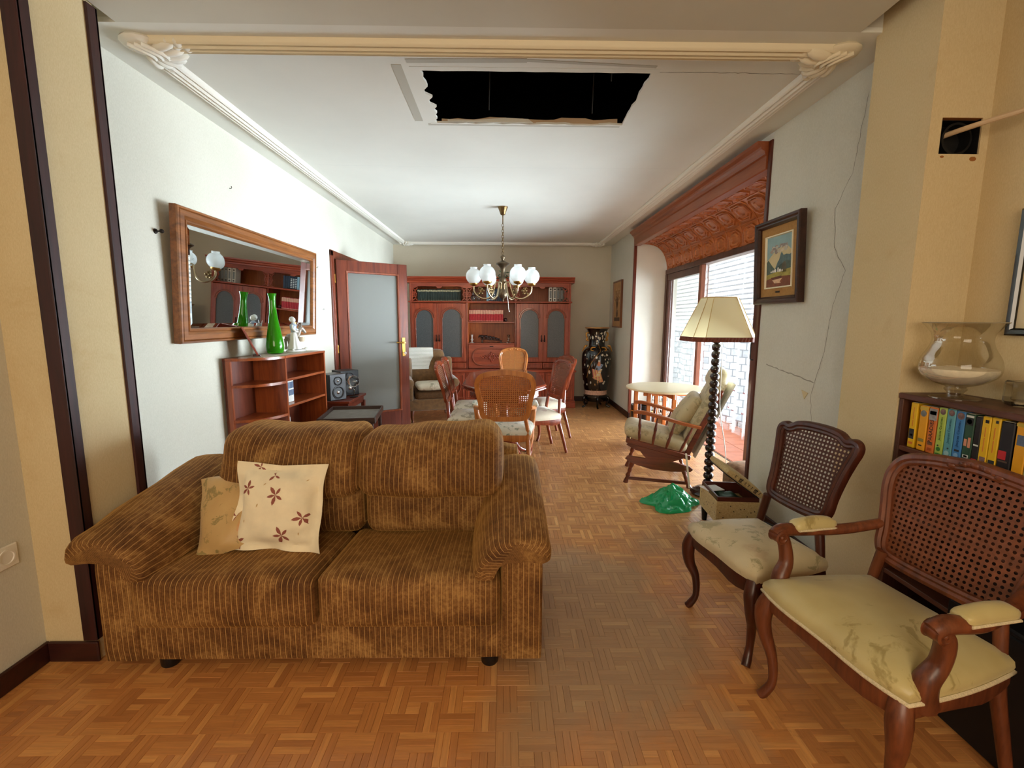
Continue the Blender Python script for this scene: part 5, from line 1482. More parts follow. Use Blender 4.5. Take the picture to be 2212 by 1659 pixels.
            if trim: MB().tube([(s*(xa+.022)+.026*a, -.01+.085*b_, sh+.217) for a, b_ in ((-1, -.9), (1, -.9), (1, .9), (-1, .9))], .004, 6, True).build('pad_braid', trim, t, 60)
    return t
FL_NEAR = floral('seat_gold_floral', S(186, 170, 132), S(208, 194, 158), S(146, 138, 100), S(184, 158, 122), 15)
FL_ARM = floral('seat_gold_satin', S(182, 164, 108), S(200, 186, 132), S(150, 132, 76), S(188, 170, 114), 9, .35)
FL_DIN = floral('seat_cream_floral', S(214, 204, 178), S(230, 222, 200), S(150, 140, 108), S(176, 140, 120), 17)
FL_GRN = floral('seat_green_floral', S(206, 206, 190), S(220, 218, 204), S(84, 112, 96), S(150, 160, 150), 26)
BRAID = plain('cream_braid', S(206, 192, 158), .8, var=.2, vscale=200)
make_chair('dark cane-back side chair with gold floral seat beside the column', (1.09, 1.89, 0), -79, CHDARK, FL_NEAR, CANEDK, False, None, H=.86, W=.94)
make_chair('wide cane-back armchair with gold satin seat in the right foreground', (1.175, 1.323, 0), -80, CHWOOD, FL_ARM, CANE, True, None, trim=BRAID, name='cane_back_armchair', W=1.02, H=.87)
make_chair('honey-brown cane-back armchair seen from behind at the near end of the dining table', (.0, 4.03, 0), 180, CHHON, FL_GRN, CANEHON, True, 'dining chairs', name='cane_back_armchair', H=.94)
make_chair('honey oval-back chair at the far end of the dining table', (.11, 6.05, 0), 0, CHHON, FL_DIN, plain('close_cane_honey', S(176, 112, 54), .6, var=.15, vscale=90), True, 'dining chairs', name='oval_back_chair', W=.78, pitch=.010, H=1.0)
d1 = make_chair('cherry dining chair on the left of the table nearer the sofa', (-.385, 4.62, 0), 90, CHRED, FL_DIN, CANE, False, 'dining chairs', name='dining_chair', H=.93)
for (lab, x, y, r) in (('cherry dining chair on the left of the table nearer the cabinet', -.40, 5.17, 90), ('cherry dining chair on the right of the table nearer the sofa', .345, 4.77, -72), ('cherry dining chair on the right of the table nearer the cabinet', .47, 5.38, -72)):
    c = copy_tree(d1); c.location = (x, y, 0); c.rotation_euler = (0, 0, rad(r)); c['label'] = lab

# ================================================================== dining table
TBW = wood('table_top_wood', S(84, 30, 18), S(140, 62, 40), 'y', .14, coat=.6)
tb = thing('dining_table', 'polished mahogany dining table with clipped corners', 'table', (-.01, 4.90, 0))
def octo(s, cxx=.20, cyy=.36, hx=.405, hy=.86):
    a, b_ = hx+s, hy+s
    base = [(-a, -b_+cyy), (-a+cxx, -b_), (a-cxx, -b_), (a, -b_+cyy), (a, b_-cyy), (a-cxx, b_), (-a+cxx, b_), (-a, b_-cyy)]
    return base
rings = [[(x, y, z) for x, y in octo(s)] for s, z in ((-.05, .700), (-.01, .704), (.0, .712), (.0, .722), (-.012, .728), (-.012, .733), (.0, .738), (.002, .748), (-.008, .757), (-.03, .760))]
MB().rings(rings).build('table_top', TBW, tb, 25)
rings = [[(x, y, z) for x, y in octo(s)] for s, z in ((-.09, .61), (-.08, .615), (-.08, .625), (-.07, .63), (-.07, .70))]
MB().rings(rings).build('apron', TBW, tb, 25)
for yy in (-.42, .42):
    mb = MB(); mb.lathe([(.07, .10), (.075, .14), (.05, .18), (.04, .22), (.065, .32), (.07, .38), (.045, .46), (.04, .52), (.06, .57), (.08, .61)], 20, (0, yy, 0)); mb.build('pedestal', TBW, tb, 60)
    for k in range(4):
        a = pi/4+k*pi/2
        p = cr([(.05*cos(a), yy+.05*sin(a), .16), (.14*cos(a), yy+.14*sin(a), .14), (.22*cos(a), yy+.22*sin(a), .06), (.30*cos(a), yy+.30*sin(a), .022)], 4)
        f_ = MB().tube(p, lerp_list([.032, .028, .024, .02], len(p)), 10).build('foot', TBW, tb, 60)
        MB().ball((.31*cos(a), yy+.31*sin(a), .02), .02, 10, 6, 1.2, 1.2, .95).build('foot_cap', IRON, f_, 60)
MB().box(-.025, .025, -.42, .42, .20, .25, .006).build('stretcher', TBW, tb)

# ================================================================== wing armchair with antimacassar
mtw = plain('brown_chenille', S(116, 82, 44), .85, var=.3, vscale=18, sheen=.5)
wc = thing('wing_armchair', 'brown velvet wing armchair beside the glass door', 'armchair', (-1.06, 6.42, 0), rz=16)
wc.scale = (.95, .95, .89)
def wpart(nm, c, h, r, bu=(0, 0, 0), M=None, mat=mtw, seg=(10, 10, 10)):
    mb = MB(); mb.cushion(c, h, r, bu, seg=seg, M=M); return mb.build(nm, mat, wc, 60)
wpart('seat_base', (0, .0, .27), (.32, .34, .09), .02)
wpart('seat_cushion', (0, -.06, .405), (.235, .27, .06), .04, (.0, .01, .02), mat=plain('ribbed_brown', S(96, 66, 36), .85, var=.25, vscale=40))
Mb = Matrix.Translation((0, .27, .36)) @ Matrix.Rotation(rad(-12), 4, 'X')
wpart('back', (0, .0, .34), (.28, .065, .36), .06, (.01, .015, .02), Mb)
for s in (-1, 1):
    Mw = Matrix.Translation((s*.275, .235, .66)) @ Matrix.Rotation(rad(-8), 4, 'X') @ Matrix.Rotation(s*rad(14), 4, 'Z')
    wpart('wing', (0, -.07, .10), (.05, .11, .18), .045, (.006, .01, .0), Mw)
    wpart('arm', (s*.30, -.05, .46), (.045, .30, .13), .03)
    mb = MB(); p = [(s*.315, -.37+.74*k/8, .60+.015*sin(pi*k/8)) for k in range(9)]; mb.tube(p, [.062]+[.07]*7+[.06], 14); mb.build('arm_roll', mtw, wc, 60)
    mb = MB(); mb.lathe([(.066, 0), (.060, .012), (.03, .016), (.004, .018)], 18, M=Matrix.Translation((s*.315, -.368, .60)) @ Matrix.Rotation(rad(90), 4, 'X')); mb.build('arm_face', mtw, wc, 60)
    for y in (-.30, .28):
        p = cr([(s*.27, y, .19), (s*.285, y-.012*(1 if y < 0 else -1), .12), (s*.275, y, .03), (s*.28, y-.01, .0)], 4)
        MB().tube(p, lerp_list([.03, .028, .015, .016], len(p)), 10).build('leg', CHWOOD, wc, 60)
t_ = thing('floral_cushion', 'small cream floral cushion on the wing armchair seat', 'cushion', (-1.025, 6.277, .434), rz=16)
mb = MB(); mb.cushion((0, 0, .045), (.19, .20, .04), .038, (0, 0, .02), seg=(12, 12, 6)); mb.build('cover', FL_DIN, t_, 60)
# white crochet cover over the chair back
mt, nt, b = new_mat('white_crochet')
ov = coords(nt)
w1_ = nd(nt, 'ShaderNodeTexWave', bands_direction='Z'); w1_.inputs['Scale'].default_value = 16; lk(nt, ov, w1_.inputs['Vector'])
w2_ = noise_n(nt, ov, 90, 2)
c_ = ramp(nt, mth(nt, 'MULTIPLY', w1_.outputs['Fac'], w2_), [(.08, S(190, 186, 172)), (.25, S(236, 234, 226))]); lk(nt, c_.outputs[0], b.inputs['Base Color']); b.inputs['Roughness'].default_value = .9
bump(nt, b, w1_.outputs['Fac'], .5, .003)
ac = thing('crochet_cover', 'white crochet antimacassar draped over the wing armchair back', 'cloth', (-1.06, 6.42, 0), rz=16); ac.scale = (.95, .95, .89)
def cro(u, v):
    x = -.255+.36*u
    if v < .12: yy, zz = .05+.02*(v/.12), .735+.01*(v/.12)   # over the top edge
    yv = -.072-.012*sin(pi*u)
    z = .728-(v-.12)*.40 if v >= .12 else .728+.012*sin(v/.12*pi)
    y = yv if v >= .12 else .07+(yv-.07)*v/.12
    q = Mb @ Vector((x+.0*u, y, z)); return (q.x, q.y, q.z)
mb = MB(); mb.grid(cro, 18, 24); mb.build('crochet_sheet', mt, ac, 60)

# ================================================================== tall vase on a stand
sd = thing('vase_stand', 'low black carved stand with curled legs under the tall vase', 'stand', (1.44, 7.28, 0))
mb = MB(); mb.lathe([(.18, .165), (.19, .17), (.19, .195), (.175, .205), (.15, .205)], 28); mb.build('stand_top', BLACKGL, sd)
mb = MB(); mb.lathe([(.15, .10), (.165, .125), (.17, .165)], 28); mb.build('carved_skirt', BLACKGL, sd)
for k in range(5):
    a = -pi/2+k*2*pi/5
    p = cr([(.15*cos(a), .15*sin(a), .18), (.205*cos(a), .205*sin(a), .15), (.195*cos(a), .195*sin(a), .08), (.175*cos(a), .175*sin(a), .04), (.215*cos(a), .215*sin(a), .012), (.228*cos(a), .228*sin(a), .02)], 4)
    MB().tube(p, lerp_list([.02, .024, .018, .014, .016, .012], len(p)), 8).build('leg', BLACKGL, sd, 60)
VB = plain('vase_black_glaze', S(16, 13, 14), .12, coat=.6)
vz = thing('tall_vase', 'tall black oriental floor vase painted with a bird of paradise and white blossom', 'vase', (1.44, 7.28, .206))
VP = [(.165, 0), (.172, .02), (.172, .05), (.185, .10), (.21, .25), (.228, .42), (.233, .55), (.225, .64), (.20, .70), (.165, .735), (.135, .76), (.125, .80), (.125, .88), (.135, .96), (.165, 1.02), (.190, 1.045), (.188, 1.052), (.172, 1.045)]
def vr(z):
    for (r0, z0), (r1, z1) in zip(VP, VP[1:]):
        if z0 <= z <= z1: return r0+(r1-r0)*(z-z0)/max(1e-6, z1-z0)
    return .13
prof = [(p.x, p.y) for p in cr([(a, b_, 0) for a, b_ in VP], 3)]
mb = MB(); mb.lathe(prof, 40, cap=False); mb.build('body', VB, vz, 60)
mb = MB(); mb.lathe([(.1905, 1.040), (.194, 1.048), (.19, 1.056), (.183, 1.054)], 40, cap=False); mb.build('gold_rim', plain('vase_gilt', S(190, 146, 92), .3, .5), vz, 60)
mb = MB(); mb.lathe([(.1745, .004), (.1765, .02), (.1775, .055), (.1815, .075)], 40, cap=False); mb.build('foot_band', plain('vase_foot_band', S(196, 158, 138), .3, var=.3, vscale=70), vz, 60)
def vdec(cx, cz, pts, mat, nm, k=1, parent=None):
    """patch of painting on the vase: pts in metres around angle cx (0 faces the room)"""
    vs = []
    def wpt(x, z):
        z = min(1.03, max(.01, z)); r = vr(z)+.0012*k; a = -pi/2+cx+x/r
        return (r*cos(a), r*sin(a), z)
    c = wpt(sum(p[0] for p in pts)/len(pts), cz+sum(p[1] for p in pts)/len(pts))
    vs = [c]+[wpt(x, cz+z) for x, z in pts]; n = len(pts)
    mb = MB().add(vs, [(0, 1+i, 1+(i+1) % n) for i in range(n)]); return mb.build(nm, mat, vz, 60)
def blob(rx, rz, n=8, seed=0, jit=.25, ox=0, oz=0):
    r = random.Random(seed); return [(ox+rx*cos(2*pi*i/n)*(1+r.uniform(-jit, jit)), oz+rz*sin(2*pi*i/n)*(1+r.uniform(-jit, jit))) for i in range(n)]
VWH = plain('vase_white_enamel', S(206, 198, 180), .35); VPK = plain('vase_pink_enamel', S(186, 104, 96), .35, var=.2, vscale=50); VYL = plain('vase_cream_enamel', S(206, 176, 120), .35, var=.2, vscale=60); VBL = plain('vase_blue_enamel', S(126, 146, 176), .35, var=.2, vscale=60); VOR = plain('vase_orange_enamel', S(196, 128, 88), .35); VGL = plain('vase_gold_relief', S(190, 136, 58), .3, .5)
r_ = random.Random(21)
for k in range(95):
    a = r_.uniform(-2.0, 2.0); z = r_.choice([r_.uniform(.80, 1.0), r_.uniform(.45, .70), r_.uniform(.1, .7)])
    if abs(a*.22) < .09 and .12 < z < .60: continue
    vdec(a, z, blob(r_.uniform(.010, .020), r_.uniform(.012, .028), 7, k), VWH, 'blossom')
for i in range(6):
    a = -.35+.11*i; vdec(a*.2, .30, [(-.02, -.2), (.015, -.2), (.02, .0), (-.01, .0)] if False else blob(.03, .05, 8, i, .3), VYL, 'plumage', 1.2)
vdec(-.28, .20, [(-.05, -.12), (.04, -.12), (.05, .04), (-.03, .10)], plain('vase_rock', S(196, 150, 90), .4), 'painted_rock', 1.0)
for i in range(9):
    t = i/8; vdec(-.10, .18, [(-.085+.11*t, .24-.03*t), (-.07+.11*t, .245-.03*t), (-.05+.14*t, .10-.05*t+.02*t*t), (.02+.08*t, .02+.02*t), (-.06+.13*t, .09-.05*t)], (VPK, VYL, VOR)[i % 3], 'tail_feather', 1.3+.1*i)
vdec(-.02, .44, [(-.07, -.05), (-.01, -.06), (.04, .0), (.07, .05), (.03, .06), (-.03, .04)], VBL, 'bird_wing', 2.4)
vdec(-.01, .50, blob(.025, .04, 9, 3), VOR, 'bird_breast', 2.6); vdec(-.0, .545, blob(.016, .018, 8, 4), VWH, 'bird_head', 2.8)
for i in range(6): vdec(.0, .33, blob(.035-.003*i, .012, 8, i, .2, .01*i-.02, -.02+.02*i), (VYL, VWH)[i % 2], 'plumage', 2.0+.1*i)
mb = MB(); mb.tube(cr([Vector((vr(z)*1.01*cos(-pi/2+a), vr(z)*1.01*sin(-pi/2+a), z)) for a, z in ((-.9, .28), (-.6, .48), (-.2, .62), (.1, .70), (.0, .80), (.3, .9))], 5), .003, 5); mb.build('painted_branch', VGL, vz)
for s in (-1, 1):
    mb = MB(); mb.tube(cr([(s*.128, 0, .97), (s*.165, 0, .965), (s*.168, 0, .92), (s*.150, 0, .89), (s*.165, 0, .86), (s*.13, 0, .85)], 5), .013, 8); mb.build('ear_handle', VGL, vz, 60)
    mb = MB(); mb.tube(cr([(s*.16, -.05, .77), (s*.19, -.06, .765), (s*.215, -.05, .72), (s*.235, -.03, .68)], 5), lerp_list([.013, .016, .011, .006], 16), 8); mb.build('gilt_dragon', VGL, vz, 60)
    mb = MB(); mb.tube(cr([(s*.05, -.15, .75), (s*.10, -.14, .745), (s*.12, -.16, .71), (s*.08, -.19, .70)], 5), lerp_list([.010, .013, .009, .005], 16), 8); mb.build('gilt_dragon', VGL, vz, 60)

# ================================================================== chandelier
cd = thing('chandelier', 'six-arm brass chandelier with white globe shades over the dining table', 'chandelier', (-.03, 5.23, 1.55))
def C(z): return z-1.55
mb = MB(); mb.lathe([(.055, C(2.58)), (.054, C(2.572)), (.042, C(2.545)), (.032, C(2.52)), (.026, C(2.50)), (.008, C(2.49))], 24); mb.build('ceiling_canopy', OLDBRASS, cd, 60)
mb = MB(); mb.tube([(0, 0, C(2.49)), (0, 0, C(2.40))], .006, 8); mb.build('top_rod', OLDBRASS, cd)
lk_m = MB().tube([(.011*cos(t*pi/6), 0, .019*sin(t*pi/6)) for t in range(12)], .0032, 6, True).mesh('chain_link', OLDBRASS, 60)
for k in range(11):
    o = bpy.data.objects.new('chain_link', lk_m); COL.objects.link(o); o.parent = cd; o.location = (0, 0, C(2.385)-k*.0292); o.rotation_euler = (0, 0, (k % 2)*pi/2+.3)
mb = MB(); mb.lathe([(.004, C(2.075)), (.02, C(2.065)), (.028, C(2.05)), (.018, C(2.03)), (.012, C(2.015)), (.04, C(2.0)), (.075, C(1.985)), (.078, C(1.975)), (.05, C(1.955)), (.028, C(1.93)), (.022, C(1.88)), (.026, C(1.85)), (.034, C(1.83)), (.040, C(1.80)), (.028, C(1.76)), (.034, C(1.73)), (.042, C(1.70)), (.048, C(1.665)), (.052, C(1.64)), (.038, C(1.615)), (.014, C(1.60)), (.010, C(1.575)), (.002, C(1.565))], 28); mb.build('column', plain('aged_pewter_brass', S(98, 84, 66), .38, .85, var=.3, vscale=30), cd, 60)
SHADE_, nt, b = new_mat('frosted_globe')
b.inputs['Base Color'].default_value = S(236, 240, 240); b.inputs['Roughness'].default_value = .18; b.inputs['Coat Weight'].default_value = .4
tl = nd(nt, 'ShaderNodeBsdfTranslucent'); tl.inputs[0].default_value = (.95, .97, .97, 1); tp = nd(nt, 'ShaderNodeBsdfTransparent'); tp.inputs[0].default_value = (.95, .97, .98, 1)
m1 = nd(nt, 'ShaderNodeMixShader'); m1.inputs[0].default_value = .5; lk(nt, tl.outputs[0], m1.inputs[1]); lk(nt, b.outputs[0], m1.inputs[2])
m2 = nd(nt, 'ShaderNodeMixShader'); m2.inputs[0].default_value = .74; lk(nt, tp.outputs[0], m2.inputs[1]); lk(nt, m1.outputs[0], m2.inputs[2]); lk(nt, m2.outputs[0], nt.nodes['Material Output'].inputs[0])
ARMB = plain('polished_arm_brass', S(170, 152, 122), .25, 1.0)
arm_path = [(p.x, 0, p.z) for p in cr([(.035, 0, C(1.70)), (.04, 0, C(1.77)), (.075, 0, C(1.775)), (.095, 0, C(1.70)), (.13, 0, C(1.625)), (.20, 0, C(1.60)), (.27, 0, C(1.625)), (.315, 0, C(1.68)), (.32, 0, C(1.745))], 5)]
am = MB().tube(arm_path, .0085, 8).mesh('arm', ARMB, 60)
lf_mb = MB()
for k, (x, z, a) in enumerate(((.30, 1.66, .5), (.285, 1.69, 1.4), (.265, 1.66, 2.2), (.25, 1.69, 2.9), (.27, 1.71, 1.0))):
    lf_mb.ball((x-.03, 0, C(z)), .014, 8, 6, 1.2, .5, .9)
lf_mb.tube(cr([(.29, 0, C(1.64)), (.25, 0, C(1.67)), (.24, 0, C(1.71)), (.262, 0, C(1.725)), (.27, 0, C(1.705))], 4), .005, 6)
lfm = lf_mb.mesh('leaf_scroll', OLDBRASS, 60)
cupm = MB().lathe([(.012, C(1.735)), (.034, C(1.745)), (.044, C(1.752)), (.046, C(1.768)), (.040, C(1.768)), (.02, C(1.756))], 20, (.32, 0, 0)).mesh('shade_cup', BRASS, 60)
GR = .086; shm = MB().lathe([(GR*cos(a_), C(1.843)+GR*sin(a_)) for a_ in [rad(-64+128*k/16) for k in range(17)]]+[(.0385, C(1.926)), (.040, C(1.940)), (.037, C(1.940)), (.036, C(1.925))], 32, (.32, 0, 0), cap=False).mesh('globe_shade', SHADE_, 60)
blm = MB().lathe([(.012, C(1.765)), (.013, C(1.785)), (.026, C(1.815)), (.028, C(1.835)), (.02, C(1.855)), (.003, C(1.862))], 16, (.32, 0, 0)).mesh('bulb', plain('opal_bulb', S(226, 226, 220), .3), 60)
for k in range(6):
    a = k*pi/3
    root = None
    for nm, me in (('arm', am), ('leaf_scroll', lfm), ('shade_cup', cupm), ('globe_shade', shm), ('bulb', blm)):
        o = bpy.data.objects.new(nm, me); COL.objects.link(o)
        if nm == 'arm': o.parent = cd; o.rotation_euler = (0, 0, a); root = o
        else: o.parent = root
mb = MB(); r_ = random.Random(5)
for k in range(16):
    a = r_.uniform(0, 6.28); M_ = Matrix.Translation((.03*cos(a), .03*sin(a), C(1.86+r_.uniform(-.05, .03)))) @ Matrix.Rotation(a, 4, 'Z') @ Matrix.Rotation(r_.uniform(-.6, .9), 4, 'Y')
    mb.add([(0, 0, 0), (.025, .011, .004), (.055, 0, 0), (.025, -.011, .004), (.025, 0, -.004)], [(0, 1, 4), (1, 2, 4), (2, 3, 4), (3, 0, 4)], M=M_)
mb.build('artificial_leaves', plain('dark_green_leaf', S(40, 58, 34), .5), cd, 0)
mb = MB(); mb.tube(cr([(.045, -.04, C(1.66)), (.06, -.05, C(1.56)), (.066, -.05, C(1.49)), (.072, -.05, C(1.462))], 5), .0028, 6); mb.ball((.072, -.05, C(1.46)), .007, 8, 6); mb.build('pull_cord', WHITE, cd, 60)
# ================================================================== right bookshelf beside the column
RSW = wood('bookshelf_wood', S(66, 34, 22), S(104, 60, 40), 'y', .5)
RSWZ = wood('bookshelf_upright_wood', S(56, 28, 19), S(92, 52, 36), 'z', .5)
bs = thing('bookshelf', 'dark brown open bookshelf against the right wall next to the column', 'bookshelf', (1.715, 1.28, 0))
BX0, BX1, BY0, BY1 = 1.605, 1.826, .72, 1.836
def Q(nm, mb, mat=RSW, sm=35, parent=None): return mb.build(nm, mat, parent or bs, sm, True)
Q('upright', MB().box(BX0, BX1, BY1-.02, BY1, 0, 1.055, .002), RSWZ); Q('upright', MB().box(BX0, BX1, BY0, BY0+.02, 0, 1.055, .002), RSWZ)
Q('top_board', MB().box(BX0-.005, BX1, BY0-.005, BY1, 1.055, 1.078, .003))
for z in (.865, .60, .33, .07): Q('shelf_board', MB().box(BX0+.002, BX1, BY0+.02, BY1-.02, z-.02, z, .002))
Q('back_panel', MB().box(BX1-.008, BX1, BY0+.02, BY1-.02, .02, 1.055), plain('bookshelf_back', S(40, 24, 18), .7), 0)
# books in the top row, from the column towards the camera (colour, thickness, height, prints)
YEL = plain('book_yellow', S(222, 178, 20), .4, coat=.2); YEL2 = plain('book_amber', S(226, 160, 28), .4, coat=.2); ORG = plain('book_orange', S(206, 112, 46), .4); LIM = plain('book_lime', S(168, 190, 84), .4); TEA = plain('book_teal', S(96, 160, 172), .3, coat=.4); BLU = plain('book_azure', S(62, 124, 182), .4); DGR = plain('book_forest', S(40, 74, 56), .4); BLK = plain('book_black', S(26, 22, 24), .4); REDS = plain('book_scarlet', S(186, 40, 44), .4)
LGRN = plain('print_green', S(52, 118, 40), .5); GREY = plain('print_grey', S(112, 114, 112), .5, var=.4, vscale=60); PALE = plain('print_pale', S(206, 210, 206), .5); SAL = plain('print_salmon', S(206, 140, 112), .5); DKB = plain('print_dark', S(34, 36, 40), .5); PHOTO = plain('print_photo', S(120, 92, 88), .5, var=.5, vscale=90)
def tbook(label, y, th, hgt, mat, prints=(), text=None, tcol=None, tz=.5, tsize=.4, lean=0.0):
    """spine faces the room (-x); y is the far side of the book"""
    t = thing('book', label, 'book', (BX0+.012, y-th, .8655), rz=0)
    mb = MB(); mb.box(0, .135, 0, th, 0, hgt, .0025); mb.build('cover', mat, t)
    mb = MB(); mb.box(.004, .134, .003, th-.003, hgt-.0005, hgt+.0008); mb.build('pages', PAPERW, t)
    for (z0, z1, a, b_, mm_, rd) in prints:
        q = MB()
        if rd: q.lathe([((z1-z0)*hgt/2, 0), ((z1-z0)*hgt/2, .0008)], 18, M=Matrix.Translation((0, th*(a+b_)/2, (z0+z1)/2*hgt)) @ Matrix.Rotation(rad(-90), 4, 'Y'))
        else: q.box(-.0008, .0005, th*a, th*b_, z0*hgt, z1*hgt)
        q.build('spine_print', mm_, t, 0)
    if text:
        M_ = Matrix.Translation((-.0010, th*.5, tz*hgt)) @ Matrix(((0, 0, -1, 0), (0, -1, 0, 0), (-1, 0, 0, 0), (0, 0, 0, 1))) @ Matrix.Rotation(0, 4, 'Z')
        M_ = Matrix.Translation((-.0010, th*.5, tz*hgt)) @ Matrix(((0, -1, 0, 0), (0, 0, 0, 0), (0, 0, 0, 0), (0, 0, 0, 1)))
        # text runs upwards: text x -> +z, text y (its up) -> +y (to the left seen from the room), normal -> -x
        M_ = Matrix(((0, 0, -1, -.0010), (0, 1, 0, th*.5), (1, 0, 0, tz*hgt), (0, 0, 0, 1)))
        text_mesh('spine_title', text, tsize*th, tcol or INK, t, M_)
    return t
H_ = .175
tbook('yellow paperback with a black and white photo low on its spine, nearest the column', 1.792, .030, .180, YEL, [(.20, .42, .12, .85, DKB, 0), (.26, .31, .3, .6, PALE, 1), (.08, .13, .2, .8, ORG, 0), (.48, .62, .42, .5, ORG, 0), (.64, .90, .42, .5, ORG, 0)])
tbook('amber paperback with a landscape medallion near the top of its spine', 1.750, .034, .176, YEL2, [(.76, .90, .1, .9, GREY, 1), (.20, .27, .15, .85, plain('print_olive', S(130, 116, 50), .5), 0), (.10, .13, .3, .7, INK, 0), (.90, .98, .0, 1.0, plain('print_khaki', S(196, 166, 60), .5), 0)])
tbook('orange book lettered in black capitals with a photo at the top', 1.710, .033, .177, ORG, [(.72, .97, .04, .96, plain('print_cloud', S(150, 150, 150), .5, var=.5, vscale=30), 0), (.84, .92, .1, .9, DKB, 0), (.18, .25, .2, .8, plain('print_brown', S(110, 74, 44), .5), 0), (.06, .12, .25, .75, plain('print_rust', S(170, 80, 30), .5), 0)], 'PARADIES', DKB, .48, .62)
tbook('lime green book of the matching diver trio', 1.673, .031, .182, LIM, [(.86, .98, .15, .75, PHOTO, 1), (.10, .19, .2, .8, LGRN, 1), (.20, .235, .5, .7, DKB, 1), (.03, .06, .15, .85, LGRN, 0)], 'Jacques Cousteau', plain('title_green', S(70, 100, 30), .6), .57, .40)
tbook('teal glossy book of the matching diver trio', 1.640, .032, .184, TEA, [(.86, .98, .15, .75, PHOTO, 1), (.06, .16, .2, .8, plain('print_aqua', S(150, 190, 196), .4), 1), (.19, .225, .3, .5, DKB, 1)], 'Jacques Cousteau', plain('title_teal', S(30, 90, 110), .6), .56, .40)
tbook('azure blue book of the matching diver trio', 1.606, .033, .182, BLU, [(.84, .98, .15, .75, PHOTO, 1), (.08, .17, .25, .75, plain('print_sky', S(120, 164, 204), .4), 1), (.20, .24, .2, .7, DKB, 0)], 'Jacques Cousteau', plain('title_navy', S(22, 60, 110), .6), .56, .40)
tbook('dark green book with salmon lettering and a pale logo', 1.571, .032, .180, DGR, [(.93, .97, .1, .9, PALE, 0), (.78, .92, .1, .9, DKB, 0), (.80, .90, .35, .65, PALE, 1), (.34, .54, .15, .42, SAL, 0), (.36, .50, .55, .85, SAL, 0), (.13, .19, .2, .8, PALE, 0), (.14, .18, .3, .7, DKB, 0)])
tbook('thin black video case beside the dark green book', 1.537, .022, .176, BLK, [(.04, .16, .1, .9, REDS, 0), (.42, .45, .1, .8, PALE, 0)])
tbook('yellow book with a framed photo low on its spine, left of the other two', 1.514, .028, .182, YEL, [(.06, .24, .1, .75, PHOTO, 0), (.88, .94, .2, .6, DKB, 0), (.34, .60, .45, .53, ORG, 0), (.62, .80, .45, .53, ORG, 0)])
tbook('yellow book with an orange and black photo at the foot of its spine', 1.484, .028, .184, YEL, [(.05, .22, .1, .8, DKB, 0), (.10, .16, .2, .7, ORG, 0), (.90, .95, .2, .5, DKB, 0), (.36, .58, .45, .53, ORG, 0), (.60, .82, .45, .53, ORG, 0)])
tbook('wide black book with a red picture on its face', 1.453, .040, .178, BLK, [(.30, .46, .35, .95, REDS, 0), (.25, .28, .2, .9, plain('print_dim', S(90, 70, 56), .6), 0)])
tbook('amber book with a blue photo near the top of its spine by the picture edge', 1.408, .034, .186, YEL2, [(.60, .78, .12, .8, plain('print_slate', S(86, 100, 124), .5, var=.3, vscale=50), 0), (.92, .98, .0, 1, plain('print_khaki2', S(186, 160, 50), .5), 0)])
tbook('pale green book cut off by the right picture edge', 1.372, .030, .17, plain('book_palegreen', S(170, 176, 110), .4))
# hurricane glass with sand
CLG = thin_glass('clear_thin_glass', (.92, .91, .87, 1), .72, .03)
hg = thing('hurricane_vase', 'clear glass hurricane vase with white sand on the bookshelf', 'vase', (1.685, 1.69, 1.0785))
hp = [(.075, 0), (.07, .006), (.03, .012), (.024, .022), (.034, .035), (.03, .045), (.07, .058), (.108, .085), (.118, .115), (.112, .15), (.094, .185), (.085, .215), (.088, .24), (.104, .265), (.118, .28)]
hp2 = [(p.x, p.y) for p in cr([(a, b_, 0) for a, b_ in hp], 3)]
mb = MB(); mb.lathe(hp2, 36, cap=False); mb.build('glass', CLG, hg, 60)
mb = MB(); mb.lathe([(.118, .279), (.1195, .281), (.118, .283)], 36, cap=False); mb.build('rim', plain('glass_rim', S(150, 140, 116), .1, coat=.5), hg, 60)
mb = MB(); mb.lathe([(.02, .052), (.066, .0605), (.103, .085), (.112, .103), (.111, .112), (.06, .116), (.004, .113)], 32); mb.build('sand', plain('white_sand', S(236, 228, 208), .9, var=.08, vscale=60), hg, 60)
gb = thing('glass_block', 'thick clear glass cube candle holder on the bookshelf', 'candle holder', (1.765, 1.525, 1.0785), rz=-30)
mb = MB(); mb.box(-.045, .045, -.045, .045, 0, .085, .008); mb.build('glass_cube', thin_glass('cube_glass', (.86, .86, .84, 1), .1, .04), gb)
mb = MB(); mb.box(-.028, .028, -.028, .028, .015, .083, .004); mb.build('inner_well', thin_glass('cube_well', (.9, .88, .8, 1), .6, .2), gb)
# black box standing in for an unidentified dark mass by the shelf
bk = thing('black_mass', 'black low chest standing in front of the bookshelf behind the armchair', 'mass', (1.545, 1.10, 0))
mb = MB(); mb.box(-.04, .05, -.30, .34, 0, .44, .008); mb.build('body', plain('matt_black', S(15, 14, 17), .55), bk)
mb = MB(); mb.box(-.045, .054, -.305, .345, .44, .46, .006); mb.build('lid', plain('matt_black_lid', S(17, 16, 19), .5), bk)

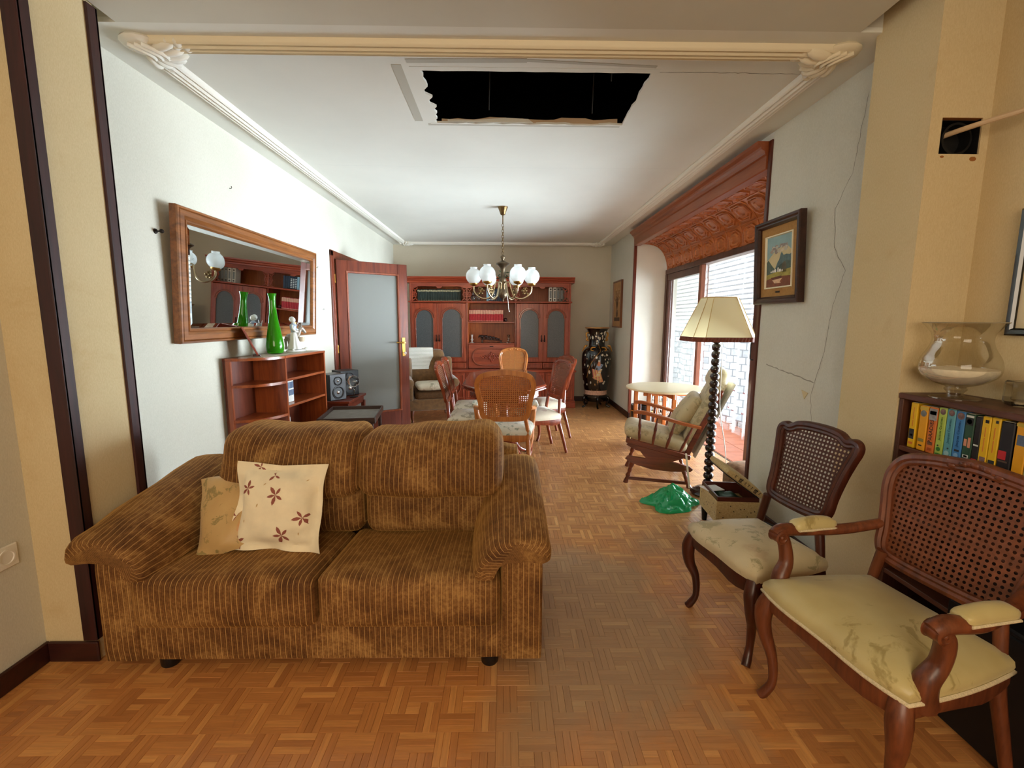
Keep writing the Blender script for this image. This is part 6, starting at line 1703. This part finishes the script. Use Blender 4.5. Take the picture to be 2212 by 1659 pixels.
# ================================================================== round folding table and things under it
RTX, RTY = 1.625, 4.62
ROAK = wood('round_table_leg_wood', S(140, 74, 28), S(186, 110, 50), 'z', .35)
rt = thing('round_table', 'round cream-topped gateleg table by the terrace door', 'table', (RTX, RTY, 0))
mb = MB(); mb.lathe([(.37, .678), (.385, .682), (.39, .69), (.388, .70), (.36, .704), (.001, .705)], 48, cap=True); mb.build('table_top', plain('cream_laminate', S(226, 212, 176), .35, var=.04, vscale=4), rt, 40)
mb = MB(); mb.box(-.22, .22, -.012, .012, .61, .678, .003).box(-.012, .012, -.26, .26, .61, .678, .003); mb.build('apron', ROAK, rt)
for (x, y) in ((-.25, .16), (-.18, -.05), (.02, -.20), (.24, .0), (.08, .24), (-.05, .12)):
    mb = MB(); mb.box(x-.02, x+.02, y-.016, y+.016, 0, .678, .003); mb.build('leg', ROAK, rt)
mb = MB(); mb.box(-.25, -.18, .14, .17, .10, .13, .002).tube([(-.25, .16, .12), (-.18, -.05, .12)], .012, 6); mb.build('stretcher', ROAK, rt)
bn = thing('waste_bin', 'black bin with a brass wire frame under the round table', 'bin', (1.49, 4.95, 0))
mb = MB(); mb.lathe([(.085, 0), (.10, .02), (.115, .44), (.118, .46), (.11, .46), (.10, .03)], 24); mb.build('bin_body', BLACK, bn)
mb = MB()
for z in (.06, .40): mb.tube([(.122*cos(k*pi/12), .122*sin(k*pi/12), z) for k in range(24)], .006, 6, True)
for k in range(6): mb.tube([(.122*cos(k*pi/3), .122*sin(k*pi/3), .0), (.122*cos(k*pi/3), .122*sin(k*pi/3), .40)], .005, 6)
mb.build('brass_frame', BRASS, bn, 60)
ws = thing('wire_plant_stand', 'white curled wire plant stand with a shallow basket under the round table', 'plant stand', (1.77, 5.02, 0))
mb = MB(); WW = .006
for k in range(8):
    a = k*pi/4
    mb.tube(cr([(.05*cos(a), .05*sin(a), .34), (.12*cos(a), .12*sin(a), .37), (.145*cos(a), .145*sin(a), .45), (.13*cos(a), .13*sin(a), .58)], 4), WW, 6)
for z, r in ((.37, .12), (.45, .145), (.50, .142), (.58, .13)): mb.tube([(r*cos(k*pi/12), r*sin(k*pi/12), z) for k in range(24)], WW, 6, True)
mb.build('wire_basket', WHITE, ws, 60)
for k in range(3):
    a = k*2*pi/3+.4
    MB().tube(cr([(.10*cos(a), .10*sin(a), .37), (.08*cos(a), .08*sin(a), .25), (.11*cos(a), .11*sin(a), .10), (.15*cos(a), .15*sin(a), .006)], 5), .008, 6).build('leg', WHITE, ws, 60)
mb = MB(); mb.ball((0, 0, .44), .09, 16, 10, 1, 1, .5); mb.build('white_bowl', plain('white_ceramic', S(232, 232, 230), .2, coat=.4), ws, 60)

# ================================================================== platform rocker
RKW = wood('rocker_wood', S(70, 28, 15), S(118, 54, 28), 'y', .3, coat=.3)
RKL = wood('rocker_arm_wood', S(130, 62, 28), S(176, 96, 48), 'y', .28, coat=.3)
RKF = floral('rocker_cushion_floral', S(176, 160, 122), S(196, 182, 146), S(140, 130, 96), S(160, 142, 104), 22)
rk = thing('rocking_chair', 'wooden platform rocker with spindled arms and floral cushions near the terrace door', 'rocking chair', (1.34, 3.93, 0), rz=-106)
BH = .19
for s in (-1, 1):
    x = s*.23
    mb = MB(); pts = [(-.27, BH+.02), (-.25, BH+.045), (-.12, BH+.035), (.0, BH+.03), (.12, BH+.018), (.24, BH-.005), (.27, BH-.03), (.25, BH-.05), (.10, BH-.06), (-.05, BH-.055), (-.18, BH-.025)]
    mb.prism(pts, 'x', x-.014, x+.014); mb.build('base_rail', RKW, rk)
    for yy, tilt in ((-.21, -.05), (.20, .05)):
        zt = BH-.01 if yy < 0 else BH-.045
        p = [(x, yy+tilt*(1-k/8), .0+zt*k/8) for k in range(9)]
        MB().tube(p, [.022, .020, .014, .020, .013, .019, .014, .021, .020], 10).build('leg', RKW, rk, 60)
    MB().box(x-.012, x+.012, -.25, .24, .028, .052, .004).build('stretcher', RKW, rk)
MB().prism([(.20, .30), (.215, .30), (.255, .012), (.24, .012)], 'x', .262, .264).build('fabric_tag', WHITE, rk, 0)
MB().tube([(-.23, -.235, .045), (.23, -.235, .045)], .011, 8).build('cross_bar', RKW, rk); MB().tube([(-.23, .225, .045), (.23, .225, .045)], .011, 8).build('cross_bar', RKW, rk)
TM = Matrix.Translation((0, 0, .315)) @ Matrix.Rotation(rad(-12.5), 4, 'X')    # upper part rocked backwards
def rpart(nm, mb, mat=RKW, sm=40):
    mb.xf(TM); return mb.build(nm, mat, rk, sm)
for s in (-1, 1):
    x = s*.245
    rpart('seat_rail', MB().box(x-.014, x+.014, -.27, .25, -.02, .02, .004))
    rpart('side_plate', MB().prism([(-.19, -.02), (.20, -.02), (.12, -.075), (.05, -.125), (-.05, -.125), (-.11, -.085)], 'x', x-.011, x+.011))
    arm = [(x, -.275, .245), (x, -.20, .262), (x, -.05, .262), (x, .12, .258), (x, .26, .262)]
    p = cr(arm, 5); rpart('armrest', MB().tube(p, lerp_list([.8, 1.0, .95, .9, .8], len(p)), sec=[(-.013, -.026), (.010, -.026), (.015, -.016), (.015, .016), (.010, .026), (-.013, .026)], up=(0, 0, 1)), RKL)
    for k, yy in enumerate((-.17, -.06, .05, .16)):
        y2 = yy-.05+.03*k
        rpart('spindle', MB().tube([(x, yy+(y2-yy)*t/7, .015+.235*t/7) for t in range(8)], [.008, .011, .013, .010, .014, .010, .009, .007], 8), RKW, 60)
    bp_ = [(s*.20, .22, -.01), (s*.20, .25, .16), (s*.20, .295, .38), (s*.195, .335, .56)]
    p = cr(bp_, 5); rpart('back_post', MB().tube(p, 1.0, sec=rsec(.022, .012), up=(0, -1, 0.3)), RKW)
for x in (-.10, 0, .10):
    p = cr([(x, .225, .0), (x, .255, .16), (x, .30, .38), (x, .34, .56)], 5); rpart('back_slat', MB().tube(p, 1.0, sec=rsec(.007, .016), up=(0, -1, .3)), RKL)
rpart('seat_rail', MB().box(-.245, .245, -.275, -.25, -.02, .018, .004)); rpart('seat_rail', MB().box(-.245, .245, .225, .25, -.02, .018, .004))
rpart('top_rail', MB().box(-.215, .215, .325, .35, .54, .59, .006))
mb = MB(); mb.cushion((0, -.04, .065), (.225, .26, .05), .045, (0, .01, .02), seg=(12, 14, 8)); rpart('seat_cushion', mb, RKF, 60)
Mk = Matrix.Translation((0, .215, .13)) @ Matrix.Rotation(rad(-12), 4, 'X')
mb = MB(); mb.cushion((0, 0, .26), (.205, .045, .30), .04, (0, .015, 0), seg=(12, 8, 14), M=Mk); rpart('back_cushion', mb, RKF, 60)
mb = MB(); mb.cushion((0, -.02, .54), (.20, .06, .085), .055, (0, .01, .01), seg=(12, 8, 8), M=Mk); rpart('head_cushion', mb, RKF, 60)
# lace throw down the back of the rocker, and an extra pillow on it
LACE2 = plain('cream_lace_throw', S(226, 224, 214), .85, var=.15, vscale=50)
th_ = thing('lace_throw', 'pale lace throw hanging down the back of the rocking chair', 'throw', (1.34, 3.93, 0), rz=-106)
def thr(u, v):
    x = -.215+.43*u; z = .66-.66*v; y = .225+.115*((z+.02)/.6)+.055+.006*sin(u*20)
    q = TM @ Vector((x, y, z)); return (q.x, q.y, q.z)
mb = MB(); mb.grid(thr, 14, 18); mb.grid(lambda u, v: tuple(Vector(thr(u, v))+Vector((0, .004, 0))), 14, 18); mb.build('throw_sheet', LACE2, th_, 60)
ep = thing('back_pillow', 'faded floral pillow leaning in the rocking chair', 'cushion', (1.34, 3.93, 0), rz=-106)
Mp = TM @ Matrix.Translation((-.06, .085, .125)) @ Matrix.Rotation(rad(-20), 4, 'X') @ Matrix.Rotation(rad(4), 4, 'Y')
mb = MB(); mb.cushion((0, 0, .19), (.17, .05, .19), .045, (0, .03, 0), seg=(12, 8, 12), M=Mp); mb.build('cover', RKF, ep, 60)

# ================================================================== floor lamp
fl = thing('floor_lamp', 'dark bobbin-turned floor lamp with cream shade and brown pleated edging', 'floor lamp', (1.605, 3.50, 0))
LWD = plain('lamp_dark_wood', S(34, 18, 13), .22, coat=.5, var=.25, vscale=20)
mb = MB(); mb.lathe([(.10, 0), (.125, .008), (.13, .02), (.118, .035), (.10, .04), (.085, .055), (.05, .062), (.03, .075)], 32); mb.build('base', LWD, fl, 60)
nb = 21; z0, z1 = .07, 1.25; pr = []
for k in range(nb):
    zc = z0+(z1-z0)*(k+.5)/nb; hh = (z1-z0)/nb/2; r = .040-.007*k/nb
    for t in range(5):
        a = -pi/2+pi*t/4; pr.append((.017+(r-.017)*cos(a), zc+hh*sin(a)*.98))
mb = MB(); mb.lathe(pr, 18); mb.build('bobbin_column', LWD, fl, 60)
mb = MB(); mb.tube([(0, 0, 1.24), (0, 0, 1.40)], .012, 10); mb.lathe([(.02, 1.40), (.022, 1.45), (.012, 1.46)], 12); mb.build('lamp_holder', BRASS, fl)
def shp(s, z):   # rectangle with cut corners
    a, b_, c = .235*s, .19*s, .065*s
    return [(-a+c, -b_, z), (a-c, -b_, z), (a, -b_+c, z), (a, b_-c, z), (a-c, b_, z), (-a+c, b_, z), (-a, b_-c, z), (-a, -b_+c, z)]
mt, nt, b = new_mat('parchment_shade')
b.inputs['Base Color'].default_value = S(244, 238, 214); b.inputs['Roughness'].default_value = .6
tl = nd(nt, 'ShaderNodeBsdfTranslucent'); tl.inputs[0].default_value = S(244, 238, 214)
m1 = nd(nt, 'ShaderNodeMixShader'); m1.inputs[0].default_value = .55; lk(nt, tl.outputs[0], m1.inputs[1]); lk(nt, b.outputs[0], m1.inputs[2]); lk(nt, m1.outputs[0], nt.nodes['Material Output'].inputs[0])
mb = MB(); R0 = [shp(1.0, 1.235), shp(.74, 1.385), shp(.485, 1.535)]; R1 = [[(x*.985, y*.985, z) for x, y, z in r] for r in R0]
mb.rings(R0, False, False); mb.rings(R1, False, False); mb.build('shade', mt, fl, 20)
mb = MB()
for i in range(8): mb.tube([shp(1.004, 1.235)[i], shp(.488, 1.535)[i]], .0025, 5)
mb.tube(shp(.487, 1.535), .004, 6, True); mb.build('shade_seam', plain('shade_seam_cream', S(206, 178, 120), .7), fl)
mb = MB(); base = shp(1.0, 0); n = 12; pts = []
for i in range(8):
    a, b_ = Vector(base[i]), Vector(base[(i+1) % 8]); k_ = max(3, int((b_-a).length/.012))
    for j in range(k_): pts.append(a.lerp(b_, j/k_))
ro, ri = [], []
rr0 = [(p.x*(1.012+.012*(i % 2)), p.y*(1.012+.012*(i % 2)), 1.212) for i, p in enumerate(pts)]; rr1 = [(p.x*(1.002+.012*((i+1) % 2)), p.y*(1.002+.012*((i+1) % 2)), 1.246) for i, p in enumerate(pts)]
rr2 = [(p.x*.985, p.y*.985, 1.246) for p in pts]; rr3 = [(p.x*.985, p.y*.985, 1.212) for p in pts]
mb.rings([rr0, rr1, rr2, rr3, rr0], False, False); mb.build('pleated_edging', plain('brown_braid', S(110, 52, 30), .7, var=.25, vscale=60), fl, 0)
mb = MB(); mb.tube(cr([(.03, -.02, 1.30), (.035, -.03, 1.0), (.04, -.035, .7), (.10, -.03, .4), (.14, -.02, .12), (.15, 0, .006), (.30, .15, .006), (.5, .35, .006)], 6), .0032, 6); mb.build('cord', WHITE, fl, 60)

# ================================================================== storage box on legs with open lid
bxt = thing('storage_box', 'square footstool box covered in oriental-script fabric with its lid propped open', 'storage box', (1.475, 2.90, 0), rz=-5)
mt, nt, b = new_mat('script_fabric')
ov = coords(nt); n0 = noise_n(nt, ov, 90, 4, .7); c0 = ramp(nt, n0, [(.3, S(170, 146, 98)), (.7, S(206, 186, 140))]).outputs[0]; lk(nt, c0, b.inputs['Base Color']); b.inputs['Roughness'].default_value = .9
FAB = mt
hw, hd = .135, .155; zb, zt = .10, .24
for (a, b_, c, d, nm) in ((-hw, hw, -hd, -hd+.012, 'front_side'), (-hw, hw, hd-.012, hd, 'back_side'), (-hw, -hw+.012, -hd+.012, hd-.012, 'left_side'), (hw-.012, hw, -hd+.012, hd-.012, 'right_side')):
    MB().box(a, b_, c, d, zb, zt, .003).build(nm, FAB, bxt)
MB().box(-hw+.012, hw-.012, -hd+.012, hd-.012, zb, zb+.012).build('bottom', DKWOOD, bxt)
mb = MB()
for (a, b_, c, d) in ((-hw+.008, hw-.008, -hd+.008, -hd+.02), (-hw+.008, hw-.008, hd-.02, hd-.008), (-hw+.008, -hw+.02, -hd+.02, hd-.02), (hw-.02, hw-.008, -hd+.02, hd-.02)): mb.box(a, b_, c, d, zt-.05, zt+.028, .002)
mb.build('inner_rim', wood('box_rim_wood', S(60, 24, 18), S(92, 42, 30), 'x', .35), bxt)
for (x, y) in ((-hw+.03, -hd+.03), (hw-.03, -hd+.03), (-hw+.03, hd-.03), (hw-.03, hd-.03)):
    MB().lathe([(.016, 0), (.024, .10)], 12, (x, y, 0)).build('leg', BLACK, bxt)
LDM = Matrix.Translation((hw, 0, zt+.03)) @ Matrix.Rotation(rad(36), 4, 'Y')
mb = MB(); mb.cushion((-hw, 0, .012), (hw+.004, hd+.004, .02), .014, (0, 0, .012), seg=(8, 8, 4)); mb.xf(LDM); ld = mb.build('lid', FAB, bxt, 60)
mb = MB(); mb.box(-2*hw+.01, -.01, -hd+.01, hd-.01, -.014, -.008); mb.xf(LDM); mb.build('lid_lining', INK, bxt)
# brush-stroke characters on the lid edge and small marks on the sides
mb = MB()
def stroke(x0, z0, x1, z1, w=.0022):
    mb.tube([(x0, -hd-.0052, z0), (x1, -hd-.0052, z1)], w, 5)
for (ox) in (-.175, -.06):   # two large characters: a barred "world" sign and a crossed sign
    stroke(ox-.012, .018, ox+.014, .020); stroke(ox-.008, .026, ox-.008, .002); stroke(ox, .028, ox, .008); stroke(ox+.008, .028, ox+.007, .010); stroke(ox-.008, .002, ox+.013, .003); stroke(ox, .008, ox+.008, .008)
for ox in (-.215, -.14, -.115, -.09, -.03): stroke(ox-.006, .02, ox+.006, .02, .0012); stroke(ox, .025, ox-.004, .006, .0012); stroke(ox-.004, .012, ox+.005, .010, .0012)
mb.xf(LDM); mb.build('painted_script', INK, ld)
mb = MB(); r_ = random.Random(9)
for k in range(11):
    x, z = -hw+.02+k*.021, r_.uniform(zb+.02, zt-.02); mb.add([(x, -hd-.0008, z), (x+.009, -hd-.0008, z), (x+.004, -hd-.0008, z+.010)], [(0, 1, 2)])
    y, z = -hd+.02+k*.025, r_.uniform(zb+.02, zt-.02); mb.add([(-hw-.0008, y, z), (-hw-.0008, y+.009, z), (-hw-.0008, y+.004, z+.011)], [(0, 1, 2)])
mb.build('painted_marks', INK, bxt, 0)
sj = thing('wrapped_bundle', 'dark green cloth bundle inside the open box', 'bundle', (1.47, 2.90, .118), rz=20)
mb = MB(); mb.cushion((0, 0, .055), (.075, .10, .05), .045, (0, 0, .02), seg=(12, 12, 8), deform=lambda p: p+Vector((0, 0, .010*sin(p.x*70)*cos(p.y*50)))); mb.build('cloth', plain('dark_green_cloth', S(38, 66, 52), .5, var=.6, vscale=18), sj, 60)
mb = MB(); mb.box(-.07, .05, -.05, .05, .0, .004)
mb.xf(Matrix.Translation((1.405, 2.98, .245)) @ Matrix.Rotation(rad(12), 4, 'Z'))
single(mb, 'folded_paper', plain('white_paper', S(224, 224, 222), .7), 'folded white paper on the rim of the open box', 'paper')

# ================================================================== green plastic bag on the floor
mt, nt, b = new_mat('green_plastic_film')
b.inputs['Base Color'].default_value = S(30, 176, 112); b.inputs['Roughness'].default_value = .14; b.inputs['Specular IOR Level'].default_value = .7
tl = nd(nt, 'ShaderNodeBsdfTranslucent'); tl.inputs[0].default_value = S(30, 190, 120)
m1 = nd(nt, 'ShaderNodeMixShader'); m1.inputs[0].default_value = .7; lk(nt, tl.outputs[0], m1.inputs[1]); lk(nt, b.outputs[0], m1.inputs[2]); lk(nt, m1.outputs[0], nt.nodes['Material Output'].inputs[0])
def bag(u, v):
    a = 2*pi*u; r = v
    R_ = .19+.035*sin(3*a+.6)+.02*sin(5*a)
    x = R_*r*cos(a)*1.02; y = R_*r*sin(a)*.78
    pk = Vector((.03, .05))
    d = (Vector((x, y))-pk).length
    h = .125*max(0, 1-d/.19)**1.1
    cr_ = .030*(1-r*.5)*noise.noise(Vector((x*20, y*20, 3.1)))+.030*abs(noise.noise(Vector((x*34, y*34, 1.1))))*(1-.3*r)
    fold = .014*abs(sin(a*4+r*5))*(r*(1-r)*4)
    z = .012+h+cr_+fold
    if v > .985: z = .004
    return (x, y, max(.004, z))
mb = MB(); mb.grid(bag, 64, 22, cu=True)
bg = thing('plastic_bag', 'crumpled green plastic bag on the parquet beside the rocking chair', 'bag', (1.235, 3.285, 0)); mb.build('film', mt, bg, 28)
# brown pouf behind the box and black bag by the wall
pf_ = thing('brown_pouf', 'brown mottled cushion standing behind the lamp at the recess edge', 'cushion', (1.80, 3.36, 0), rz=12)
mb = MB(); mb.cushion((0, 0, .15), (.13, .08, .15), .05, (.0, .02, .01), seg=(10, 8, 10)); mb.build('cover', plain('mottled_brown_fabric', S(136, 102, 76), .85, var=.35, vscale=30), pf_, 60)
bb = thing('black_bag', 'crumpled black fabric bag on the floor behind the side chair', 'bag', (1.54, 2.50, 0))
def bbag(u, v):
    a = 2*pi*u; t = v*pi/2; R_ = .17+.02*sin(3*a+1); n_ = noise.noise(Vector((cos(a)*3, sin(a)*3, v*4)))*.03
    return ((R_+n_)*cos(a)*cos(t)**.6*.95, (R_+n_)*sin(a)*cos(t)**.6*1.35, .004+(.13+.5*n_)*sin(t))
mb = MB(); mb.grid(bbag, 36, 12, cu=True); mb.build('fabric', plain('black_fabric', S(20, 17, 15), .8, var=.3, vscale=30), bb, 50)
mb = MB(); mb.tube(cr([(.05, -.15, .08), (.02, -.10, .19), (-.03, 0, .21), (-.02, .1, .17), (.02, .16, .09)], 5), .008, 6); mb.build('strap', plain('black_strap', S(24, 20, 18), .7), bb, 60)
# nail in right wall
mb = MB(); mb.tube([(XR, 2.72, .755), (XR-.012, 2.72, .757)], .003, 6); single(mb, 'picture_nail', IRON, 'small nail low in the right wall above the storage box', 'nail')
